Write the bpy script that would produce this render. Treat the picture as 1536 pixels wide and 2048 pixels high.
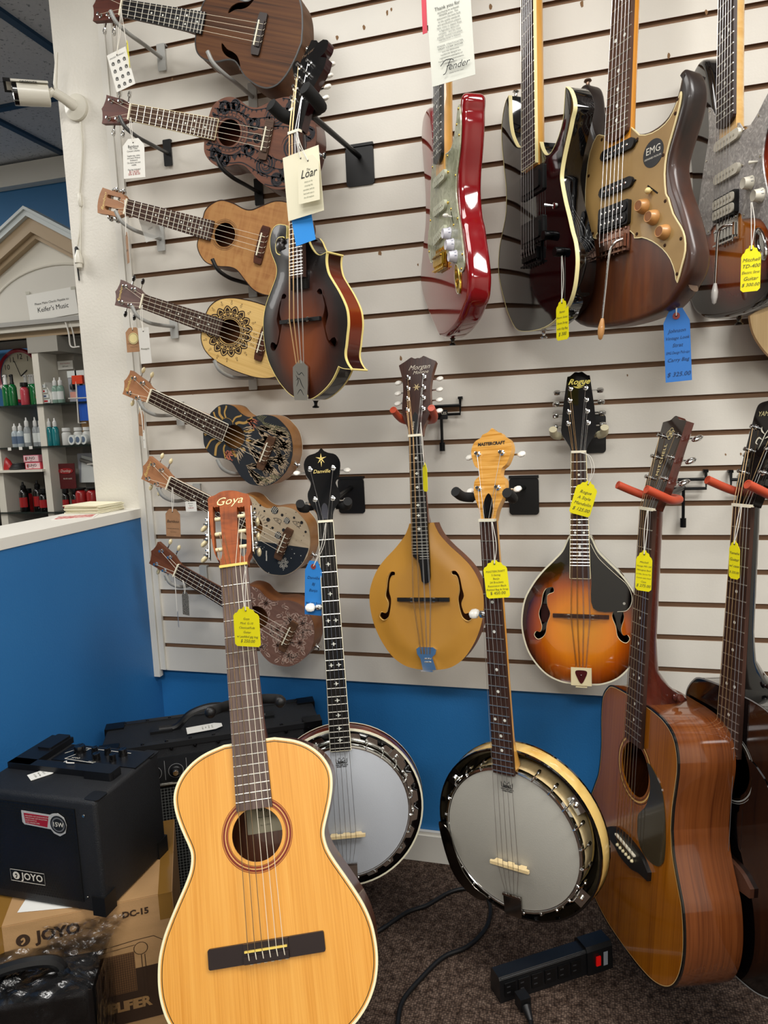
import bpy, bmesh, math, random
from mathutils import Vector, Matrix, geometry
random.seed(7)
PI=math.pi; R_=math.radians
for o in list(bpy.data.objects): bpy.data.objects.remove(o)
SC=bpy.context.scene; COL=SC.collection
# ---------------- camera ----------------
cam_d=bpy.data.cameras.new('camera'); cam=bpy.data.objects.new('camera',cam_d); COL.objects.link(cam); SC.camera=cam
cam_d.sensor_fit='HORIZONTAL'; cam_d.sensor_width=36.0; cam_d.lens=1399.83/1536*36.0; cam_d.clip_start=.02; cam_d.clip_end=60
def _cam(y,p,r,loc):
    f=Vector((math.sin(y)*math.cos(p),math.cos(y)*math.cos(p),-math.sin(p))); ri=Vector((math.cos(y),-math.sin(y),0)); dn=f.cross(ri)
    r2=math.cos(r)*ri+math.sin(r)*dn; d2=-math.sin(r)*ri+math.cos(r)*dn
    m=Matrix((r2,-d2,-f)).transposed().to_4x4(); m.translation=Vector(loc); return m
cam.matrix_world=_cam(-.2735,.1254,.0436,(1.1246,-1.6489,1.1374))
# ---------------- world, lights, exposure ----------------
w=bpy.data.worlds.new('world'); SC.world=w; w.use_nodes=True
w.node_tree.nodes['Background'].inputs[0].default_value=(.9,.92,1,1); w.node_tree.nodes['Background'].inputs[1].default_value=.35
SC.view_settings.view_transform='Standard'; SC.view_settings.look='None'; SC.view_settings.gamma=1; SC.view_settings.use_curve_mapping=False
SC.view_settings.exposure=0.12
CEIL=2.49
def troffer_light(x,y,power,sx=1.15,sy=.55,col=(1,.98,.945)):
    l=bpy.data.lights.new('troffer_lamp','AREA'); l.shape='RECTANGLE'; l.size=sx; l.size_y=sy; l.energy=power; l.color=col
    o=bpy.data.objects.new('troffer_lamp',l); COL.objects.link(o); o.location=(x,y,CEIL-.03); return o
for x,y,p in ((.62,-.95,17),(2.3,-1.15,40),(1.0,-3.0,46),(2.9,-3.2,30),(-1.3,-.55,22),(-2.6,.3,16)): troffer_light(x,y,p)

# ---------------- materials ----------------
MATS={}
def hexc(h):
    h=h.lstrip('#'); c=[int(h[i:i+2],16)/255 for i in (0,2,4)]
    return tuple(((x/12.92) if x<=.04045 else ((x+.055)/1.055)**2.4) for x in c)+(1,)
def _new(name):
    m=bpy.data.materials.new(name); m.use_nodes=True; nt=m.node_tree; b=nt.nodes['Principled BSDF']; return m,nt,b
def plain(name,col,rough=.5,metal=0,coat=0,spec=.5,bump=0,bscale=200,alpha=1,trans=0,ior=1.45,emit=0):
    if name in MATS: return MATS[name]
    m,nt,b=_new(name); c=hexc(col) if isinstance(col,str) else tuple(col)+(1,)
    b.inputs['Base Color'].default_value=c; b.inputs['Roughness'].default_value=rough; b.inputs['Metallic'].default_value=metal
    b.inputs['Coat Weight'].default_value=coat; b.inputs['Coat Roughness'].default_value=.05; b.inputs['Specular IOR Level'].default_value=spec
    b.inputs['IOR'].default_value=ior; b.inputs['Transmission Weight'].default_value=trans; b.inputs['Alpha'].default_value=alpha
    if emit: b.inputs['Emission Color'].default_value=c; b.inputs['Emission Strength'].default_value=emit
    if bump:
        tc=nt.nodes.new('ShaderNodeTexCoord'); n=nt.nodes.new('ShaderNodeTexNoise'); n.inputs['Scale'].default_value=bscale; n.inputs['Detail'].default_value=3
        bp=nt.nodes.new('ShaderNodeBump'); bp.inputs['Strength'].default_value=bump; bp.inputs['Distance'].default_value=.002
        nt.links.new(tc.outputs['Object'],n.inputs['Vector']); nt.links.new(n.outputs[0],bp.inputs['Height']); nt.links.new(bp.outputs[0],b.inputs['Normal'])
    MATS[name]=m; return m
def ramp(nt,fac,stops,interp='LINEAR'):
    r=nt.nodes.new('ShaderNodeValToRGB'); r.color_ramp.interpolation=interp
    e=r.color_ramp.elements
    while len(e)<len(stops): e.new(.5)
    for i,(p,c) in enumerate(stops): e[i].position=p; e[i].color=hexc(c) if isinstance(c,str) else c
    nt.links.new(fac,r.inputs[0]); return r
def mapped(nt,scale=(1,1,1),loc=(0,0,0),rot=(0,0,0)):
    tc=nt.nodes.new('ShaderNodeTexCoord'); mp=nt.nodes.new('ShaderNodeMapping')
    mp.inputs['Scale'].default_value=scale; mp.inputs['Location'].default_value=loc; mp.inputs['Rotation'].default_value=rot
    nt.links.new(tc.outputs['Object'],mp.inputs[0]); return mp.outputs[0]
def wood(name,c1,c2,c3=None,fine=260,along=7,rough=.35,coat=0,figure=0,rot=0,side=0):
    """grain runs along local Y; fine = lines per metre across"""
    if name in MATS: return MATS[name]
    m,nt,b=_new(name); v=mapped(nt,(fine,along,fine*.4) if not side else (3,along,side),rot=(0,0,rot))
    n=nt.nodes.new('ShaderNodeTexNoise'); n.inputs['Scale'].default_value=1; n.inputs['Detail'].default_value=5; n.inputs['Distortion'].default_value=.4; nt.links.new(v,n.inputs['Vector'])
    v2=mapped(nt,(fine*.09,along*.5,9) if not side else (2,along*.5,side*.15),rot=(0,0,rot)); n2=nt.nodes.new('ShaderNodeTexNoise'); n2.inputs['Scale'].default_value=1; n2.inputs['Detail'].default_value=3; nt.links.new(v2,n2.inputs['Vector'])
    mx=nt.nodes.new('ShaderNodeMath'); mx.operation='MULTIPLY_ADD'; mx.inputs[1].default_value=.55; nt.links.new(n.outputs[0],mx.inputs[0])
    h=nt.nodes.new('ShaderNodeMath'); h.operation='MULTIPLY'; h.inputs[1].default_value=.45; nt.links.new(n2.outputs[0],h.inputs[0]); nt.links.new(h.outputs[0],mx.inputs[2])
    fac=mx.outputs[0]
    if figure:
        v3=mapped(nt,(14,figure,14)); n3=nt.nodes.new('ShaderNodeTexNoise'); n3.inputs['Scale'].default_value=1; n3.inputs['Distortion'].default_value=1.2; nt.links.new(v3,n3.inputs['Vector'])
        q=nt.nodes.new('ShaderNodeMath'); q.operation='MULTIPLY_ADD'; q.inputs[1].default_value=.5; nt.links.new(n3.outputs[0],q.inputs[0]); 
        q2=nt.nodes.new('ShaderNodeMath'); q2.operation='MULTIPLY_ADD'; q2.inputs[1].default_value=.5; q2.inputs[2].default_value=0; nt.links.new(fac,q2.inputs[0]); nt.links.new(q2.outputs[0],q.inputs[2]); fac=q.outputs[0]
    st=[(.36,c1),(.62,c2)] if not c3 else [(.34,c1),(.5,c2),(.66,c3)]
    r=ramp(nt,fac,st); nt.links.new(r.outputs[0],b.inputs['Base Color'])
    b.inputs['Roughness'].default_value=rough; b.inputs['Coat Weight'].default_value=coat; b.inputs['Coat Roughness'].default_value=.04
    if not coat: b.inputs['Specular IOR Level'].default_value=.25
    MATS[name]=m; return m
def burst(name,stops,centre,radii,rough=.35,coat=0,grain=.12,fine=260):
    """sunburst finish: colours by elliptical distance from a centre on the top"""
    if name in MATS: return MATS[name]
    m,nt,b=_new(name)
    v=mapped(nt,(1/radii[0],1/radii[1],0),(-centre[0]/radii[0],-centre[1]/radii[1],0))
    ln=nt.nodes.new('ShaderNodeVectorMath'); ln.operation='LENGTH'; nt.links.new(v,ln.inputs[0])
    g=mapped(nt,(fine,6,40)); n=nt.nodes.new('ShaderNodeTexNoise'); n.inputs['Scale'].default_value=1; n.inputs['Detail'].default_value=4; nt.links.new(g,n.inputs['Vector'])
    a=nt.nodes.new('ShaderNodeMath'); a.operation='MULTIPLY_ADD'; a.inputs[1].default_value=grain; nt.links.new(n.outputs[0],a.inputs[0]); nt.links.new(ln.outputs['Value'],a.inputs[2])
    s=nt.nodes.new('ShaderNodeMath'); s.operation='SUBTRACT'; s.inputs[1].default_value=grain*.5; nt.links.new(a.outputs[0],s.inputs[0])
    r=ramp(nt,s.outputs[0],stops); nt.links.new(r.outputs[0],b.inputs['Base Color'])
    b.inputs['Roughness'].default_value=rough; b.inputs['Coat Weight'].default_value=coat; b.inputs['Coat Roughness'].default_value=.03
    MATS[name]=m; return m
def mottled(name,stops,scale=60,rough=.5,coat=0,detail=4,dist=0,bump=0,bscale=None,metal=0):
    if name in MATS: return MATS[name]
    m,nt,b=_new(name); v=mapped(nt,(scale,)*3 if not isinstance(scale,tuple) else scale); n=nt.nodes.new('ShaderNodeTexNoise'); n.inputs['Scale'].default_value=1; n.inputs['Detail'].default_value=detail; n.inputs['Distortion'].default_value=dist
    nt.links.new(v,n.inputs['Vector']); r=ramp(nt,n.outputs[0],stops); nt.links.new(r.outputs[0],b.inputs['Base Color'])
    b.inputs['Roughness'].default_value=rough; b.inputs['Coat Weight'].default_value=coat; b.inputs['Metallic'].default_value=metal
    if bump:
        v2=mapped(nt,(bscale or scale,)*3); n2=nt.nodes.new('ShaderNodeTexNoise'); n2.inputs['Scale'].default_value=1; nt.links.new(v2,n2.inputs['Vector'])
        bp=nt.nodes.new('ShaderNodeBump'); bp.inputs['Strength'].default_value=bump; bp.inputs['Distance'].default_value=.003; nt.links.new(n2.outputs[0],bp.inputs['Height']); nt.links.new(bp.outputs[0],b.inputs['Normal'])
    MATS[name]=m; return m
chrome=plain('chrome','#d8d8d6',.12,1); nickel=plain('nickel','#c9c4b8',.25,1); gold=plain('gold_plate','#d9b24a',.2,1); blackmetal=plain('black_metal','#101011',.35,.6)
steelstr=plain('steel_string','#d9d9d9',.3,1); bronze=plain('bronze_string','#d3b184',.35,1); nylon=plain('nylon_string','#e9dfc8',.3,0); fretm=plain('fret_wire','#d2d0c8',.28,1)
cream=plain('cream_plastic','#efe3b8',.4); bone=plain('bone','#f1ead2',.4); ivoryb=plain('aged_ivory_button','#e6d6a8',.35,0,.3); pearlb=plain('white_pearl_button','#eeeae0',.2,0,.6)
black=plain('gloss_black','#050506',.12,0,1); satinblack=plain('satin_black','#0c0c0d',.45); rubberblack=plain('black_foam_rubber','#121212',.8,bump=.3,bscale=900)
whitep=plain('white_paint','#e4e0d6',.5,bump=.06,bscale=60); whiteslat=mottled('white_melamine',[(.3,'#dcd7cc'),(.7,'#e8e4da')],3,.38,bump=.05,bscale=220)
rosewood=wood('rosewood_board','#2a1a14','#4a3128',None,420,12,.45); rosewood2=wood('grey_brown_rosewood_board','#4a3a34','#75625a',None,420,14,.5); ebony=wood('ebony_board','#0b0a0a','#1b1816',None,420,10,.4)
maple=wood('amber_maple','#d99a3e','#e8b05a',None,120,8,.3,.5); maplepale=wood('pale_maple','#dcc08c','#ead4a4',None,120,8,.3,.5)
mahog=wood('mahogany','#5a2d18','#7c4426',None,300,10,.35,.4); paper=plain('white_paper','#e9e7df',.7); pearl=mottled('mother_of_pearl',[(.35,'#c9cfc4'),(.6,'#f4f2e6')],300,.2,.5)
ink=plain('black_ink','#151515',.6); inkred=plain('red_ink','#a01c1c',.6); darkhole=plain('dark_inside','#120b07',.9)

# ---------------- geometry accumulator ----------------
class G:
    def __init__(s): s.v=[];s.f=[];s.m=[]
    def add(s,vs,fs,mi=0):
        o=len(s.v); s.v+= [tuple(p) for p in vs]; s.f+=[tuple(i+o for i in f) for f in fs]; s.m+=[mi]*len(fs); return s
    def box(s,c,d,mi=0,rz=0):
        x,y,z=[k/2 for k in d]; vs=[(a,b,e) for a in(-x,x) for b in(-y,y) for e in(-z,z)]
        cs,sn=math.cos(rz),math.sin(rz); vs=[(c[0]+cs*a-sn*b,c[1]+sn*a+cs*b,c[2]+e) for a,b,e in vs]
        return s.add(vs,[(0,1,3,2),(4,6,7,5),(0,4,5,1),(2,3,7,6),(0,2,6,4),(1,5,7,3)],mi)
    def cap(s,poly,z,holes=(),mi=0):
        loops=[[Vector((p[0],p[1],0)) for p in poly]]+[[Vector((p[0],p[1],0)) for p in h] for h in holes]
        tris=geometry.tessellate_polygon(loops); vs=[v for l in loops for v in l]
        zz=z if callable(z) else (lambda x,y:z)
        return s.add([(v.x,v.y,zz(v.x,v.y)) for v in vs],tris,mi)
    def wall(s,poly,z0,z1,mi=0,closed=True):
        n=len(poly); vs=[(p[0],p[1],z0) for p in poly]+[(p[0],p[1],z1) for p in poly]
        return s.add(vs,[(i,(i+1)%n,n+(i+1)%n,n+i) for i in range(n if closed else n-1)],mi)
    def prism(s,poly,z0,z1,holes=(),mi=0,mt=None,ms=None):
        s.cap(poly,z1,holes,mi if mt is None else mt); s.cap(poly,z0,holes,mi)
        s.wall(poly,z0,z1,mi if ms is None else ms)
        for h in holes: s.wall(h,z0,z1,mi if ms is None else ms)
        return s
    def rings(s,loops,mi=0,cap0=True,cap1=True):
        n=len(loops[0]); o=len(s.v); s.v+=[tuple(p) for l in loops for p in l]
        for k in range(len(loops)-1):
            for i in range(n): s.f.append((o+k*n+i,o+k*n+(i+1)%n,o+(k+1)*n+(i+1)%n,o+(k+1)*n+i)); s.m.append(mi)
        for q,l in ((cap0,0),(cap1,len(loops)-1)):
            if q:
                L=[Vector((p[0],p[1],0)) for p in loops[l]]
                if q=='fan': tr=[tuple(range(n))]
                else:
                    tr=geometry.tessellate_polygon([L])
                for t in tr: s.f.append(tuple(o+l*n+i for i in t)); s.m.append(mi)
        return s
    def tube(s,pts,r,n=8,mi=0,closed=False):
        pts=[Vector(p) for p in pts]; N=len(pts); rr=r if isinstance(r,(list,tuple)) else [r]*N; loops=[]
        up=None
        for i,p in enumerate(pts):
            a=pts[i-1] if (i>0 or closed) else p; b=pts[(i+1)%N] if (i<N-1 or closed) else p
            t=(b-a).normalized() if (b-a).length>1e-9 else Vector((0,0,1))
            if up is None: up=t.orthogonal().normalized()
            up=(up-t*up.dot(t)); up=up.normalized() if up.length>1e-6 else t.orthogonal().normalized()
            sd=t.cross(up); loops.append([p+(up*math.cos(2*PI*k/n)+sd*math.sin(2*PI*k/n))*rr[i] for k in range(n)])
        if closed: loops.append(loops[0])
        return s.rings(loops,mi,False if closed else 'fan',False if closed else 'fan')
    def lathe(s,prof,org=(0,0,0),ax=(0,0,1),n=16,mi=0,sc=(1,1)):
        ax=Vector(ax).normalized(); u=ax.orthogonal().normalized() if abs(ax.z)<.99 else Vector((1,0,0)); v=ax.cross(u); org=Vector(org)
        return s.rings([[org+ax*z+(u*math.cos(2*PI*k/n)*sc[0]+v*math.sin(2*PI*k/n)*sc[1])*r for k in range(n)] for r,z in prof],mi,'fan','fan')
    def ball(s,c,r,n=10,mi=0):
        r=r if isinstance(r,(tuple,list)) else (r,r,r); L=[]
        for j in range(n//2+1):
            t=PI*max(.02,min(.98,j/(n//2))); L.append([(c[0]+r[0]*math.sin(t)*math.cos(2*PI*k/n),c[1]+r[1]*math.sin(t)*math.sin(2*PI*k/n),c[2]-r[2]*math.cos(t)) for k in range(n)])
        return s.rings(L,mi,'fan','fan')
    def ribbon(s,pts,w,z,closed=False,mi=0,taper=False):
        N=len(pts); 
        if N<2: return s
        L=[];Rr=[]
        for i,p in enumerate(pts):
            a=pts[i-1] if (i>0 or closed) else p; b=pts[(i+1)%N] if (i<N-1 or closed) else p
            d=Vector((b[0]-a[0],b[1]-a[1])); d=d.normalized() if d.length>1e-9 else Vector((1,0)); k=w/2*(math.sin(PI*(i+.3)/(N-.4)) if taper else 1)
            L.append((p[0]-d.y*k,p[1]+d.x*k,z)); Rr.append((p[0]+d.y*k,p[1]-d.x*k,z))
        return s.add(L+Rr,[(i,(i+1)%N,N+(i+1)%N,N+i) for i in range(N if closed else N-1)],mi)
    def disc(s,c,r,z,n=14,mi=0): return s.add([(c[0]+r*math.cos(2*PI*k/n),c[1]+r*math.sin(2*PI*k/n),z) for k in range(n)],[tuple(range(n))],mi)
def make_mesh(name,g,mats,smooth=38,recalc=True):
    me=bpy.data.meshes.new(name); me.from_pydata(g.v,[],g.f)
    for m in (mats if isinstance(mats,(list,tuple)) else [mats]): me.materials.append(m)
    me.polygons.foreach_set('material_index',g.m)
    if recalc:
        bm=bmesh.new(); bm.from_mesh(me); bmesh.ops.remove_doubles(bm,verts=bm.verts,dist=1e-5); bmesh.ops.recalc_face_normals(bm,faces=bm.faces); bm.to_mesh(me); bm.free()
    me.polygons.foreach_set('use_smooth',[smooth>0]*len(me.polygons))
    if smooth>0: me.set_sharp_from_angle(angle=R_(smooth))
    me.update(); return me
def obj(name,g,mats,parent=None,loc=(0,0,0),rot=(0,0,0),smooth=38,label=None):
    me=g if isinstance(g,bpy.types.Mesh) else make_mesh(name,g,mats,smooth)
    o=bpy.data.objects.new(name,me); COL.objects.link(o); o.location=loc; o.rotation_euler=rot
    if parent is not None: o.parent=parent
    if label: o['label']=label
    return o
def thing(name,label,cat,mtx=None,loc=(0,0,0),rot=(0,0,0),group=None):
    o=bpy.data.objects.new(name,None); COL.objects.link(o); o.empty_display_size=.05
    if mtx is not None: o.matrix_world=mtx
    else: o.location=loc; o.rotation_euler=rot
    o['label']=label; o['category']=cat
    if group: o['group']=group
    return o
def tag(o,label,cat,group=None,kind=None):
    if label: o['label']=label
    if cat: o['category']=cat
    if group: o['group']=group
    if kind: o['kind']=kind
    return o
def struct(name,g,mats,parent=None,**k):
    o=obj(name,g,mats,parent,**k)
    if parent is None: o['kind']='structure'
    return o
def spl(pts,n=6,closed=False):
    """Catmull-Rom; None in the list starts a new span (corner)"""
    if None in pts:
        out=[];cur=[]
        for p in list(pts)+[None]:
            if p is None:
                if len(cur)>1: s=spl(cur,n); out+=s if not out else s[1:] if (Vector(out[-1])-Vector(s[0])).length<1e-6 else s
                cur=[]
            else: cur.append(p)
        if closed and (Vector(out[0])-Vector(out[-1])).length<1e-6: out.pop()
        return out
    P=[Vector(p) for p in pts]; N=len(P); out=[]
    for i in range(N if closed else N-1):
        p0=P[(i-1)%N] if (closed or i>0) else P[i]*2-P[i+1]; p1=P[i]; p2=P[(i+1)%N]; p3=P[(i+2)%N] if (closed or i<N-2) else P[i+1]*2-P[i]
        for k in range(n):
            t=k/n; q=.5*((2*p1)+(p2-p0)*t+(2*p0-5*p1+4*p2-p3)*t*t+(3*p1-p0-3*p2+p3)*t**3); out.append(tuple(q))
    if not closed: out.append(tuple(P[-1]))
    return out
def mirror_half(h): return [(-x,y) for x,y in h][::-1][::-1] 
def sym(h,tail=None,top=0.0):
    """closed outline from half widths listed neck -> tail"""
    L=[(-x,y) for x,y in h]; Rr=[(x,y) for x,y in h][::-1]
    pts=([( -top,h[0][1])] if top else [])+L+([(0,tail)] if tail is not None else [])+Rr+([(top,h[0][1])] if top else [])
    return spl(pts,5)
def inset(poly,d):
    n=len(poly); out=[]; area=sum(poly[i][0]*poly[(i+1)%n][1]-poly[(i+1)%n][0]*poly[i][1] for i in range(n)); sg=1 if area>0 else -1
    for i in range(n):
        a=Vector(poly[i-1][:2]);p=Vector(poly[i][:2]);b=Vector(poly[(i+1)%n][:2]); e1=(p-a);e2=(b-p)
        e1=e1.normalized() if e1.length>1e-9 else e2.normalized(); e2=e2.normalized() if e2.length>1e-9 else e1
        n1=Vector((-e1.y,e1.x));n2=Vector((-e2.y,e2.x)); m=(n1+n2); m=m.normalized() if m.length>1e-6 else n1
        k=1/max(.5,m.dot(n1)); out.append((p.x+m.x*d*k*sg,p.y+m.y*d*k*sg))
    return out
def circle(c,r,n=40,ry=None): return [(c[0]+r*math.cos(2*PI*k/n),c[1]+(ry or r)*math.sin(2*PI*k/n)) for k in range(n)]
def rrect(x0,y0,x1,y1,r,n=5):
    out=[]
    for cx,cy,a in ((x1-r,y1-r,0),(x0+r,y1-r,90),(x0+r,y0+r,180),(x1-r,y0+r,270)):
        out+=[(cx+r*math.cos(R_(a+90*k/n)),cy+r*math.sin(R_(a+90*k/n))) for k in range(n+1)]
    return out
_txt={}
def text_mesh(s,size,mat,shear=0,align='CENTER',space=1.0,bold=0,ls=1.0,ext=0):
    k=(s,size,mat.name,shear,align,space,bold,ls,ext)
    if k in _txt: return _txt[k]
    c=bpy.data.curves.new('lettering','FONT'); c.body=s; c.size=size; c.shear=shear; c.align_x=align; c.align_y='CENTER'; c.space_character=space; c.offset=bold; c.space_line=ls; c.resolution_u=2; c.extrude=ext
    o=bpy.data.objects.new('tmp',c); COL.objects.link(o); dg=bpy.context.evaluated_depsgraph_get(); dg.update()
    me=bpy.data.meshes.new_from_object(o.evaluated_get(dg)); me.name='lettering'; me.materials.clear(); me.materials.append(mat)
    bpy.data.objects.remove(o); bpy.data.curves.remove(c); _txt[k]=me; return me
def text(s,size,mat,parent,loc,rot=(0,0,0),**k):
    me=text_mesh(s,size,mat,**k); o=bpy.data.objects.new('lettering',me); COL.objects.link(o); o.location=loc; o.rotation_euler=rot
    if parent is not None: o.parent=parent
    return o
def pose(yaw,lean,roll,t):
    B=Matrix(((1,0,0),(0,0,-1),(0,1,0)))
    m=(Matrix.Rotation(yaw,3,'Z')@Matrix.Rotation(-lean,3,'X')@B@Matrix.Rotation(roll,3,'Z')).to_4x4(); m.translation=Vector(t); return m
def P(n): p=D['pose'][n]; return pose(p[0],p[1],p[2],p[3:6])
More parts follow.
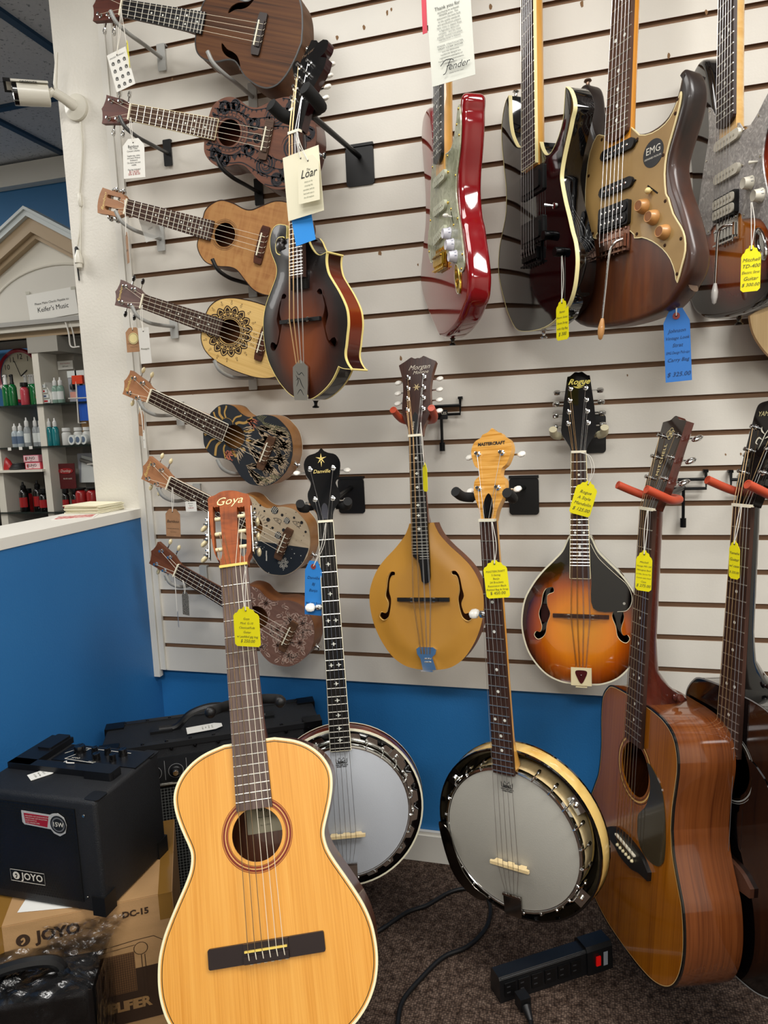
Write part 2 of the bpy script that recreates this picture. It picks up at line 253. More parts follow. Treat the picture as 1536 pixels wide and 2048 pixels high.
D={'ukeA_L':0.3478,'ukeB_L':0.3489,'ukeC_L':0.3607,'ukeD_L':0.327,'ukeE_L':0.3315,'ukeF_L':0.3287,'ukeG_L':0.3282,'ukeA_h':[[0.0221,0.1521],[0.0407,0.1488],[0.0582,0.1379],[0.0671,0.117],[0.067,0.0891],[0.0586,0.0614],[0.0586,0.0444],[0.0669,0.0317],[0.0828,0.0128],[0.0927,-0.0108],[0.0973,-0.0308],[0.0965,-0.0493],[0.0861,-0.0693],[0.0628,-0.0855],[0.032,-0.0962],[0.0128,-0.1002]],'ukeB_h':[[0.0205,0.1514],[0.0495,0.1447],[0.0667,0.1263],[0.0736,0.1044],[0.0701,0.0823],[0.0618,0.0613],[0.0619,0.0382],[0.0732,0.018],[0.0877,-0.0074],[0.0959,-0.0382],[0.091,-0.0679],[0.0712,-0.0951],[0.0361,-0.1134]],'ukeC_h':[[0.0199,0.1601],[0.0411,0.158],[0.0595,0.1444],[0.0717,0.1233],[0.0718,0.0929],[0.0663,0.0643],[0.0688,0.0437],[0.0843,0.0195],[0.1005,-0.0098],[0.103,-0.0449],[0.0918,-0.0757],[0.0679,-0.0929],[0.0342,-0.0917]],'ukeD_h':[[0.0165,0.1597],[0.0421,0.1532],[0.0641,0.1352],[0.0777,0.105],[0.084,0.0668],[0.086,0.0302],[0.0836,-0.0098],[0.0741,-0.0422],[0.057,-0.0668],[0.0307,-0.0783]],'ukeE_h':[[0.0283,0.1679],[0.0527,0.1547],[0.0648,0.1368],[0.068,0.1155],[0.0608,0.0945],[0.0605,0.0719],[0.0741,0.0507],[0.0841,0.0327],[0.0889,0.0082],[0.0817,-0.0167],[0.0704,-0.0368],[0.0492,-0.0531],[0.0251,-0.0633]],'fm':[[-0.0503,0.1676],[-0.0489,0.1903],[-0.06,0.1958],[-0.0719,0.1982],[-0.084,0.1965],[-0.0933,0.1892],[-0.0992,0.1765],[-0.1008,0.1631],[-0.0982,0.149],[-0.0932,0.1386],[-0.0874,0.1281],[-0.0816,0.1157],[-0.081,0.1038],[-0.0853,0.0925],[-0.0933,0.0795],[-0.1031,0.0646],[-0.1129,0.0495],[-0.1204,0.034],[-0.1258,0.0141],[-0.1274,-0.0083],[-0.1256,-0.0309],[-0.1208,-0.0538],[-0.1119,-0.0768],[-0.0998,-0.0957],[-0.0831,-0.1167],[-0.065,-0.1334],[-0.044,-0.1478],[-0.0202,-0.156],[0.009,-0.1577],[0.0262,-0.1542],[0.0461,-0.1445],[0.0656,-0.1311],[0.0793,-0.1179],[0.0888,-0.1048],[0.0955,-0.0937],None,[0.0955,-0.0937],[0.1087,-0.0982],[0.1295,-0.1003],None,[0.1295,-0.1003],[0.1192,-0.0888],[0.1135,-0.0774],[0.1128,-0.0662],[0.1154,-0.0534],[0.1181,-0.035],[0.1208,-0.0168],[0.1203,-0.0003],[0.117,0.0145],[0.1093,0.0298],[0.0965,0.0492],[0.0808,0.0691],[0.069,0.0851],[0.0638,0.1004],[0.0626,0.1134],[0.0649,0.1262],None,[0.0649,0.1262],[0.0574,0.1241],[0.0465,0.1227],[0.0357,0.1269],[0.0262,0.1355],[0.018,0.1468],[0.0112,0.1589],[0.003,0.1675]],'fm_spiral':[[-0.0499,0.1494],[-0.0567,0.1471],[-0.0656,0.1496],[-0.0721,0.1557],[-0.0728,0.1621],[-0.0682,0.1667],[-0.0616,0.1669],[-0.0572,0.1629],[-0.0588,0.1593]],'fm_f1':[[0.0498,0.0575],[0.0443,0.0524],[0.0497,0.0472],[0.0571,0.0478],[0.0632,0.0432],[0.0685,0.0297],[0.075,0.0087],[0.0736,-0.0005],[0.068,-0.017],[0.0719,-0.0323],[0.0772,-0.0439],[0.084,-0.0396],[0.0933,-0.0382],[0.0972,-0.0468],[0.0905,-0.0558],[0.0798,-0.0525],[0.0705,-0.0398],[0.0653,-0.0225],[0.0592,-0.0032],[0.0643,0.0133],[0.0657,0.0243],[0.0618,0.0377],[0.0592,0.0491],[0.0566,0.0559]],'mm_h':[[0.0281,0.1645],[0.032,0.1537],[0.0417,0.1359],[0.0621,0.1127],[0.0887,0.0876],[0.1096,0.0621],[0.125,0.0289],[0.1296,-0.0008],[0.1267,-0.0341],[0.1174,-0.0673],[0.1011,-0.1002],[0.0788,-0.129],[0.0525,-0.1464],[0.0259,-0.1528]],'mm_f1':[[-0.0742,0.0598],[-0.0818,0.047],[-0.0856,0.025],[-0.0892,0.0066],[-0.0832,-0.0081],[-0.0858,-0.0228],[-0.09,-0.0302],[-0.0998,-0.0284],[-0.1054,-0.0376],[-0.0967,-0.0468],[-0.0847,-0.0411],[-0.0789,-0.0264],[-0.075,-0.0007],[-0.0789,0.0176],[-0.0771,0.0396],[-0.0727,0.0499],[-0.0648,0.0523],[-0.0645,0.0597]],'mm_tail':[[-0.0206,-0.1073],[-0.0147,-0.1029],[0.0171,-0.1028],[0.0243,-0.108],[0.022,-0.1169],[0.0143,-0.1242],[0.0224,-0.1507],[-0.0076,-0.1535],[-0.0121,-0.1286],[-0.0192,-0.1181]],'ro_h':[[0.0216,0.1739],[0.027,0.1647],[0.0379,0.1408],[0.056,0.1204],[0.0815,0.0941],[0.1038,0.0639],[0.1207,0.0297],[0.1276,-0.0119],[0.1255,-0.0458],[0.115,-0.083],[0.097,-0.1122],[0.0736,-0.1353],[0.0449,-0.1484],[0.0199,-0.1516]],'ro_f1':[[-0.073,0.0571],[-0.0804,0.0421],[-0.0832,0.0233],[-0.0893,0.0007],[-0.0831,-0.0252],[-0.0869,-0.0385],[-0.0942,-0.0369],[-0.0998,-0.0465],[-0.0926,-0.0556],[-0.0816,-0.0513],[-0.0742,-0.0398],[-0.0714,-0.021],[-0.0639,0.0016],[-0.0698,0.02],[-0.0695,0.0424],[-0.0561,0.0501],[-0.0585,0.0612]],'red_guard':[[-0.068,0.1914],[-0.0229,0.1838],[0.015,0.1874],[0.0423,0.1831],[0.0685,0.1856],[0.0831,0.1991],[0.0932,0.2172],[0.101,0.2345],[0.1081,0.2454],[0.1137,0.2416],[0.1192,0.2282],[0.1216,0.2077],[0.12,0.1909],[0.1164,0.1686],[0.1067,0.1478],[0.0989,0.126],[0.0952,0.1028],[0.1019,0.0768],[0.1127,0.05],[0.1212,0.0325],[0.1319,0.0061],[0.1424,-0.0202],[0.148,-0.0393],[0.1431,-0.0507],[0.1311,-0.0536],[0.1188,-0.0482],[0.1082,-0.0378],[0.089,-0.0297],[0.0626,-0.0242],[0.0398,-0.0035],[0.0212,0.0037],[-0.0685,-0.0042],[-0.0845,0.0055],[-0.0953,0.0201],[-0.0995,0.0435],[-0.095,0.0638],[-0.0842,0.0852]],'black':[[-0.1039,0.3338],[-0.117,0.328],[-0.1286,0.314],[-0.1368,0.2937],[-0.1394,0.2709],[-0.1366,0.2382],[-0.1283,0.1956],[-0.1216,0.1616],[-0.1199,0.1291],[-0.1253,0.0983],[-0.1417,0.0678],[-0.1563,0.0413],[-0.1633,0.0092],[-0.1621,-0.0164],[-0.1529,-0.0435],[-0.1361,-0.0767],[-0.1194,-0.1061],[-0.0826,-0.1441],[-0.0396,-0.1557],[0.0242,-0.1585],[0.068,-0.1532],[0.1036,-0.1402],[0.1318,-0.1256],[0.1481,-0.1029],[0.1561,-0.0766],[0.1586,-0.0497],[0.1533,-0.0212],[0.1425,0.0018],[0.1317,0.0292],[0.1208,0.0541],[0.1153,0.0683],[0.107,0.0928],[0.1042,0.1102],[0.1098,0.1303],[0.1208,0.1537],[0.1343,0.1782],[0.1422,0.195],[0.15,0.209],[0.1474,0.2256],[0.1369,0.2442],[0.1249,0.255],None,[0.1249,0.255],[0.1223,0.2489],[0.1196,0.2289],[0.1141,0.2018],[0.0988,0.1804],[0.0846,0.169],[0.0671,0.1611],[0.0492,0.1658],[0.0342,0.1823],[0.0281,0.1959],None,[-0.05,0.2129],[-0.0637,0.2185],[-0.0741,0.2274],[-0.0915,0.252],[-0.0999,0.2767],[-0.1029,0.3039],[-0.1031,0.3239],[-0.1039,0.3338]],'brown_guard':[[-0.0428,0.1896],[0.0042,0.1734],[0.0272,0.1793],[0.0482,0.1593],[0.0779,0.1521],[0.1055,0.1565],[0.1208,0.1688],[0.1324,0.1897],[0.1351,0.1948],[0.1359,0.1845],[0.1317,0.1647],[0.1208,0.1332],[0.112,0.1062],[0.11,0.0766],[0.1151,0.0447],[0.1212,0.0361],[0.1327,0.0088],[0.1505,-0.0157],[0.1597,-0.0338],[0.1627,-0.0564],[0.1578,-0.0775],[0.1492,-0.1044],[0.1439,-0.0871],[0.1328,-0.0645],[0.1148,-0.0443],[0.0908,-0.0266],[0.0665,-0.0149],[0.0481,-0.0118],[0.0379,0.0025],[-0.0455,0.0195],[-0.0518,0.0094],[-0.075,0.03],[-0.085,0.08],[-0.085,0.13],[-0.078,0.17],[-0.06,0.195]],'mi_guard':[[0.0428,0.1838],[0.0535,0.1839],[0.0713,0.1757],[0.0937,0.1586],[0.1081,0.1198],[0.1149,0.0776],[0.1154,0.0562],[0.1137,0.0367],[0.1015,0.0204],[0.0818,0.0126],[0.0562,0.0116],[0.0376,0.02],[0.0267,0.036],[0.0241,0.0503],[0.0244,0.0751],[0.0459,0.1011],[0.0557,0.1278],[0.0572,0.1523],[0.0485,0.172]],'pose':{'fmando':[-0.43052,0.01217,-0.05288,0.58965,-0.27867,1.35175],'red':[-1.09054,0.01797,-0.05997,0.85899,-0.17359,1.47563],'black':[-1.02037,0.00071,-0.01885,1.04112,-0.14326,1.47299],'brown':[-0.87512,0.04266,-0.02365,1.19396,-0.25943,1.45321],'sun':[-1.23896,-0.01326,-0.01897,1.39998,-0.15447,1.47566],'mm':[-0.09067,0.12782,0.04711,0.80133,-0.19931,0.75683],'rogue':[-0.03937,0.08604,0.00596,1.12723,-0.11392,0.70647],'danville':[0.33337,0.12017,0.0152,0.63912,-0.32779,0.26984],'master':[-0.34635,0.02866,0.05835,0.99453,-0.37393,0.28039],'goya':[0.28911,0.41987,0.09661,0.62251,-0.6907,0.28665],'mitchell':[-1.13864,0.07896,0.02839,1.21431,-0.32252,0.31296],'yamaha':[-1.11373,0.07587,0.03654,1.36921,-0.37358,0.32351],'ukeA':[0.0,0.0,1.23981,0.46547,-0.135,1.98471],'ukeB':[0.0,0.0,1.25995,0.46493,-0.13,1.77049],'ukeC':[0.0,0.0,1.22359,0.43361,-0.12,1.55246],'ukeD':[0.0,0.0,1.19832,0.41782,-0.115,1.33648],'ukeE':[0.0,0.0,1.10776,0.40894,-0.115,1.08162],'ukeF':[0.0,0.0,1.0963,0.43965,-0.115,0.86261],'ukeG':[0.0,0.0,1.0691,0.43654,-0.115,0.63348]},'red_fix':[[-0.03,0.183],[-0.045,0.2],[-0.06,0.23],[-0.073,0.27],[-0.085,0.3],[-0.105,0.317],[-0.13,0.321],[-0.152,0.313],[-0.164,0.2946],[-0.167,0.2734],[-0.1618,0.2465],[-0.1536,0.216],[-0.1427,0.1778],[-0.136,0.145],[-0.135,0.112],[-0.1381,0.0869],[-0.1499,0.0603],[-0.1638,0.0261],[-0.1761,-0.0017],[-0.1788,-0.0239],[-0.1689,-0.0479],[-0.1514,-0.0696],[-0.1199,-0.0969],[-0.0921,-0.1187],[-0.0598,-0.1403],[-0.0285,-0.1611],[0.0113,-0.1665],[0.049,-0.1622],[0.0848,-0.1529],[0.1146,-0.1411],[0.1389,-0.1244],[0.16140000000000002,-0.1074],[0.16870000000000002,-0.0875],[0.1701,-0.0658],[0.1637,-0.0407],[0.1553,-0.0175],[0.1449,0.005],[0.1343,0.0313],[0.1218,0.0496],[0.1131,0.0759],[0.10850000000000001,0.1013],[0.11040000000000001,0.1309],[0.11570000000000001,0.1533],[0.1212,0.1752],[0.12480000000000001,0.1975],[0.1264,0.2144],[0.126,0.2318],[0.1285,0.2439],[0.1275,0.256],[0.118,0.2625],[0.107,0.255],[0.097,0.237],[0.087,0.2194],[0.0747,0.2019],[0.0578,0.187],[0.034,0.182]],'brown_fix':[[-0.03,0.17],[-0.05,0.178],[-0.07,0.2],[-0.085,0.24],[-0.095,0.285],[-0.108,0.305],[-0.125,0.298],[-0.137,0.27],[-0.138,0.22],[-0.128,0.17],[-0.122,0.12],[-0.132,0.06],[-0.15,0.01],[-0.157,-0.05],[-0.14,-0.105],[-0.095,-0.142],[-0.04,-0.1535],[0.02,-0.156],[0.08,-0.151],[0.125,-0.14],[0.155,-0.113],[0.1714,-0.0913],[0.1757,-0.0659],[0.17,-0.0406],[0.1569,-0.0035],[0.1443,0.0259],[0.1334,0.0491],[0.1267,0.0697],[0.1233,0.0871],[0.1264,0.1065],[0.1361,0.1331],[0.1456,0.1593],[0.1512,0.1844],[0.1482,0.2068],[0.1393,0.224],[0.133,0.2303],[0.129,0.222],[0.1225,0.196],[0.1104,0.175],[0.092,0.1637],[0.0637,0.1605],[0.0394,0.165],[0.03,0.17]],'sun_fix':[[-0.03,0.17],[-0.045,0.195],[-0.058,0.235],[-0.072,0.285],[-0.088,0.322],[-0.105,0.338],[-0.125,0.34],[-0.148,0.328],[-0.162,0.298],[-0.167,0.25],[-0.16,0.2],[-0.15,0.15],[-0.145,0.1],[-0.15,0.05],[-0.158,0.0],[-0.163,-0.05],[-0.155,-0.1],[-0.125,-0.14],[-0.07,-0.16],[0,-0.166],[0.05,-0.166],[0.1,-0.158],[0.14,-0.135],[0.16,-0.1],[0.162,-0.06],[0.15,-0.015],[0.132,0.025],[0.12,0.06],[0.115,0.09],[0.122,0.12],[0.136,0.15],[0.144,0.175],[0.143,0.195],[0.133,0.205],[0.12,0.2],[0.105,0.185],[0.09,0.17],[0.065,0.158],[0.045,0.158],[0.03,0.165]],'sun_guard':[[-0.03,0.19],[-0.045,0.205],[-0.06,0.228],[-0.0735,0.238],[-0.0725,0.22],[-0.0706,0.186],[-0.084,0.144],[-0.1,0.095],[-0.108,0.06],[-0.103,0.04],[-0.0895,0.021],[-0.08,0.006],[-0.063,0.0015],[-0.052,0.014],[0.04,0.014],[0.047,0.002],[0.075,-0.004],[0.105,-0.014],[0.125,-0.035],[0.135,-0.05],[0.143,-0.04],[0.14,-0.02],[0.125,0.02],[0.112,0.055],[0.106,0.09],[0.112,0.12],[0.125,0.15],[0.132,0.175],[0.125,0.185],[0.11,0.178],[0.09,0.163],[0.065,0.151],[0.045,0.152],[0.032,0.17]],'arm':[[-0.1579,0.043],[-0.1504,0.0481],[-0.1327,0.0313],[-0.1237,-0.0035],[-0.1092,-0.0417],[-0.0828,-0.0708],[-0.0558,-0.0833],[-0.071,-0.0933],[-0.1009,-0.0837],[-0.1301,-0.0563],[-0.1478,-0.01]],'NG':[1.6365,-0.115,1.3706],'T':{'goya':{'c':[0.548,-0.5394,0.7865],'w':0.0507,'h':0.0741,'r':-0.008,'y':0,'s':[[0.5487,-0.5414,0.8159],[0.5496,-0.5414,0.8543],[0.5557,-0.5414,0.8971]]},'master':{'c':[0.9788,-0.3916,0.8477],'w':0.043,'h':0.071,'r':0.092,'y':0,'s':[[0.9773,-0.3936,0.8742],[0.9782,-0.3936,0.9111],[0.9738,-0.3936,0.9532]]},'rogue':{'c':[1.1356,-0.1248,0.9638],'w':0.0439,'h':0.0748,'r':-0.282,'y':0,'s':[[1.1398,-0.1268,0.9895],[1.1541,-0.1268,1.0227],[1.1463,-0.1268,1.0522],[1.1283,-0.1268,1.06]]},'mitch':{'c':[1.2344,-0.361,0.8605],'w':0.0283,'h':0.0739,'r':-0.031,'y':0.45,'s':[[1.2345,-0.363,0.8907],[1.2377,-0.363,0.9334],[1.2409,-0.363,0.9686]]},'yama':{'c':[1.3768,-0.3752,0.8846],'w':0.0209,'h':0.0669,'r':0.006,'y':0.9,'s':[[1.3762,-0.3772,0.9133],[1.381,-0.3772,0.9439],[1.3864,-0.3772,0.9792]]},'black':{'c':[1.0975,-0.24,1.3194],'w':0.0328,'h':0.0769,'r':0.001,'y':0.8,'s':[[1.0974,-0.242,1.3492],[1.0997,-0.242,1.3912],[1.0984,-0.242,1.4413]]},'sun':{'c':[1.4082,-0.3,1.3709],'w':0.0298,'h':0.0759,'r':-0.01,'y':0.25,'s':[[1.4061,-0.302,1.4006],[1.4098,-0.302,1.4405],[1.4068,-0.302,1.4769]]},'johnson':{'c':[1.2891,-0.34,1.2483],'w':0.0415,'h':0.1223,'r':0.047,'y':0.2,'s':[[1.2853,-0.342,1.2985],[1.2871,-0.342,1.3557],[1.2844,-0.342,1.4046]]},'danv':{'c':[0.5781,-0.285,0.7964],'w':0.0382,'h':0.1182,'r':-0.069,'y':0,'s':[[0.5914,-0.287,0.8451],[0.6064,-0.287,0.8903],[0.6158,-0.287,0.937]]},'tape':{'c':[0.6157,-0.325,1.5219],'w':0.0458,'h':0.0628,'r':0.137,'y':0.2},'loar':{'c':[0.6244,-0.335,1.5963],'w':0.0872,'h':0.1176,'r':0.042,'y':0.3,'s':[[0.6217,-0.337,1.6391],[0.6196,-0.337,1.6708],[0.6189,-0.337,1.6914]]},'loarcard':{'c':[0.6423,-0.352,1.5975],'w':0.0522,'h':0.0817,'r':-0.036,'y':0.35,'s':[[0.6326,-0.354,1.6391],[0.6282,-0.354,1.6636],[0.6255,-0.354,1.6842]]},'fender':{'c':[0.9037,-0.27,1.8576],'w':0.084,'h':0.1887,'r':0.032,'y':0.15},'fendback':{'c':[0.8432,-0.2,1.9366],'w':0.0103,'h':0.0962,'r':0.004,'y':0.3},'ukeAlist':{'c':[0.131,-0.155,1.9609],'w':0.0513,'h':0.0834,'r':0.215,'y':0,'s':[[0.1232,-0.157,1.9984],[0.1383,-0.157,2.042],[0.1464,-0.157,2.0821]]},'ukeAyel':{'c':[0.149,-0.15,1.9919],'w':0.0289,'h':0.0635,'r':0.146,'y':0.9,'s':[[0.1455,-0.152,2.02],[0.1448,-0.152,2.0641],[0.1436,-0.152,2.0904]]},'bamboo':{'c':[0.1415,-0.15,1.7698],'w':0.057,'h':0.086,'r':-0.055,'y':0,'s':[[0.1448,-0.152,1.8086],[0.1423,-0.152,1.836],[0.1445,-0.152,1.8573]]},'tagC':{'c':[0.0972,-0.14,1.5777],'w':0.0271,'h':0.0694,'r':-0.083,'y':0.8,'s':[[0.1009,-0.142,1.606],[0.1017,-0.142,1.6399],[0.1036,-0.142,1.6847]]},'clearC':{'c':[0.1376,-0.1,1.6315],'w':0.0459,'h':0.0617,'r':0.266,'y':0},'tagD':{'c':[0.0927,-0.14,1.3643],'w':0.0411,'h':0.0578,'r':-0.005,'y':0,'s':[[0.0936,-0.142,1.3871],[0.0946,-0.142,1.4105],[0.0936,-0.142,1.4281]]},'stripD':{'c':[0.1289,-0.15,1.3472],'w':0.0297,'h':0.0844,'r':0.015,'y':0,'s':[[0.1293,-0.152,1.3855],[0.1284,-0.152,1.4181],[0.1334,-0.152,1.4407]]},'tagE':{'c':[0.0874,-0.13,1.1636],'w':0.0271,'h':0.0614,'r':-0.122,'y':0.5,'s':[[0.092,-0.132,1.1892],[0.0909,-0.132,1.2062],[0.0853,-0.132,1.2211]]},'whiteE':{'c':[0.0948,-0.135,1.1255],'w':0.0119,'h':0.0441,'r':-0.035,'y':0.6,'s':[[0.0967,-0.137,1.1451],[0.0963,-0.137,1.1841],[0.0929,-0.137,1.2061]]},'tagF':{'c':[0.1597,-0.14,0.9175],'w':0.0402,'h':0.0687,'r':-0.051,'y':0,'s':[[0.1621,-0.142,0.9446],[0.1662,-0.142,0.9742],[0.1676,-0.142,1.005]]},'whiteF':{'c':[0.2071,-0.13,0.9562],'w':0.0302,'h':0.0248,'r':0.024,'y':0},'tagG':{'c':[0.1702,-0.13,0.7113],'w':0.0236,'h':0.0607,'r':-0.042,'y':0.3,'s':[[0.1723,-0.132,0.7371],[0.1736,-0.132,0.7525],[0.1697,-0.132,0.7716]]},'stripG':{'c':[0.1516,-0.14,0.6729],'w':0.0114,'h':0.0414,'r':-0.022,'y':0.9,'s':[[0.1533,-0.142,0.6942],[0.1539,-0.142,0.7481],[0.1544,-0.142,0.7838]]},'mmyel':{'c':[0.8202,-0.24,1.0248],'w':0.0202,'h':0.0599,'r':-0.002,'y':0.9,'s':[[0.8206,-0.242,1.0518],[0.8189,-0.242,1.0907],[0.8164,-0.242,1.1365]]},'amp':{'c':[0.1444,-0.62,0.5073],'w':0.0385,'h':0.0397,'r':-0.763,'y':0}},'HG':{'fmando':[0.6409,0.0,1.7424],'danville':[0.5803,0.0,0.9711],'master':[1.0023,0.0,0.9645],'mm':[0.8157,0.0,1.1424],'rogue':[1.1506,0.0,1.1033],'mitchell':[1.3448,0.0,0.9591],'yamaha':[1.4841,0.0,0.9569]}}
# ================= the room =================
blue=mottled('blue_wall_paint',[(.3,'#2465a0'),(.7,'#2a6ea8')],2.2,.5,bump=.12,bscale=260)
blueb=mottled('brightened_blue_wall_paint',[(.3,'#2670b0'),(.7,'#2b78b8')],2.2,.45,bump=.12,bscale=260)  # wall blue with the colour lightened, as less light falls low on this wall
blue2=mottled('back_room_blue_paint',[(.3,'#2a6a9c'),(.7,'#3074a8')],2,.55)
mdf=plain('raw_brown_fibreboard','#8a6b52',.85); trimw=plain('white_trim_paint','#dedbd2',.4)
# floor: brown loop carpet
m,nt,b=_new('brown_loop_carpet'); v=mapped(nt,(1,1,1)); vo=nt.nodes.new('ShaderNodeTexVoronoi'); vo.inputs['Scale'].default_value=210; vo.inputs['Randomness'].default_value=.55; nt.links.new(v,vo.inputs['Vector'])
no=nt.nodes.new('ShaderNodeTexNoise'); no.inputs['Scale'].default_value=60; no.inputs['Detail'].default_value=4; nt.links.new(v,no.inputs['Vector'])
r=ramp(nt,vo.outputs['Distance'],[(.0,'#8a7768'),(.35,'#66554a'),(.75,'#362b25')]); r2=ramp(nt,no.outputs[0],[(.3,'#8c8078'),(.7,'#ffffff')])
mx=nt.nodes.new('ShaderNodeMix'); mx.data_type='RGBA'; mx.blend_type='MULTIPLY'; mx.inputs[0].default_value=1; nt.links.new(r.outputs[0],mx.inputs[6]); nt.links.new(r2.outputs[0],mx.inputs[7]); nt.links.new(mx.outputs[2],b.inputs['Base Color'])
bp=nt.nodes.new('ShaderNodeBump'); bp.invert=True; bp.inputs['Strength'].default_value=.9; bp.inputs['Distance'].default_value=.003; nt.links.new(vo.outputs['Distance'],bp.inputs['Height']); nt.links.new(bp.outputs[0],b.inputs['Normal']); b.inputs['Roughness'].default_value=.95; b.inputs['Specular IOR Level'].default_value=.15
carpet=m
struct('floor',G().box((.5,-1.6,-.03),(8,7,.06)),carpet,smooth=0)
# back wall (blue) behind the slat panel, runs to the right only
struct('wall_back',G().box((2.1,.075,1.25),(4.4,.11,2.5)),blueb,smooth=0)
wb=bpy.data.objects['wall_back']
# slat panel
panel=struct('wall_slatboard',G().box((2.1,.0125,1.46),(4.2,.009,1.95)),mdf,smooth=0)
X0,X1=0.0,4.1
sl=[]
def slat_mesh(h):
    g=G(); w=X1-X0
    # T-slot profile: face with thin lips top and bottom
    pr=[(0,0),(0,h),(.004,h),(.009,h-.004),(.009,.004),(.004,0)]
    vs=[(0,-.0+p[0],p[1]) for p in pr]+[(w,p[0],p[1]) for p in pr]; n=len(pr)
    g.add(vs,[(i,(i+1)%n,n+(i+1)%n,n+i) for i in range(1,n)],1); g.add(vs,[(0,1,n+1,n)],0); g.add([vs[i] for i in range(n)],[tuple(range(n))]); g.add([vs[n+i] for i in range(n)],[tuple(range(n))]); return make_mesh('slat',g,[whiteslat,mdf],0)
sm=slat_mesh(.0646)
for n in range(-4,21):
    top=2.084-.0762*n-.0105
    if n==20: me=slat_mesh(top-.4815)
    else: me=sm
    o=obj('slat',me,None,panel,(X0,0,(top-.0657) if n<20 else .4815))
# chips of torn melamine on the slats
g=G(); rnd=random.Random(3)
def chip(x,z,s):
    n=7; pts=[]
    for k in range(n): a=2*PI*k/n; q=s*(.6+.6*rnd.random()); pts.append((x+math.cos(a)*q*.6,-.0004,z+math.sin(a)*q))
    g.add(pts,[tuple(range(n))])
for x,z,s in ((.17,2.0,.005),(.60,2.02,.006),(.665,2.03,.006),(.72,2.05,.006),(.73,2.055,.004),(.83,2.04,.007),(.95,2.02,.007),(1.0,2.03,.006),(1.08,2.06,.007),(.68,1.535,.007),(.715,1.54,.003),(.77,1.5,.003),(.72,1.29,.007),(.23,1.62,.005),(.31,1.64,.006),(1.31,1.86,.006),(1.38,1.93,.006),(1.14,1.99,.007),(1.22,1.98,.006),(1.55,1.9,.007),(1.43,1.04,.003),(1.46,1.04,.004),(1.52,1.04,.002),(1.23,1.22,.003),(.33,1.29,.003),(.36,1.285,.002),(.16,1.235,.002),(1.5,2.05,.006)): chip(x,z,s)
c=obj('chipped_spots',g,plain('torn_board','#8a6a4a',.9),panel,smooth=0); c['kind']='stuff'
# left: column, half wall, cap
colm=mottled('column_painted_plaster',[(.3,'#d9d5ca'),(.7,'#e6e2d8')],3,.5,bump=.25,bscale=150)
struct('wall_left',G().box((-.0825,.06,1.719),(.165,.12,1.562)),colm,smooth=0)            # white wall end left of the slats
hw=struct('wall_left_half',G().box((-.095,-1.48,.4575),(.149,2.6,.915)).box((-.0935,.03,.4575),(.145,.44,.914)),blue,smooth=0)
struct('trim_1',G().box((-.104,-1.39,.926),(.172,2.78,.024)),trimw,smooth=0)       # cap of the half wall
struct('trim_2',G().box((-.012,-.004,1.4),(.018,.016,1.9-.03)).box((.006,-.003,1.42),(.016,.009,1.87)),trimw,smooth=0)    # corner strip left of the slats
# part of the corner strip below the cap line is the same strip; blue continues under it
struct('baseboard_back',G().box((2.1,.012,.036),(4.2,.016,.072)).box((2.1,.014,.076),(4.2,.01,.01)),trimw,smooth=0)
struct('baseboard_left',G().box((-.012,-1.4,.036),(.016,2.8,.072)),trimw,smooth=0)
# unseen sides of the shop that close the room
farw=plain('shop_wall_paint','#cfcabf',.7)
struct('wall_right',G().box((4.15,-2,1.25),(.1,4.4,2.5)),farw,smooth=0)
struct('wall_front',G().box((.4,-4.25,1.25),(7.6,.1,2.5)),farw,smooth=0)
struct('wall_far_left',G().box((-3.45,-1.4,1.25),(.1,5.8,2.5)),farw,smooth=0)
struct('wall_rear',G().box((-1.75,1.46,1.25),(3.5,.06,2.5)),blue2,smooth=0)
struct('wall_passage',G().box((-.085,.79,1.25),(.15,1.3,2.5)),farw,smooth=0)
# ceiling: lay-in tiles in a dark grid
tile=mottled('acoustic_tile',[(.34,'#8a9098'),(.38,'#c9ccd2'),(1,'#d4d6da')],(90),.9,detail=6,bump=.3,bscale=120)
grid=plain('dark_blue_ceiling_grid','#1c3f5e',.5)
ce=struct('ceiling',G().box((.3,-1.4,CEIL+.05),(7.8,5.9,.04)),farw,smooth=0)
tm=make_mesh('ceiling_tile',G().box((0,0,0),(.585,1.19,.012)),tile,0)
gx=-.637
YL=[.90+1.22*j for j in range(-4,1)]
tm2=make_mesh('ceiling_tile',G().box((0,0,0),(.585,.5,.012)),tile,0)
for i in range(-4,8):
    cx=gx+.61*i-.305
    for yl in YL: obj('ceiling_tile',tm,None,ce,(cx,yl-.61,CEIL+.012))
    obj('ceiling_tile',tm2,None,ce,(cx,1.165,CEIL+.012))
g=G()
for i in range(-5,8): g.box((gx+.61*i,-1.4,CEIL+.003),(.03,5.8,.02))
for yl in YL: g.box((.3,yl,CEIL+.0015),(7.6,.03,.02))
obj('ceiling_grid',g,grid,ce,smooth=0)
struct('trim_3',G().box((-1.75,1.4,2.43),(3.4,.05,.1)),trimw,smooth=0)   # cornice at the rear wall
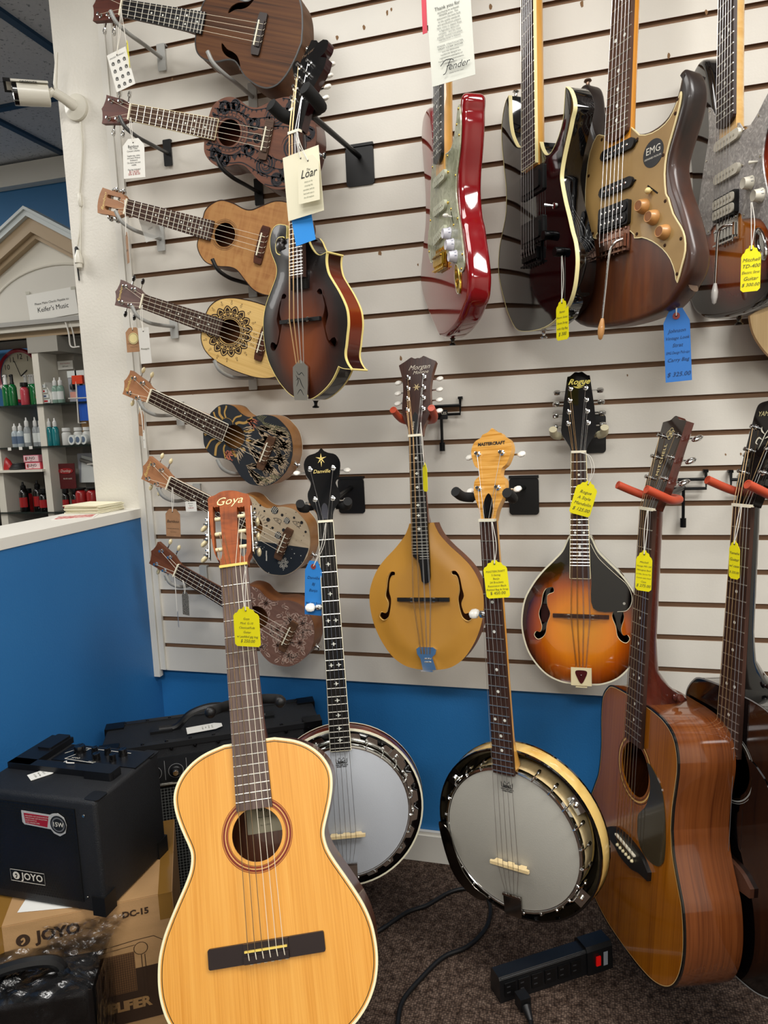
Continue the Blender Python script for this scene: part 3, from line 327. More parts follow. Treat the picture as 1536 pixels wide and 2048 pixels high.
# ================= instruments: shared builders =================
# every instrument is modelled in its own frame: saddle at the origin, +Y to the nut, +Z out of the top
def fretpos(L,n): return L*2**(-n/12)
def board(par,L,ye,wn,we,zt,th,mat,nf,side=None,dots=(),dotm=None,dotr=.003,endcurve=0,inlay=None,binding=None,fw=.0011):
    """fingerboard with its frets and markers; ye = y of its lower end"""
    hw=lambda y: (wn+(we-wn)*(L-y)/(L-ye))/2
    lo=[(hw(ye),ye)] if not endcurve else [(hw(ye)*math.cos(a*PI/8),ye-endcurve*math.sin(a*PI/8)) for a in range(0,9)]
    poly=[(-hw(L),L)]+([( -hw(ye),ye),(hw(ye),ye)] if not endcurve else lo[::-1])+[(hw(L),L)]
    fb=obj('fretboard',G().prism(poly,zt-th,zt,ms=1 if side else None),[mat]+([side] if side else []),par,smooth=20)
    for n in range(1,nf+1):
        y=fretpos(L,n)
        if y<ye+.002: break
        h=hw(y); obj('fret',G().tube([(-h,y,zt),(h,y,zt)],fw,6),fretm,fb)
    if binding:
        g=G()
        for sg in (-1,1): g.tube([(sg*hw(L),L,zt-.001),(sg*hw(ye),ye,zt-.001)],.0012,6)
        g.tube([(-hw(ye),ye,zt-.001),(hw(ye),ye,zt-.001)],.0012,6); obj('board_binding',g,binding,fb)
    for d in dots:
        n,xs=(d,(0,)) if not isinstance(d,tuple) else d
        y=(fretpos(L,n)+fretpos(L,n-1))/2
        for x in xs:
            if inlay: obj('inlay',G().cap([(x+a*inlay[2],y+b*inlay[2]) for a,b in inlay[0]],zt+.0003),inlay[1],fb,smooth=0)
            else: obj('fret_marker',G().disc((x,y),dotr,zt+.0003),dotm or pearl,fb,smooth=0)
    return fb,hw
def neck(par,L,yb,wn,wb,z0,dep,mat,heel=.05,heelz=None,extra=.0):
    """D-shaped neck from the body joint yb up to the nut"""
    g=G(); loops=[]; ys=[yb,yb+.012,yb+.03,yb+.06]+[yb+.06+(L-yb-.06)*k/5 for k in range(1,6)]
    for i,y in enumerate(ys):
        t=(L-y)/(L-yb); w_=(wn+(wb-wn)*t)/2; d=dep+.004*t
        if heelz and y<yb+heel+.02: 
            q=max(0,1-(y-yb)/(heel+.02)); d=d+(heelz-d)*q*q
        if heelz and y==ys[0]: d=heelz
        loops.append([(w_*math.cos(a),y,z0-d*abs(math.sin(a))**.8) for a in [PI*k/10 for k in range(11)]])
    g.rings(loops,0,'fan','fan'); return obj('neck',g,mat,par)
def strings(par,L,n,wn,ws,zn,zs,mat,ye=0,wt=None,zt=None,r=.0005,course=0,mats=None,over=0,ns=None,hx=0):
    xs=lambda w_,i: -w_/2+w_*i/(n-1)
    for i in range(n):
        if course: k=i//2; m_=n//2; o_=(-.0009 if i%2==0 else .0009); xn=-wn/2+wn*k/(m_-1)+o_; x0=-ws/2+ws*k/(m_-1)+o_; xt=-(wt or ws)/2+(wt or ws)*k/(m_-1)+o_
        else: xn=xs(wn,i);x0=xs(ws,i);xt=xs(wt or ws,i)
        pts=[(xn,L,zn),(x0,0,zs)]
        if ye: pts.append((xt,ye,zt if zt is not None else zs))
        if ns: h=ns[i]; pts=[h]+pts
        obj('string',G().tube(pts,r*(1.25 if (mats and i<len(mats)//2) else 1),5),mats[i] if mats else mat,par)
def headstock(par,L,z0,outline,tilt,th,mat,face=None,holes=(),smooth=30):
    g=G().prism(outline,-th,0,holes,mi=0,mt=1 if face else 0)
    return obj('headstock',g,[mat]+([face] if face else []),par,(0,L,z0),(-tilt,0,0),smooth)
def hp(L,z0,tilt,x,y,z=0): # head frame -> instrument frame
    return (x, L+y*math.cos(tilt)+z*math.sin(tilt), z0-y*math.sin(tilt)+z*math.cos(tilt))
_peg={}
def peg(par,x,y,side,style='pearl',bx=.03,th=.014):
    """tuning machine: post on the face, shaft and button out of the side; child of the headstock"""
    k=(style,side,round(bx,3),th)
    if k not in _peg:
        g=G(); g.lathe([(.0052,-.0005),(.0052,.0012),(.003,.002),(.003,.0085),(.0036,.009),(.0036,.0105),(.0015,.011)],n=12)
        zb=-th-.005
        g.lathe([(.0018,0),(.0018,bx)],(0,0,zb),(side,0,0),8); g.box((0,0,-th-.002),(.012,.016,.004))
        if style=='metal': g.lathe([(.002,0),(.009,.0015),(.0105,.007),(.009,.0125),(.004,.015)],(side*bx,0,zb),(side,0,0),10,1,(.45,1))
        else: g.lathe([(.002,0),(.006,.002),(.0085,.007),(.0078,.012),(.003,.0155)],(side*bx,0,zb),(side,0,0),12,1,(.55,1))
        _peg[k]=make_mesh('tuning_peg',g,[chrome,{'pearl':pearlb,'ivory':ivoryb,'metal':chrome,'blackb':black}[style]])
    return obj('tuning_peg',_peg[k],None,par,(x,y,0))
def nut(par,L,w_,z,mat=bone,h=.004,d=.005): return obj('nut',G().box((0,L+d/2-.001,z-.003+h/2),(w_,d,h+.006)),mat,par,smooth=0)
def strap_button(par,p,ax,mat=chrome):
    return obj('strap_button',G().lathe([(.007,0),(.005,.002),(.0035,.006),(.0035,.010),(.0075,.0125),(.0065,.015),(.001,.0155)],p,ax,14),mat,par)
def hollow(par,out,dep,top,side,back=None,holes=(),zt=0,topth=.003,bind=None,bw=.003,smooth=40,arch=None,backbind=None):
    """hollow body: rim + back as 'body', the plate with its sound holes as 'soundboard'"""
    g=G(); n=len(out); g.wall(out,-dep,-.001); g.cap(out,-dep,(),1 if back else 0)
    body=obj('body',g,[side]+([back] if back else []),par,smooth=smooth)
    if arch:
        from mathutils.geometry import delaunay_2d_cdt
        h,rad,step=arch; hs=[list(o) for o in holes]; V2=[];E2=[]
        for lp in [out]+hs:
            o=len(V2); V2+=[Vector((p[0],p[1])) for p in lp]; E2+=[(o+i,o+(i+1)%len(lp)) for i in range(len(lp))]
        xs=[p[0] for p in out]; ys=[p[1] for p in out]; x=min(xs)
        inn=lambda px,py,lp: sum(1 for i in range(len(lp)) if (lp[i][1]>py)!=(lp[(i+1)%len(lp)][1]>py) and px<(lp[(i+1)%len(lp)][0]-lp[i][0])*(py-lp[i][1])/(lp[(i+1)%len(lp)][1]-lp[i][1])+lp[i][0])%2==1
        def dist(px,py): return min((px-p[0])**2+(py-p[1])**2 for p in out)**.5
        while x<max(xs):
            y=min(ys)
            while y<max(ys):
                if inn(x,y,out) and dist(x,y)>step*.6: V2.append(Vector((x,y)))
                y+=step
            x+=step
        vs,_,fs,*_r=delaunay_2d_cdt(V2,E2,[],2 if not hs else 2,1e-6)
        def zf(px,py):
            q=min(1,dist(px,py)/rad); return zt+h*(q*q*(3-2*q))
        keep=[]
        for f in fs:
            cx=sum(vs[i].x for i in f)/len(f);cy=sum(vs[i].y for i in f)/len(f)
            if inn(cx,cy,out) and not any(inn(cx,cy,hh) for hh in hs): keep.append(tuple(f))
        g=G(); V3=[(v.x,v.y,zf(v.x,v.y)) for v in vs]; g.add(V3,keep)
        for lp in hs: g.wall(lp,zt-.003,zt+h*.95)
        sb=obj('soundboard',g,top,par,smooth=50)
    else: sb=obj('soundboard',G().prism(out,zt-topth,zt,holes),top,par,smooth=30)
    if bind:
        o2=inset(out,-.0006); i2=inset(out,bw); g=G(); n=len(out)
        g.wall(o2,zt-bw*1.3,zt+.0006); g.add([(p[0],p[1],zt+.0006) for p in o2]+[(p[0],p[1],zt+.0006) for p in i2],[(i,(i+1)%n,n+(i+1)%n,n+i) for i in range(n)])
        obj('binding',g,bind,par,smooth=30)
    if backbind:
        o2=inset(out,-.0006); obj('back_binding',G().wall(o2,-dep-.0005,-dep+bw*1.3),backbind,par,smooth=30)
    return body,sb
def hanger(p,yaw=0,wy=0.0,style='black',label='',w_=.052,plate=None,zn=0,tilt=0,long=.05):
    """wall hanger with a plate hooked in the slats, an arm and a two-pronged yoke; p = yoke centre"""
    t=thing('wall_hanger',label,'hanger',loc=(p[0],p[1],p[2]))
    g=G(); c,s=math.cos(yaw),math.sin(yaw)
    rot=lambda x,y,z:(c*x-s*y,s*x+c*y,z)
    N=9; pr=[]
    if style in('red','red2'):
        pts=[rot(x*w_*.62,y,z) for x,y,z in ((-1.15,-long-.01,.018),(-1.1,-long*.6,.004),(-.9,-long*.1,-.006),(-.45,.022,-.008),(0,.026,-.008),(.45,.022,-.008),(.9,-long*.1,-.006),(1.1,-long*.6,.004),(1.15,-long-.01,.018))]
        sp=spl(pts,5); tube=[q for q in sp]
        obj('padded_yoke',G().tube(tube,.0078,12),plain('orange_red_rubber','#b8482c',.45),t)
        for q,q2 in ((sp[0],sp[1]),(sp[-1],sp[-2])):
            d=(Vector(q)-Vector(q2)).normalized(); obj('tube_end',G().lathe([(.0079,-.001),(.0079,.0006),(.0055,.0007),(.0052,-.004)],q,d,12,0),plain('orange_red_rubber','#b8482c',.45),t)
    else:
        mat_={'black':rubberblack,'cream':plain('cream_rubber','#c9c1a2',.6),'foam':rubberblack}[style]; rr={'black':.0095,'cream':.0085,'foam':.0125}[style]
        for sg in (-1,1):
            pts=spl([rot(sg*w_*.35,.006,-.004),rot(sg*w_*.62,-.004,-.004),rot(sg*w_*.78,-long*.5,0),rot(sg*w_*.8,-long,.012)],5)
            obj('prong',G().tube(pts,[rr*.6]*5+[rr]*(len(pts)-5),12),mat_,t)
        obj('crossbar',G().tube([rot(-w_*.4,.006,-.004),rot(w_*.4,.006,-.004)],.007,10),blackmetal,t)
    px,pz=plate; L=(px-p[0],wy-p[1]-.006,pz-p[2])
    obj('arm',G().tube([rot(0,.01,-.005),(L[0],L[1],L[2]+.012)],.0058,10),blackmetal,t)
    if style in('red','red2'):
        g=G(); x,y,z=L; 
        for q in ([(x-.045,y-.004,z+.045),(x-.045,y-.010,z+.01),(x+.045,y-.010,z+.01),(x+.045,y-.004,z+.045)],[(x-.045,y-.01,z+.03),(x+.045,y-.01,z+.03)],[(x,y-.008,z+.03),(x,y-.008,z-.07)]): g.tube(q,.0034 if len(q)<3 or 1 else .003,8)
        g.tube([(x,y-.008,z-.055),(x,y-.008,z-.075)],.0065,10); g.box((x-.045,y,z+.047),(.01,.012,.006)); g.box((x+.045,y,z+.047),(.01,.012,.006))
        obj('wire_bracket',g,blackmetal,t)
    else:
        o=obj('backplate',G().prism(rrect(-.034,-.052,.034,.034,.008),-.003,.001),satinblack,t,(L[0],L[1]+.0035,L[2]+.0),(PI/2,0,0)); obj('hook_lip',G().box((L[0],L[1]+.006,L[2]+.037),(.068,.012,.006)),satinblack,t,smooth=0)
    return t
# ================= classical guitar on its stand =================
def goya():
    L=.65; t=thing('classical_guitar','classical guitar with amber spruce top and red rosette, nearest the camera','guitar',P('goya'))
    h=[(.045,.3285),(.078,.3195),(.102,.3075),(.121,.291),(.133,.273),(.1385,.2545),(.1375,.2335),(.132,.2115),(.125,.192),(.118,.174),(.1145,.162),(.1145,.15),(.118,.134),(.127,.115),(.142,.089),(.157,.062),(.1685,.038),(.1765,.012),(.1795,-.012),(.1795,-.035),(.176,-.057),(.168,-.08),(.153,-.104),(.13,-.126),(.098,-.145),(.06,-.1565),(.025,-.161)]
    out=sym(h,-.1622)
    spruce=wood('amber_spruce_top','#d88f2e','#e6a142','#eeae50',420,4,.32,.3)
    rim=wood('goya_rim_mahogany','#4a2412','#6d3a1e',None,200,8,.3,.4)
    holes=[circle((0,.1745),.0435,44)]
    body,sb=hollow(t,out,.095,spruce,rim,rim,holes,bind=plain('ivory_binding','#efe8bd',.35),bw=.0035)
    # purfling line inside the binding
    pf=inset(out,.0062); obj('purfling',G().ribbon(pf,.0012,.0004,True),plain('dark_green_purfling','#2c2a18',.4),sb,smooth=0)
    for r,w_,c in ((.0495,.0006,'#3a1410'),(.052,.0032,'#8c3a20'),(.0547,.0007,'#e3c48a'),(.0572,.0034,'#7c2a18'),(.0605,.0012,'#8c3a20')): obj('rosette_ring',G().ribbon(circle((0,.1745),r,64),w_,.0003,True),plain('rosette'+c,c,.35),sb,smooth=0)
    obj('paper_label',G().prism(rrect(-.034,.165,.034,.215,.001),-.0935,-.093),plain('label_paper','#b9b094',.7),t,smooth=0)
    for k,(s,z) in enumerate((('Goya',.011),('Made in Sweden',.004),('No. 115923',.004))): text(s,z,ink,t,(0,.206-.014*k,-.0927))
    fb,hw=board(t,L,.216,.052,.062,.0075,.0075,rosewood2,19)
    nut(t,L,.053,.0075,plain('yellowed_bone','#e6c860',.4))
    neck(t,L,.325,.052,.061,.0005,.021,mahog,.06,.09)
    # bridge
    dk=plain('bridge_rosewood','#241714',.45); g=G(); g.prism(rrect(-.096,-.017,-.036,.013,.003),0,.006); g.prism(rrect(.036,-.017,.096,.013,.003),0,.006); g.box((0,-.002,.0045),(.074,.03,.009)); br=obj('bridge',g,dk,t,smooth=20)
    obj('saddle',G().box((0,.002,.0095),(.07,.003,.006)),plain('yellowed_bone','#e6c860',.4),br,smooth=0)
    obj('tie_block',G().box((0,-.010,.0085),(.074,.011,.007)),dk,br,smooth=0)
    for i in range(6):
        x=-.029+.0116*i; obj('string_knot',G().tube([(x,0,.012),(x+.001,-.009,.0125),(x+.0015,-.018,.007),(x+.005,-.019,.003)],.0008,5),nylon,br)
    # slotted head
    z0=.0005; tl=R_(14)
    ho=spl([(-.0265,.003),(-.0275,.018),(-.0365,.034),(-.042,.07),(-.0455,.115),(-.0485,.160)],4)+spl([(-.0455,.1655),(-.034,.1685),(-.022,.1745),(-.006,.1755),(.010,.1715),(.022,.165),(.0335,.1605)],4)+spl([(.0375,.150),(.0365,.115),(.036,.07),(.034,.03),(.028,.016),(.0265,.003)],4)
    slots=[[(-.0345,.030),(-.0215,.030),(-.0245,.132),(-.028,.139),(-.035,.139),(-.0385,.132)],[(.012,.030),(.0255,.030),(.0255,.124),(.022,.131),(.014,.131),(.0095,.124)]]
    slots=[spl(s,4,True) for s in slots]
    hm=wood('figured_mahogany_head','#6a3210','#93481a','#a4541f',160,10,.5,0,figure=50)
    hd=headstock(t,L,z0+.004,ho,tl,.019,hm,holes=slots)
    g=G()
    for k in range(6):
        pass
    for side in (-1,1):
        xs=-.028 if side<0 else .018; xe=-.047 if side<0 else .0375
        for q,y in enumerate((.045,.08,.115)):
            obj('roller',G().lathe([(.0036,-.0085),(.0042,-.007),(.0042,.007),(.0036,.0085)],(xs,y,-.008),(1,0,0),10),cream,hd)
            g=G(); g.lathe([(.0015,0),(.0015,.013)],(xe,y-.006,-.008),(side,0,-.15),8); g.lathe([(.006,0),(.0065,.004),(.003,.005)],(xe+side*.001,y,-.008),(side,0,0),12); g.ball((xe+side*.006,y+.004,-.009),.0038,10); g.ball((xe+side*.006,y-.007,-.009),.0042,10)
            g.lathe([(.002,0),(.0065,.002),(.009,.008),(.0085,.014),(.0035,.018)],(xe+side*.008,y-.004,-.02),(side*.8,-.25,-.6) if side<0 else (-.1,-.1,-1),12,1,(.55,1))
            obj('tuning_machine',g,[chrome,ivoryb],hd)
        obj('tuner_plate',G().box((xe+side*.0006,.08,-.0085),(.0012,.105,.014)),nickel,hd,smooth=0)
    text('Goya',.026,plain('gold_logo','#f0dba0',.4),hd,(-.006,.1495,.0006),shear=.35)
    ns=[]
    for i in range(6):
        k=i if i<3 else 5-i; x=-.030+.003*k if i<3 else .020-.003*k; y=(.045,.08,.115)[k]; ns.append(hp(L,z0+.004,tl,x,y,-.004))
    strings(t,L,6,.043,.058,.0105,.0122,nylon,r=.00048,mats=[bronze]*3+[nylon]*3,ns=ns)
    return t
gy_=goya()
# floor stand behind it
def stand():
    M=P('goya'); t=thing('guitar_stand','black tubular guitar stand holding the amber classical guitar','stand',loc=(0,0,0))
    q=lambda x,y,z: tuple(M@Vector((x,y,z)))
    base=q(0,-.1,-.15); fl=(base[0]-.01,base[1]+.06,.02)
    obj('upright',G().tube([q(0,.402,-.042),q(0,.402,-.125),q(0,0,-.135),fl],.009,12),blackmetal,t)
    for sg in (-1,1):
        o=obj('yoke_arm',G().tube(spl([q(0,.402,-.045),q(sg*.03,.400,-.045),q(sg*.055,.395,-.033),q(sg*.063,.388,.006)],5),.009,12),rubberblack,t)
        e=q(sg*.0632,.388,.008); obj('end_cap',G().ball(e,.0105,12),satinblack,t)
    for sg in (-1,1):
        obj('cradle_arm',G().tube(spl([q(0,-.1,-.14),q(sg*.06,-.16,-.11),q(sg*.09,-.172,-.05),q(sg*.09,-.163,.03)],5),.008,10),rubberblack,t)
    for a in (100,215,335):
        d=.19 if a==100 else .2; obj('leg',G().tube([(fl[0],fl[1],.12),(fl[0]+math.cos(R_(a))*d,fl[1]+math.sin(R_(a))*d*.8,.012)],.008,10),blackmetal,t)
    return t
stand()
# ================= two dreadnoughts on red hangers =================
def dread(key,name,label,out,L,topm,sidem,neckm,headm,hm_logo,dep,yama=False,dy=0,bindm=None):
    t=thing(name,label,'guitar',P(key))
    out=[(x,y+dy) for x,y in out]; sh=(0,.152+dy)
    body,sb=hollow(t,out,dep,topm,sidem,sidem,[circle(sh,.05,44)],bind=bindm or plain('black_binding','#0d0c0b',.2,0,.6),bw=.0025)
    for r,w_,c in ((.0545,.0008,'#2a2010'),(.0585,.0025,'#d8b36a' if not yama else '#9a9a94'),(.0625,.0009,'#2a2010' if not yama else '#9a9a94')): obj('rosette_ring',G().ribbon(circle(sh,r,60),w_,.0003,True),plain('ros'+c,c,.35),sb,smooth=0)
    if not yama: obj('top_edge_line',G().ribbon(inset(out,.0035),.001,.0005,True),plain('pale_line','#cdb27a',.35),sb,smooth=0)
    else: obj('top_edge_line',G().ribbon(inset(out,.001),.0022,.0007,True),plain('grey_line','#8f8f8c',.3),sb,smooth=0)
    fb,hw=board(t,L,.204+dy*.2,.044,.0565,.0085,.008,rosewood,20,dots=(3,5,7,9,(12,(-.01,.01)),15,17),dotm=pearl,dotr=.003)
    nut(t,L,.044,.0085)
    neck(t,L,.286+dy,.044,.0545,.0008,.021,neckm,.07,dep*.92)
    g_=[(x,y+dy) for x,y in D['mi_guard']]
    if not yama: obj('pickguard',G().prism(spl(g_,4,True),.0003,.0016),plain('smoked_tortoise','#3a3222',.12,0,.8),sb,smooth=20)
    else: obj('pickguard',G().prism(spl(g_,4,True),.0003,.0016),plain('black_guard','#08080a',.12,0,.8),sb,smooth=20)
    bo=spl([(-.078,-.006),(-.05,.010),(0,.016),(.05,.010),(.078,-.006)],4)+spl([(.078,-.022),(.045,-.026),(.02,-.034),(-.02,-.034),(-.045,-.026),(-.078,-.022)],4)
    br=obj('bridge',G().prism([(x,y+(dy*.4 if yama else 0)) for x,y in bo],0,.008),plain('black_bridge','#141211',.4) if not yama else plain('brown_bridge','#4a2c1e',.4),t,smooth=20); y0=dy*.4 if yama else 0
    obj('saddle',G().box((0,y0+.002,.009),(.072,.003,.008),rz=-.05),bone,br,smooth=0)
    for i in range(6): obj('bridge_pin',G().lathe([(.002,0),(.0032,.001),(.0034,.003),(.0022,.0052),(.0006,.0058)],(-.0275+.011*i,y0-.014,.008),n=10),cream,br)
    tl=R_(14); z0=.005
    if not yama:
        ho=spl([(-.022,.002),(-.0255,.02),(-.034,.042),(-.035,.075),(-.0355,.12),(-.0375,.168)],4)+spl([(-.0265,.1695),(-.014,.1715),(-.004,.178),(.004,.178),(.014,.1715),(.0265,.1695),(.0375,.168)],4)[1:]+spl([(.0375,.166),(.0355,.12),(.035,.075),(.034,.042),(.0255,.02),(.022,.002)],4)
    else:
        ho=spl([(-.022,.002),(-.0255,.02),(-.034,.04),(-.0345,.08),(-.0375,.15),(-.037,.178),(-.030,.186),(-.012,.189),(0,.193),(.012,.189),(.030,.186),(.037,.178),(.0375,.15),(.0345,.08),(.034,.04),(.0255,.02),(.022,.002)],4)
    hd=headstock(t,L,z0,ho,tl,.016,neckm,headm)
    ns=[]
    for side in (-1,1):
        for y in (.06,.1,.141): peg(hd,side*.0255,y,side,'metal',.02,.016)
    for i in range(6):
        k=i if i<3 else 5-i; ns.append(hp(L,z0,tl,(-1 if i<3 else 1)*.0255,(.06,.1,.141)[k],.006))
    strings(t,L,6,.037,.056,.0115,.0135,bronze,r=.0005,mats=[bronze]*4+[steelstr]*2,ns=ns,ye=y0-.012 if yama else -.012,zt=.008)
    if not yama:
        text('MITCHELL',.0125,plain('gold_logo','#a8863e',.4),hd,(-.004,.095,.0006),(0,0,PI/2),space=1.1); g=G()
        for cx,cy in ((.0,.140),(0,.150),(-.006,.145),(.006,.145)): g.ribbon(circle((cx,cy),.0058,18),.0009,.0005,True)
        obj('head_emblem',g,plain('gold_logo','#a8863e',.4),hd,smooth=0)
    else:
        text('YAMAHA',.0125,plain('gold_logo2','#cfc38e',.4),hd,(-.002,.165,.0006)); g=G()
        g.ribbon(spl([(-.004,.10),(0,.115),(.004,.13),(.012,.142)],6),.0025,.0005,False,0,True); g.ribbon(spl([(0,.118),(-.010,.122),(-.014,.114),(-.008,.110)],6),.0035,.0005,False,0,True); g.ribbon(spl([(.002,.128),(-.008,.135),(-.010,.142)],6),.003,.0005,False,0,True); g.ribbon(spl([(.004,.12),(.014,.124),(.018,.118)],6),.0035,.0005,False,0,True)
        obj('head_emblem',g,plain('leaf_logo','#d8d4c0',.4),hd,smooth=0)
    strap_button(t,(.0,.268+dy,-dep*.5),(0,1,.1)) if False else strap_button(t,(.026,.30+dy,-dep*.55),(1,.3,0),plain('mahogany_knob','#4a1d12',.2,0,.6))
    return t
mo=spl([(.02,.2868),(-.0441,.2862),(-.1015,.2812),(-.1225,.2692),(-.1374,.2502),(-.1425,.2303),(-.1415,.193),(-.1351,.1407),(-.1385,.0845),(-.1517,.0506),(-.1679,.0146),(-.185,-.04),(-.1895,-.085),(-.182,-.13),(-.160,-.166),(-.1289,-.1882),(-.0765,-.2026),(-.03,-.2065),(.0259,-.2063),(.07,-.203),(.108,-.195),(.1425,-.178),(.1659,-.1547),(.1809,-.1224),(.1866,-.0858),(.1841,-.0475),(.1751,-.0086),(.1633,.0148),(.1491,.0418),(.1377,.0682),(.1314,.0981),(.1302,.1084),(.1301,.1423),(.1337,.1778),(.1366,.2087),(.1337,.2341),(.1245,.2565),(.1096,.2715),(.0826,.2825),(.0483,.2865)],4,True)
cedar=wood('glossy_amber_cedar_top','#7a4208','#96560e','#a06012',300,3,.12,.8); mside=wood('glossy_mahogany_side','#4e2510','#6a3819','#76421f',160,5,.14,.8,side=230)
redm=wood('glossy_red_mahogany_neck','#3a1710','#5a261a',None,200,8,.18,.8)
dread('mitchell','acoustic_guitar','glossy amber dreadnought guitar with brown sides, hung on red yoke beside the right banjo',mo,.648,cedar,mside,redm,plain('dark_gloss_face','#1c100c',.12,0,1),None,.109)
blk=plain('gloss_black_body','#040405',.08,0,1)
dread('yamaha','acoustic_guitar','gloss black dreadnought guitar at the right edge with gold lettered head',[(x*.95,y) for x,y in mo],.648,blk,blk,blk,blk,None,.11,True,.035,plain('gloss_black_body','#040405',.08,0,1))
# ================= mandolins =================
def amando(key,label,h,f1,topm,sidem,neckm,headm,headout,tuners,tail,dotlist,brass,bcol,arch=.008,right_ext=False,bind=None,pegst='pearl',dep=.042):
    L=.352; t=thing('mandolin',label,'mandolin',P(key))
    tail_y=min(y for x,y in h)-.001; out=sym(h,tail_y)
    f1=spl(f1,3,True); cx=sum(p[0] for p in f1)/len(f1); f2=[(-x,y) for x,y in f1][::-1] if True else None
    body,sb=hollow(t,out,dep,topm,sidem,sidem,[f1,f2],bind=bind,bw=.0028,arch=(arch,.05,.011),backbind=bind)
    for ff in (f1,f2): obj('soundhole_edge',G().tube([(p[0],p[1],arch*.55) for p in ff],.0009,5,closed=True),plain('pale_edge','#d8b878',.4) if key=='mm' else plain('cream_plastic','#efe3b8',.4),sb)
    zt=.019
    if key=='mm':
        hwd=lambda y:.0148+.0055*(L-y)/(L-.03)
        poly=[(-.0148,L),(-.0195,.1), (-.0155,.092),(-.008,.087),(-.003,.078),(-.001,.062),(.000,.045)]+[(.009+.0095*math.cos(a),.044-.009*math.sin(a)) for a in [PI-PI*k/6 for k in range(1,6)]]+[(.0195,.05),(.0195,.1),(.0148,L)]
        fb=obj('fretboard',G().prism(poly,zt-.008,zt),ebony,t,smooth=20)
        for n in range(1,25):
            y=fretpos(L,n)
            if y<.07: break
            h_=.0148+.0047*(L-y)/(L-.1); x0=-h_ if y>.094 else (-.002)
            obj('fret',G().tube([(x0,y,zt),(min(h_,.0195),y,zt)],.0009,6),fretm,fb)
        dia=[(-1,0),(-.3,.35),(0,.9),(.3,.35),(1,0),(.3,-.35),(0,-.9),(-.3,-.35)]
        for n in (3,5,7,10,12,15): y=(fretpos(L,n)+fretpos(L,n-1))/2; obj('inlay',G().cap([(a*.006,y+b*.004) for a,b in dia],zt+.0003),pearl,fb,smooth=0)
    else: fb,hw_=board(t,L,.083,.0295,.042,zt,.008,rosewood,20,dots=dotlist,dotm=pearl,dotr=.0026,binding=cream)
    nut(t,L,.0305,zt); neck(t,L,.165,.0295,.039,zt-.0075,.014,neckm,.03,.05)
    g=G(); g.box((0,0,arch+.004),(.117,.008,.006)); g.prism([(-.035,-.003),(.035,-.003),(.035,.003),(-.035,.003)],arch+.009,arch+.0125); br=obj('bridge',g,bcol,t,smooth=0)
    for sg in (-1,1): obj('bridge_wheel',G().lathe([(.0048,0),(.0048,.0025)],(sg*.025,0,arch+.0068),n=14),nickel,br)
    tl=R_(12); z0=zt-.002
    hd=headstock(t,L,z0,headout,tl,.014,neckm,headm)
    for x,y,s in tuners: peg(hd,x,y,s,pegst,.0225)
    left=sorted([q for q in tuners if q[2]<0],key=lambda q:q[1]); right=sorted([q for q in tuners if q[2]>0],key=lambda q:-q[1])
    ns=[hp(L,z0,tl,q[0],q[1],.006) for q in left+right]
    strings(t,L,8,.023,.039,zt+.0025,arch+.0135,bronze,r=.0004,course=1,mats=[bronze]*4+[steelstr]*4,ns=ns,ye=tail_y+.036,wt=.019,zt=.012)
    return t,sb,hd,tail_y
amber=mottled('honey_varnish_top',[(.3,'#b07c2a'),(.7,'#c08c38')],(8,3,8),.38,.25)
mh=spl([(-.0155,.002),(-.019,.022),(-.029,.043),(-.0325,.07),(-.031,.105),(-.034,.135),(-.043,.168)],4)+spl([(-.028,.176),(-.015,.1835),(-.010,.1815)],3)+spl([(-.005,.1795),(0,.1805),(.005,.1795)],3)+spl([(.010,.1815),(.015,.1835),(.028,.176)],3)+spl([(.043,.168),(.034,.135),(.031,.105),(.0325,.07),(.029,.043),(.019,.022),(.0155,.002)],4)
mt=[(-.0195,y,-1) for y in (.06,.086,.110,.135)]+[(.0165,y,1) for y in (.06,.085,.109,.134)]
mm,msb,mhd,ty=amando('mm','honey amber teardrop mandolin with dark scroll-lettered head, left of the maple banjo',D['mm_h'],D['mm_f1'],amber,wood('satin_mahogany_rim','#5c3018','#7a4626',None,120,8,.45),mahog,wood('dark_rosewood_face','#2a1712','#46291e',None,240,8,.3,.4),mh,mt,None,(),None,plain('black_bridge','#141211',.4))
obj('tailpiece',G().prism(D['mm_tail'],.004,.011).box((0,-.155,-.004),(.026,.004,.022)),chrome,mm,smooth=25)
for i in range(8): obj('string_hook',G().lathe([(.0016,0),(.0016,.0025)],(-.006+.004*(i%4)+.004,-.128-.007*(i//4),.011),n=8),nickel,mm)
sil=plain('silver_inlay','#cfc6b4',.35)
text('Morgan',.016,sil,mhd,(.004,.158,.0006),shear=.5); text('Monroe',.011,sil,mhd,(.008,.146,.0006),shear=.4)
g=G()
for k in range(6): a=k*PI/3; g.cap([(.0,.112),(.0035*math.cos(a-.35),.112+.0035*math.sin(a-.35)),(.0095*math.cos(a),.112+.0095*math.sin(a)),(.0035*math.cos(a+.35),.112+.0035*math.sin(a+.35))],.0006)
obj('star_inlay',g,plain('gold_pearl','#d6c08c',.35),mhd,smooth=0)
obj('truss_rod_cover',G().prism([(-.009,.004),(-.008,.045),(-.002,.056),(.006,.045),(.008,.004)],.0002,.0014),satinblack,mhd,smooth=0); text('A Ricky',.006,sil,mhd,(-.005,.024,.0018),(0,0,PI/2))
rh=spl([(-.0145,.002),(-.021,.018),(-.035,.041)],4)+[(-.0365,.05),(-.0325,.10),(-.0235,.170)]+spl([(-.018,.171),(-.0125,.1755),(-.007,.1795),(0,.1785),(.007,.1795),(.0125,.1755),(.018,.171)],3)+[(.0235,.170),(.0325,.10),(.0365,.05)]+spl([(.035,.041),(.021,.018),(.0145,.002)],4)
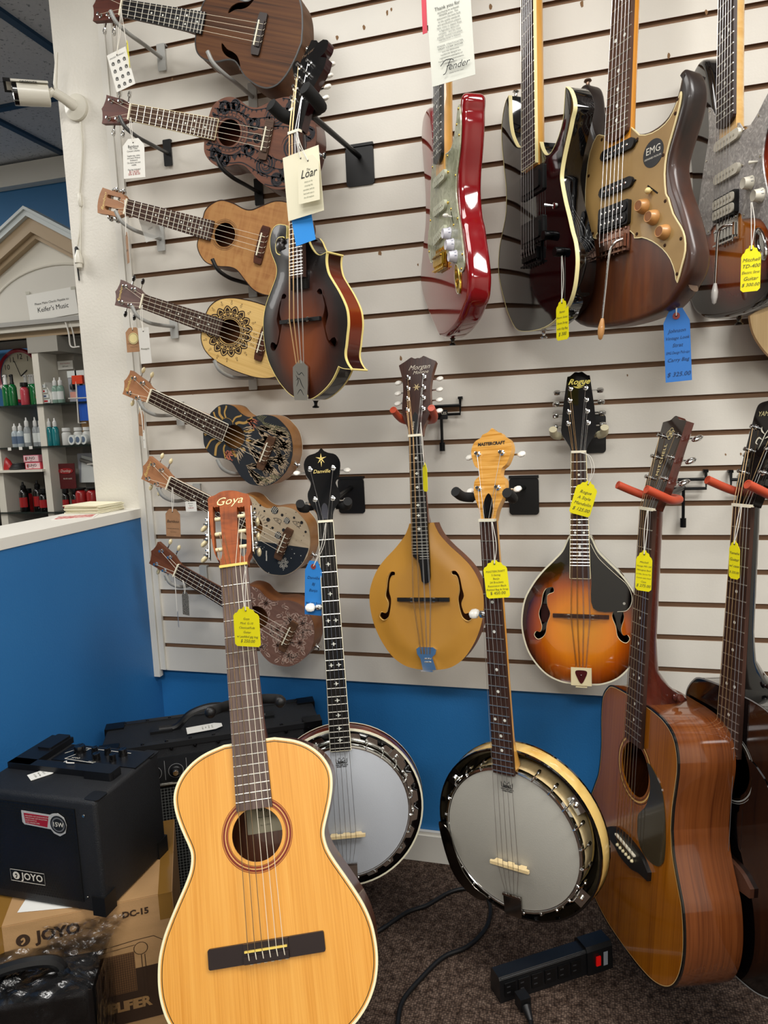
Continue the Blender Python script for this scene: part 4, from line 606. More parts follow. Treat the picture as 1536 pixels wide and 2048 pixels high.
rt=[(-.0215+.0016*k,y,-1) for k,y in enumerate((.064,.090,.1155,.142))]+[(.0195-.0016*k,y,1) for k,y in enumerate((.064,.090,.1155,.142))]
vsb=burst('tobacco_sunburst_top',[(.0,'#f2a01c'),(.42,'#e8860e'),(.66,'#b0500a'),(.84,'#3a1406'),(.95,'#0c0504')],(0,-.03),(.140,.155),.1,1,.06)
ro,rsb,rhd,ty=amando('rogue','tobacco sunburst teardrop mandolin with black pickguard and pick-shaped tailpiece plate',D['ro_h'],D['ro_f1'],vsb,plain('dark_burst_rim','#1a0906',.12,0,1),plain('black_neck','#0a0706',.15,0,.8),plain('gloss_black_face','#060506',.1,0,1),rh,rt,None,(3,5,7,(10,(-.0,)),(12,(-.009,.009)),15,17),None,rosewood,.006,bind=plain('white_binding','#e8e2c8',.3),pegst='metal')
obj('pickguard',G().prism(spl([(.022,.158),(.036,.13),(.052,.112),(.075,.09),(.094,.072),(.104,.05),(.103,.03),(.093,.016),(.075,.013),(.026,.019),(.0235,.09)],4,True),.012,.0138),plain('gloss_black_face','#060506',.1,0,1),ro,smooth=20)
obj('pickguard_edge',G().ribbon(spl([(.022,.158),(.036,.13),(.052,.112),(.075,.09),(.094,.072),(.104,.05),(.103,.03),(.093,.016),(.075,.013)],4),.001,.0141),plain('white_binding','#e8e2c8',.3),ro,smooth=0)
obj('pickguard_screw',G().disc((.089,.031),.0028,.0142),chrome,ro,smooth=0)
tp=obj('tailpiece',G().box((0,-.131,.013),(.043,.039,.003)).box((0,-.1535,-.002),(.024,.003,.03)),cream,ro,smooth=0); obj('pick_emblem',G().prism(spl([(-.012,-.119),(0,-.1165),(.012,-.119),(.009,-.132),(0,-.146),(-.009,-.132)],4,True),.0147,.0156).lathe([(.0022,0),(.0022,.0015),(.001,.002)],(0,-.128,.0155),n=10),plain('tortoise_red','#4a0e12',.15,0,.8),ro,smooth=20)
yl=plain('gold_yellow_logo','#e8d868',.4); text('Rogue',.0175,yl,rhd,(0,.157,.0006),shear=.45,bold=.0004)
g=G(); g.ribbon(spl([(-.012,.148),(-.002,.1455),(.010,.149),(.013,.151)],5),.0022,.0005,False,0,True); g.ribbon(spl([(-.010,.1455),(0,.143),(.012,.146)],5),.0014,.0005,False,0,True); obj('logo_swash',g,yl,rhd,smooth=0)
# f-hole label in the left hole
obj('inner_label',G().prism(rrect(-.088,-.025,-.058,.015,.001),-.0395,-.0385),plain('maroon_label','#4a1612',.5),ro,smooth=0)
# F-style mandolin
def fmando():
    L=.352; t=thing('mandolin','dark brown sunburst scroll-body mandolin with cream binding under a white tag','mandolin',P('fmando'))
    out=spl(D['fm']+[None],4,True); out=out[:-0] if False else out
    top=burst('dark_sunburst_top',[(.0,'#8a4414'),(.35,'#6e3210'),(.66,'#3a1a10'),(.88,'#1b1311'),(1,'#120f0e')],(0,-.045),(.12,.17),.38,.15,.08)
    rim=burst('dark_sunburst_rim',[(.0,'#7a2c0c'),(.45,'#6a240c'),(.75,'#2c0e08'),(1,'#140807')],(.11,.02),(.2,.13),.3,.4,.05)
    f1=spl(D['fm_f1'],2,True); f2=[(-x+.0,y) for x,y in f1][::-1]
    bind=plain('yellow_cream_binding','#efdc8c',.35)
    body,sb=hollow(t,out,.046,top,rim,rim,[f1,f2],bind=bind,bw=.0007,arch=(.008,.045,.009),backbind=None)
    for z0_,z1_ in ((-.0002,-.0058),(-.0462,-.041)): obj('side_binding',G().wall(inset(out,-.0003),z0_,z1_),bind,t,smooth=30)
    for p in ((.1295,-.1003),(.0649,.1262)): obj('binding_corner',G().tube([(p[0],p[1],0),(p[0],p[1],-.046)],.0022,6),bind,t)
    obj('scroll_ridge',G().tube([(x,y,.004) for x,y in spl(D['fm_spiral'],5)],[.0012+.0022*min(1,i/20) for i in range(len(spl(D['fm_spiral'],5)))],8),plain('dark_scroll','#2c2725',.35,0,.3),sb)
    g=G(); g.lathe([(.0115,0),(.0115,.003),(.0095,.0055),(.006,.0075),(.001,.008)],(-.0665,.1535,.001),n=24); obj('scroll_button',g,plain('dark_scroll','#2c2725',.35,0,.3),sb)
    obj('scroll_line',G().tube([(x,y,.0035) for x,y in spl([(-.052,.168),(-.058,.171),(-.072,.170),(-.079,.157),(-.077,.143),(-.066,.137),(-.055,.139)],5)],.0012,6),bind,sb)
    zt=.021; fb,hw=board(t,L,.082,.029,.040,zt,.009,rosewood,24,dots=(3,5,7,10,(12,(-.008,.008))),binding=None)
    nut(t,L,.030,zt); neck(t,L,.16,.029,.038,zt-.0085,.014,plain('dark_neck','#1a0b08',.35,0,.3),.03,.05)
    obj('board_extension',G().box((.0,.078,.008),(.05,.035,.01)),plain('gloss_black_face','#060506',.1,0,1),t,smooth=0)
    g=G(); g.box((0,0,.0125),(.117,.0075,.006)); g.box((0,0,.0185),(.066,.005,.008)); br=obj('bridge',g,satinblack,t,smooth=0)
    for sg in(-1,1): obj('bridge_wheel',G().lathe([(.005,0),(.005,.0025)],(sg*.027,0,.0158),n=14),nickel,br)
    tp=obj('tailpiece',G().prism(spl([(-.022,-.092),(-.013,-.086),(0,-.078),(.013,-.086),(.022,-.092)],3)+[(.022,-.13),(.019,-.157),(-.019,-.157),(-.022,-.13)],.010,.0135).box((0,-.158,-.006),(.036,.003,.038)),chrome,t,smooth=25)
    g=G()
    for pts in ([(-.012,-.1),(-.004,-.108),(.004,-.104),(.012,-.112)],[(-.014,-.12),(-.004,-.115),(.004,-.128),(.012,-.138)],[(-.010,-.148),(0,-.138),(.010,-.150)],[(-.013,-.108),(-.006,-.12),(-.012,-.132)]): g.ribbon(spl(pts,5),.0016,.0138,False,0,True)
    obj('engraving',g,plain('engraved_grey','#55585a',.3,1),tp,smooth=0)
    tl=R_(15); z0=.006+.012
    dx=.0115
    ho=spl([(-.036+dx,.004),(-.0323+dx,.044),(-.0376+dx,.086),(-.0432+dx,.1185),(-.052+dx,.135)],3)+spl([(-.0586+dx,.148),(-.0585+dx,.159),(-.048+dx,.1605),(-.037+dx,.152)],3)+spl([(-.034+dx,.162),(-.0222+dx,.1794),(-.0158+dx,.1926)],3)+spl([(.000+dx,.1866),(.006+dx,.1795)],2)+spl([(.0187+dx,.182),(.0335+dx,.1745),(.0355+dx,.160),(.028+dx,.150),(.0194+dx,.1465)],4)+spl([(.0395+dx,.138),(.0367+dx,.1181),(.0252+dx,.0998),(.0151+dx,.0809),(.0118+dx,.0593),(.0083+dx,.0395),(.004+dx,.004)],4)
    ho=[(x-.0,y) for x,y in ho]
    hd=headstock(t,L,z0,ho,tl,.016,plain('dark_red_head','#2a0d10',.25,0,.5),plain('black_face_satin','#0b0a0a',.25,0,.4))
    ns=[]
    for k in range(4):
        y=.075+.0225*k; peg(hd,-.0225,y,-1,'pearl',.02,.016); ns.append(hp(L,z0,tl,-.0225,y,.006))
    for k in range(4)[::-1]:
        y=.073+.0228*k; peg(hd,.0055,y,1,'pearl',.03,.016); ns.append(hp(L,z0,tl,.0055,y,.006))
    text('The Loar',.009,plain('faint_gold','#6a5440',.5),hd,(-.008,.165,.0006),(0,0,.3),shear=.4)
    strings(t,L,8,.0235,.038,zt+.0025,.0235,bronze,r=.0004,course=1,mats=[bronze]*4+[steelstr]*4,ns=ns,ye=-.085,wt=.022,zt=.014)
    strap_button(t,(0,-.160,-.03),(0,-1,0),satinblack)
    return t
fmando()
# ================= banjos =================
def banjo(key,label,headm,facem,neckm,resm,resedge,inlays,logo,ho,tuners,nhooks,flange,headcol,tailm,rimm,dotm):
    L=.67; t=thing('banjo',label,'banjo',P(key)); cy=.047; R=.1415
    # resonator: flat dish behind the rim
    g=G(); pr=[(.1695,-.020),(.1705,-.022),(.1745,-.056),(.172,-.062),(.160,-.070),(.12,-.078),(.002,-.081)]
    n=64; g.rings([[(r*math.cos(2*PI*k/n),cy+r*math.sin(2*PI*k/n),z) for k in range(n)] for r,z in pr],0,False,'fan')
    res=obj('resonator',g,resm,t)
    g=G(); g.rings([[(r*math.cos(2*PI*k/n),cy+r*math.sin(2*PI*k/n),z) for k in range(n)] for r,z in ((.1718,-.0245),(.1712,-.0195),(.1675,-.0193))],0,False,False).rings([[(r*math.cos(2*PI*k/n),cy+r*math.sin(2*PI*k/n),z) for k in range(n)] for r,z in ((.1748,-.0535),(.1752,-.0575),(.172,-.0625))],0,False,False); obj('resonator_binding',g,resedge,res)
    g=G(); g.rings([[(r*math.cos(2*PI*k/n),cy+r*math.sin(2*PI*k/n),z) for k in range(n)] for r,z in (((.1668,-.0205),(.166,-.026),(.150,-.030),(.1435,-.031)) if flange else ((.1693,-.0205),(.167,-.026),(.160,-.034),(.157,-.060),(.142,-.066)))],0,False,False); obj('resonator_lip',g,black,res)
    # rim, tension hoop, head
    obj('rim',G().lathe([(R-.004,-.06),(R-.001,-.06),(R-.001,-.002)],(0,cy,0),n=64),rimm,t)
    hd=obj('drum_head',G().lathe([(R-.004,-.004),(R-.003,-.001),(R-.006,.0006),(.001,.0008)],(0,cy,0),n=64),headcol,t)
    obj('tension_hoop',G().lathe([(R-.0035,-.012),(R+.0015,-.012),(R+.0025,-.003),(R+.001,.0018),(R-.0025,.0022),(R-.0035,.0)],(0,cy,0),n=64),chrome,t)
    if flange:
        g=G(); outl=[]; m_=24*8
        for k in range(m_): a=2*PI*k/m_; r=.156+.0045*(1 if (k%8)<5 else -1.2); outl.append((r*math.cos(a),cy+r*math.sin(a)))
        g.prism(outl,-.026,-.0245,[circle((0,cy),.1435,64)]); obj('flange',g,chrome,t,smooth=20)
    hm=G(); hm.tube([(0,0,0.0045),(.0035,0,.004),(.0085,0,-.004),(.0095,0,-.022)],.0013,6); hm.lathe([(.0028,0),(.0036,-.003),(.0036,-.009),(.0022,-.012)],(.0095,0,-.018),n=8); hm.ball((.0045,0,.002),.0026,8); hm=make_mesh('bracket_hook',hm,chrome)
    for k in range(nhooks):
        a=2*PI*(k+.5)/nhooks
        if abs(a-PI/2)<.14 or abs(a-3*PI/2)<.1: continue
        obj('bracket_hook',hm,None,t,((R-.002)*math.cos(a),cy+(R-.002)*math.sin(a),0),(0,0,a))
    for a in ((35,145,215,325) if not flange else (40,)):
        a=R_(a); g=G(); g.box((0,0,0),(.02,.034,.0016)); g.lathe([(.004,0),(.005,.003),(.003,.006)],(0,0,.001),n=10); obj('resonator_clip',g,chrome,t,(.156*math.cos(a),cy+.156*math.sin(a),-.021),(0,0,a))
    # neck and board
    fb,hw=board(t,L,cy+R-.006,.0315,.0435,.0125,.008,ebony if dotm is None else rosewood,22,dots=() if dotm is None else (5,7,10,(12,(-.0,)),(15,(-.01,.01)),17,19),dotm=dotm,binding=plain('white_binding','#e8e2c8',.3) if dotm is None else None,fw=.0012)
    if dotm is None:
        cr=[]; 
        for k in range(4):
            a=k*PI/2; cr+=[(math.cos(a-.5)*.35,math.sin(a-.5)*.35),(math.cos(a-.22)*.85,math.sin(a-.22)*.85),(math.cos(a)*1.1,math.sin(a)*1.1),(math.cos(a+.22)*.85,math.sin(a+.22)*.85)]
        for n_,xs in ((3,(0,)),(5,(0,)),(7,(-.008,.008)),(9,(0,)),(11,(-.008,.008)),(13,(0,)),(15,(0,)),(17,(0,)),(19,(0,)),(21,(0,))):
            y=(fretpos(L,n_)+fretpos(L,n_-1))/2
            for x in xs: obj('inlay',G().cap([(x+a*.0052,y+b_*.0042) for a,b_ in cr],.0128),pearl,fb,smooth=0)
    nut(t,L,.032,.0125); neck(t,L,cy+R+.002,.0315,.043,.0045,.019,neckm,.05,.05)
    # fifth-string peg
    y5=fretpos(L,5)-.012; g=G(); g.lathe([(.006,0),(.007,.004),(.007,.012),(.004,.014)],(-.019,y5,.004),(-1,0,0),12); g.lathe([(.0025,0),(.0025,.012)],(-.024,y5,.006),(0,0,1),10); g.lathe([(.003,0),(.009,.003),(.011,.009),(.0095,.017),(.004,.021)],(-.034,y5,.004),(-1,0,0),12,1,(.6,1)); obj('fifth_peg',g,[chrome,pearlb],t)
    tl=R_(14); z0=.0045+.006
    h=headstock(t,L,z0,ho,tl,.015,headm,facem)
    for x,y,s in tuners: peg(h,x,y,s,'pearl',.022,.015)
    lt=sorted([q for q in tuners if q[2]<0],key=lambda q:q[1]); rt_=sorted([q for q in tuners if q[2]>0],key=lambda q:-q[1])
    ns=[hp(L,z0,tl,q[0],q[1],.006) for q in lt+rt_]
    # strings: four long, one short
    for i in range(4):
        xn=-.0115+.0076*i; x0=-.0115+.0107*i; obj('string',G().tube([ns[i],(xn,L,.0155),(x0,0,.0165),(-.010+.0065*i,-.062,.008)],.00045,5),steelstr,t)
    obj('string',G().tube([(-.020,y5+.004,.0155),(-.0222,0,.0165),(-.014,-.062,.008)],.0004,5),steelstr,t)
    # bridge
    bo=[(-.040,.0165),(.040,.0165),(.041,.011),(.034,.0095),(.032,.0015),(.020,.0015),(.018,.006),(.008,.006),(.006,.0015),(-.006,.0015),(-.008,.006),(-.018,.006),(-.020,.0015),(-.032,.0015),(-.034,.0095),(-.041,.011)]
    g=G(); vs=[(x,-.003,z) for x,z in bo]; g.wall([(x,z) for x,z in bo],-.003,.003); g.cap(bo,.003); g.cap(bo,-.003); br=obj('bridge',g,maplepale,t,(0,0,0),(PI/2,0,0),smooth=0); br.matrix_local=Matrix(((1,0,0,0),(0,0,-1,0),(0,1,0,0),(0,0,0,1)))
    # tailpiece
    obj('tailpiece',G().prism([(-.019,-.060),(.019,-.060),(.018,-.100),(-.018,-.100)],.006,.010).box((0,-.1,-.012),(.034,.008,.04)).tube([(-.019,-.061,.011),(.019,-.061,.011)],.003,8),tailm,t,smooth=20)
    g=G(); g.ribbon([(-.011,.152),(-.012,.162),(-.007,.157),(-.005,.164),(0,.158),(.005,.164),(.007,.157),(.012,.162),(.011,.152)],.0015,.0013); g.ribbon([(-.011,.152),(.011,.152)],.0015,.0013); obj('crown_logo',g,ink,hd,smooth=0)
    text('REMO',.006,ink,hd,(0,.1545,.0013),bold=.0003); text('WEATHER KING\nBANJO HEAD',.0036,ink,hd,(0,.1465,.0013),bold=.00015)
    return t,h
dn=plain('gloss_black_neck','#060607',.1,0,1)
dh=[(-.0155,.002),(-.0185,.022),(-.0325,.045),(-.0345,.064),(-.029,.077),(-.027,.09),(-.036,.106),(-.0395,.13),(-.031,.148),(-.014,.154)]
dho=spl(dh,3)+spl([(-.006,.1585),(0,.165),(.006,.1585)],3)+spl([(-x,y) for x,y in dh[::-1]],3)
dt=[(-.0265,.118,-1),(.0235,.118,1),(-.0195,.05,-1),(.0185,.05,1)]
db,dhd=banjo('danville','banjo with black star-inlaid head and brown resonator, standing behind the classical guitar',dn,dn,dn,wood('red_brown_resonator','#4a1608','#6e2812','#7a3018',60,8,.12,1),plain('white_binding','#e8e2c8',.3),None,None,dho,dt,24,True,plain('grey_white_drumhead','#aeb2b8',.45,bump=.1,bscale=400),plain('chrome','#d8d8d6',.12,1),nickel,None)
gl=plain('gold_pearl2','#e8cf78',.35); g=G()
for k in range(5): a=PI/2+k*2*PI/5; g.cap([(-.0015+.0035*math.cos(a-.5),.141+.0035*math.sin(a-.5)),(-.0015+.0125*math.cos(a),.141+.0125*math.sin(a)),(-.0015+.0035*math.cos(a+.5),.141+.0035*math.sin(a+.5)),(-.0015,.141)],.0006)
g.cap([(-.003,.135),(0,.135),(-.0015,.122)],.0006); obj('star_inlay',g,gl,dhd,smooth=0); text('Danville',.0115,gl,dhd,(-.002,.112,.0006),shear=.3)
obj('truss_rod_cover',G().prism(spl([(-.006,.006),(-.007,.02),(-.006,.034),(0,.041),(.006,.034),(.007,.02),(.006,.006)],3),.0002,.0016),plain('smoky_plate','#3a3a40',.15,.5),dhd,smooth=0)
mp=[(-.0155,.002),(-.019,.022),(-.031,.05),(-.032,.076),(-.0225,.0865),(-.024,.099),(-.034,.108),(-.0425,.134),(-.0365,.153),(-.024,.160)]
mpo=spl(mp,3)+spl([(-.020,.1665),(-.008,.171),(0,.178),(.008,.171),(.020,.1665)],3)+spl([(-x,y) for x,y in mp[::-1]],3)
flame=wood('flamed_maple_face','#b87a28','#d99e4a','#e6b266',14,240,.15,1)
mb,mhd2=banjo('master','banjo with flamed maple lettered head and blond maple resonator, between the two hung mandolins',maple,flame,maple,wood('blond_maple_resonator','#d9b060','#ecc878','#f0d088',50,8,.15,1),black,None,None,mpo,[(-.0265,.129,-1),(.0235,.128,1),(-.0205,.062,-1),(.0185,.062,1)],24,False,plain('warm_grey_drumhead','#a8a59b',.5,bump=.1,bscale=400),plain('dark_chrome_tailpiece','#8f8a84',.1,1),maplepale,pearl)
text('MASTERCRAFT',.0085,ink,mhd2,(0,.1475,.0006),bold=.0003)
obj('truss_rod_cover',G().prism(spl([(-.0075,.005),(-.010,.025),(-.007,.042),(-.0,.052),(.007,.042),(.010,.025),(.0075,.005)],3),.0002,.0018),plain('black_cover','#0a0a0b',.15,0,.8),mhd2,smooth=0)
# armrest and resonator dark rim of the maple banjo
arm=obj('armrest',G().prism(spl(D['arm'],3,True),.006,.0085),plain('dark_chrome_tailpiece','#8f8a84',.1,1),mb,smooth=25)
# ================= seven ukuleles in a column =================
def uke(key,label,h,top,rim,L,boardm,headm,bridge,hole,pegs,ty,logo=None,logocol=None,slotted=False,nf=18,ye=.115,bindm=None,bw=.0022,holes=None,dep=.062,hook=1,edge=None,headlen=.09,backb=None):
    t=thing('ukulele',label,'ukulele',P(key),group=None)
    out=sym(h,ty); holes=holes if holes is not None else [circle(hole,.0285 if key!='ukeC' else .027,36)]
    body,sb=hollow(t,out,dep,top,rim,rim,holes,bind=bindm,bw=bw,backbind=backb)
    fb,hw=board(t,L,ye,.035,.0445,.0058,.005,boardm,nf,dots=(5,7,10,(12,(-.009,.009)),15),dotr=.0022,dotm=pearl,binding=edge,fw=.0009)
    nut(t,L,.0355,.0058,d=.0035); neck(t,L,h[0][1]-.001,.035,.042,.0008,.015,headm,.03,.05)
    bo=spl([(-.042,-.010),(-.040,-.012),(-.026,-.0125),(.026,-.0125),(.040,-.012),(.042,-.010)],2)+spl([(.042,.006),(.026,.009),(-.026,.009),(-.042,.006)],2)
    br=obj('bridge',G().prism(bo,0,.0055).box((0,-.006,.0065),(.052,.009,.004)),bridge,t,smooth=20)
    obj('saddle',G().box((0,.002,.0075),(.05,.0026,.005)),bone,br,smooth=0)
    for i in range(4): x=-.018+.012*i; obj('string_knot',G().tube([(x,0,.0098),(x,-.007,.0095),(x+.002,-.0115,.006),(x+.006,-.0125,.004)],.0006,5),nylon,br)
    tl=R_(11); z0=.003
    if not slotted:
        q=headlen/.09; ho=spl([(-.0178,.001),(-.0195,.012*q),(-.026,.030*q),(-.0285,.055*q),(-.032,.088*q)],4)+spl([(-.022,.0875*q),(-.008,.0915*q),(0,.0965*q)],3)+spl([(.008,.0915*q),(.022,.0875*q),(.032,.088*q)],3)+spl([(.0285,.055*q),(.026,.030*q),(.0195,.012*q),(.0178,.001)],4)
        hd=headstock(t,L,z0,ho,tl,.012,headm)
        tp=[(s*.0195,y,s) for s in (-1,1) for y in (.033,.064)]
        for x,y,s in tp: peg(hd,x,y,s,pegs,.017,.012)
        ns=[hp(L,z0,tl,-.0195,.033,.006),hp(L,z0,tl,-.0195,.064,.006),hp(L,z0,tl,.0195,.064,.006),hp(L,z0,tl,.0195,.033,.006)]
    else:
        ho=[(-.0178,.001)]+spl([(-.0195,.012),(-.027,.026),(-.0275,.05),(-.030,.092)],3)+spl([(-.015,.097),(0,.0985),(.015,.097)],2)+spl([(.030,.092),(.0275,.05),(.027,.026),(.0195,.012)],3)+[(.0178,.001)]
        sl_=[rrect(s*.0135-.004,.025,s*.0135+.004,.072,.0039) for s in (-1,1)]
        hd=headstock(t,L,z0,ho,tl,.014,headm,holes=sl_)
        for s in (-1,1):
            for y in (.037,.060):
                obj('roller',G().lathe([(.0026,-.006),(.003,-.005),(.003,.005),(.0026,.006)],(s*.0135,y,-.006),(1,0,0),8),nickel,hd)
                g=G(); g.lathe([(.0012,0),(.0012,.006)],(s*.028,y,-.006),(s,0,0),6); g.ball((s*.033,y,-.008),.0045,10); g.lathe([(.004,0),(.005,.003),(.002,.004)],(s*.0285,y,-.006),(s,0,0),10); g.lathe([(.002,0),(.006,.002),(.0065,.006),(.003,.009)],(s*.033,y,-.012),(s*.3,0,-1),10); obj('tuning_machine',g,chrome,hd)
        ns=[hp(L,z0,tl,-.0135,.037,-.005),hp(L,z0,tl,-.0135,.060,-.005),hp(L,z0,tl,.0135,.060,-.005),hp(L,z0,tl,.0135,.037,-.005)]
    if logo: text(logo,.0125,logocol or plain('gold_logo3','#e6c878',.4),hd,(0,.083*(headlen/.09)-.005,.0006),shear=.35)
    strings(t,L,4,.027,.037,.0085,.0098,nylon,r=.00042,ns=ns)
    return t,sb,hd,out
def inside(p,poly):
    c=False
    for i in range(len(poly)):
        a=poly[i];b_=poly[i-1]
        if (a[1]>p[1])!=(b_[1]>p[1]) and p[0]<(b_[0]-a[0])*(p[1]-a[1])/(b_[1]-a[1])+a[0]: c=not c
    return c
def clipped(g,pts,w_,z,out,hole=None,rad=.03,closed=False,taper=False,mi=0):
    """ribbons of line art, only where they lie on the top"""
    run=[]
    P_=list(pts)+([pts[0]] if closed else [])
    for p in P_+[None]:
        ok=p is not None and inside(p,out) and (hole is None or math.hypot(p[0]-hole[0],p[1]-hole[1])>rad)
        if ok: run.append(p)
        else:
            if len(run)>1: g.ribbon(run,w_,z,False,mi,taper)
            run=[]
def cpoly(g,pts,z,out,hole=None,rad=.03,mi=0):
    if all(inside(p,out) and (hole is None or math.hypot(p[0]-hole[0],p[1]-hole[1])>rad) for p in pts): g.cap(pts,z,(),mi)
hole0=(0,.093)
walnut=wood('striped_walnut_top','#24140a','#553218','#64401f',170,2.5,.55,0); wrim=wood('walnut_rim','#4a2c16','#6a4424',None,60,10,.5,0)
# A: walnut tenor with two S-shaped sound holes
S=[(.018,.030),(.030,.022),(.040,.012),(.050,.004),(.062,.004),(.074,.014),(.082,.026),(.072,.020),(.062,.018),(.054,.024),(.044,.036),(.032,.040),(.022,.036)]
def sh(s): return spl([(s*(.030+.000),.084),(s*.044,.080),(s*.054,.066),(s*.058,.050),(s*.066,.036),(s*.078,.026),(s*.064,.030),(s*.050,.040),(s*.043,.054),(s*.040,.068)],3,True)
hA=[(a*1.04,b_) for a,b_ in D['ukeA_h']]
uA,_,hdA,outA=uke('ukeA','striped walnut ukulele with two swirl sound holes, topmost of the column',hA,walnut,wrim,D['ukeA_L'],plain('black_board','#141213',.4),wood('dark_mahogany_head','#4a1e12','#64301f',None,140,8,.5),plain('dark_bridge','#2c211c',.5),None,'metal',-.1025,nf=17,ye=.135,bindm=plain('grey_black_binding','#2b2a28',.35),holes=[sh(-1),sh(1)],dep=.066)
# B: dark tribal print
tri=plain('tribal_ink','#14131a',.6)
bm=mottled('reddish_sapele_print_top',[(.3,'#56301f'),(.7,'#6c402b')],(90,6,9),.65)
uB,sbB,hdB,outB=uke('ukeB','dark reddish ukulele covered in black tribal pattern, behind the mandolin head',D['ukeB_h'],bm,wood('sapele_rim','#4a2216','#6b3826',None,60,8,.35,.3),D['ukeB_L'],wood('walnut_board','#3c2a22','#5a4436',None,300,10,.5),wood('dark_mahogany_head','#4a1e12','#64301f',None,140,8,.5),wood('walnut_board','#3c2a22','#5a4436',None,300,10,.5),hole0,'metal',-.118,nf=18,ye=.122,edge=plain('pale_board_edge','#d8c9a0',.4))
g=G(); rnd=random.Random(5)
for rr,ww in ((.034,.0016),(.041,.0009),(.048,.0022)): clipped(g,circle(hole0,rr,60),ww,.0004,outB,closed=True)
for k in range(26):
    a=2*PI*k/26; p=lambda r,da: (hole0[0]+r*math.cos(a+da),hole0[1]+r*math.sin(a+da)); cpoly(g,[p(.036,-.05),p(.0405,0),p(.036,.05)],.0004,outB); cpoly(g,[p(.050,-.09),p(.062,-.02),p(.058,.06),p(.050,.09)],.0004,outB)
for cx,cy,sz in ((.028,.035,.016),(-.028,.035,.016),(.0,.022,.012),(.075,-.045,.018),(-.075,-.045,.018),(.03,-.095,.02),(-.03,-.095,.02),(.06,.09,.014),(-.06,.09,.014),(.05,-.01,.03),(-.05,-.01,.03),(0,-.07,.036),(.062,-.065,.02),(-.062,-.065,.02),(.05,.115,.018),(-.05,.115,.018)):
    for q in range(3):
        sp=[(cx+sz*(.15+.28*j/14)*2.0*math.cos(j*.42+q*2.1)*1.0,cy+sz*(.15+.28*j/14)*2.0*math.sin(j*.42+q*2.1)) for j in range(15)]; clipped(g,sp,.0052,.0004,outB,hole0,.036,taper=True)
    clipped(g,circle((cx,cy),sz*.28,20),.0016,.0004,outB,hole0,.036,closed=True)
for sg in (-1,1):
    for q in range(4):
        base=spl([(sg*(.02+.018*q),-.105),(sg*(.035+.018*q),-.05),(sg*(.028+.02*q),.0),(sg*(.02+.018*q),.045),(sg*(.03+.016*q),.08),(sg*(.03+.014*q),.14)],8)
        clipped(g,base,.0022,.0004,outB,hole0,.03)
        for i in range(2,len(base)-2,2):
            a=base[i]; b_=base[i+1]; d=Vector((b_[0]-a[0],b_[1]-a[1])).normalized(); nrm=Vector((-d.y,d.x)); cpoly(g,[a,(a[0]+d.x*.006,a[1]+d.y*.006),(a[0]+d.x*.003+nrm.x*.0065,a[1]+d.y*.003+nrm.y*.0065)],.0004,outB,hole0,.033)
obj('printed_pattern',g,tri,sbB,smooth=0)
# C: plain mahogany, slotted head
uC,sbC,hdC,outC=uke('ukeC','plain light mahogany ukulele with slotted head, third from the top',D['ukeC_h'],wood('satin_light_mahogany','#93623a','#a97a4a','#b08552',130,5,.45,0,figure=60),wood('dark_mahogany_rim','#4a2a1a','#6b4028',None,60,8,.4),D['ukeC_L'],wood('walnut_board2','#32231e','#4e3830',None,300,10,.5),wood('light_mahogany_head','#96643e','#a8774c',None,120,8,.45),wood('rosewood_bridge','#3c2018','#5a3424',None,200,8,.45),(0,.096),'metal',-.096,'Bamboo',plain('gold_logo3','#e6c878',.4),True,nf=19,ye=.127,bindm=plain('dark_brown_binding','#2a1710',.4),bw=.0014)
for r,w_ in ((.031,.0008),(.034,.0005),(.029,.0005)): obj('rosette_ring',G().ribbon(circle((0,.096),r,48),w_,.0003,True),plain('rosette_dark','#3a2418',.4),sbC,smooth=0)
# D: pineapple body with mandala
hDm=[(a*.97,b_) for a,b_ in D['ukeD_h']]; hol=(0,.088)
uD,sbD,hdD,outD=uke('ukeD','pineapple-shaped pale ukulele with a dark mandala round the hole',hDm,wood('pale_spruce_top','#c9a05c','#d9b470','#e0bd7c',300,3,.5),wood('dark_brown_rim2','#5a3420','#7a4e30',None,60,8,.4),D['ukeD_L'],wood('walnut_board2','#32231e','#4e3830',None,300,10,.5),mottled('grey_purple_head',[(.3,'#5a423e'),(.7,'#6b504a')],(120,8,20),.5),wood('rosewood_bridge','#3c2018','#5a3424',None,200,8,.45),hol,'blackb',-.0815,'Bamboo',None,nf=18,ye=.108,bindm=plain('dark_brown_binding','#2a1710',.4),bw=.0014)
g=G()
for r,w_ in ((.031,.0022),(.0345,.0010),(.044,.0013)): clipped(g,circle(hol,r,60),w_,.0004,outD,closed=True)
for k in range(16):
    a=2*PI*k/16; p=lambda r,da: (hol[0]+r*math.cos(a+da),hol[1]+r*math.sin(a+da))
    clipped(g,spl([p(.0335,-.19),p(.039,-.12),p(.044,0),p(.039,.12),p(.0335,.19)],4),.0019,.0004,outD)
    cpoly(g,[p(.0355,-.10),p(.0425,0),p(.0355,.10)],.0004,outD); cpoly(g,[p(.0475,-.09),p(.056,0),p(.0475,.09)],.0004,outD)
    if True:
        clipped(g,spl([p(.043,-.20),p(.051,-.17),p(.0585,0),p(.051,.17),p(.043,.20)],5),.0024,.0004,outD)
        clipped(g,spl([p(.045,-.12),p(.050,-.08),p(.0535,0),p(.050,.08),p(.045,.12)],4),.0015,.0004,outD)
        for q in (-.09,-.05,0,.05,.09): clipped(g,[p(.0445,q),p(.051-abs(q)*.02,q*.8)],.0009,.0004,outD)
        for rr,sz in ((.064,.0022),(.0695,.0013)): clipped(g,circle(p(rr,.2),sz,12),.0006,.0004,outD,closed=True)
for k in range(4): clipped(g,circle((.0,hol[1]-.066-.0085*k),.0028,12),.0007,.0004,outD,closed=True)
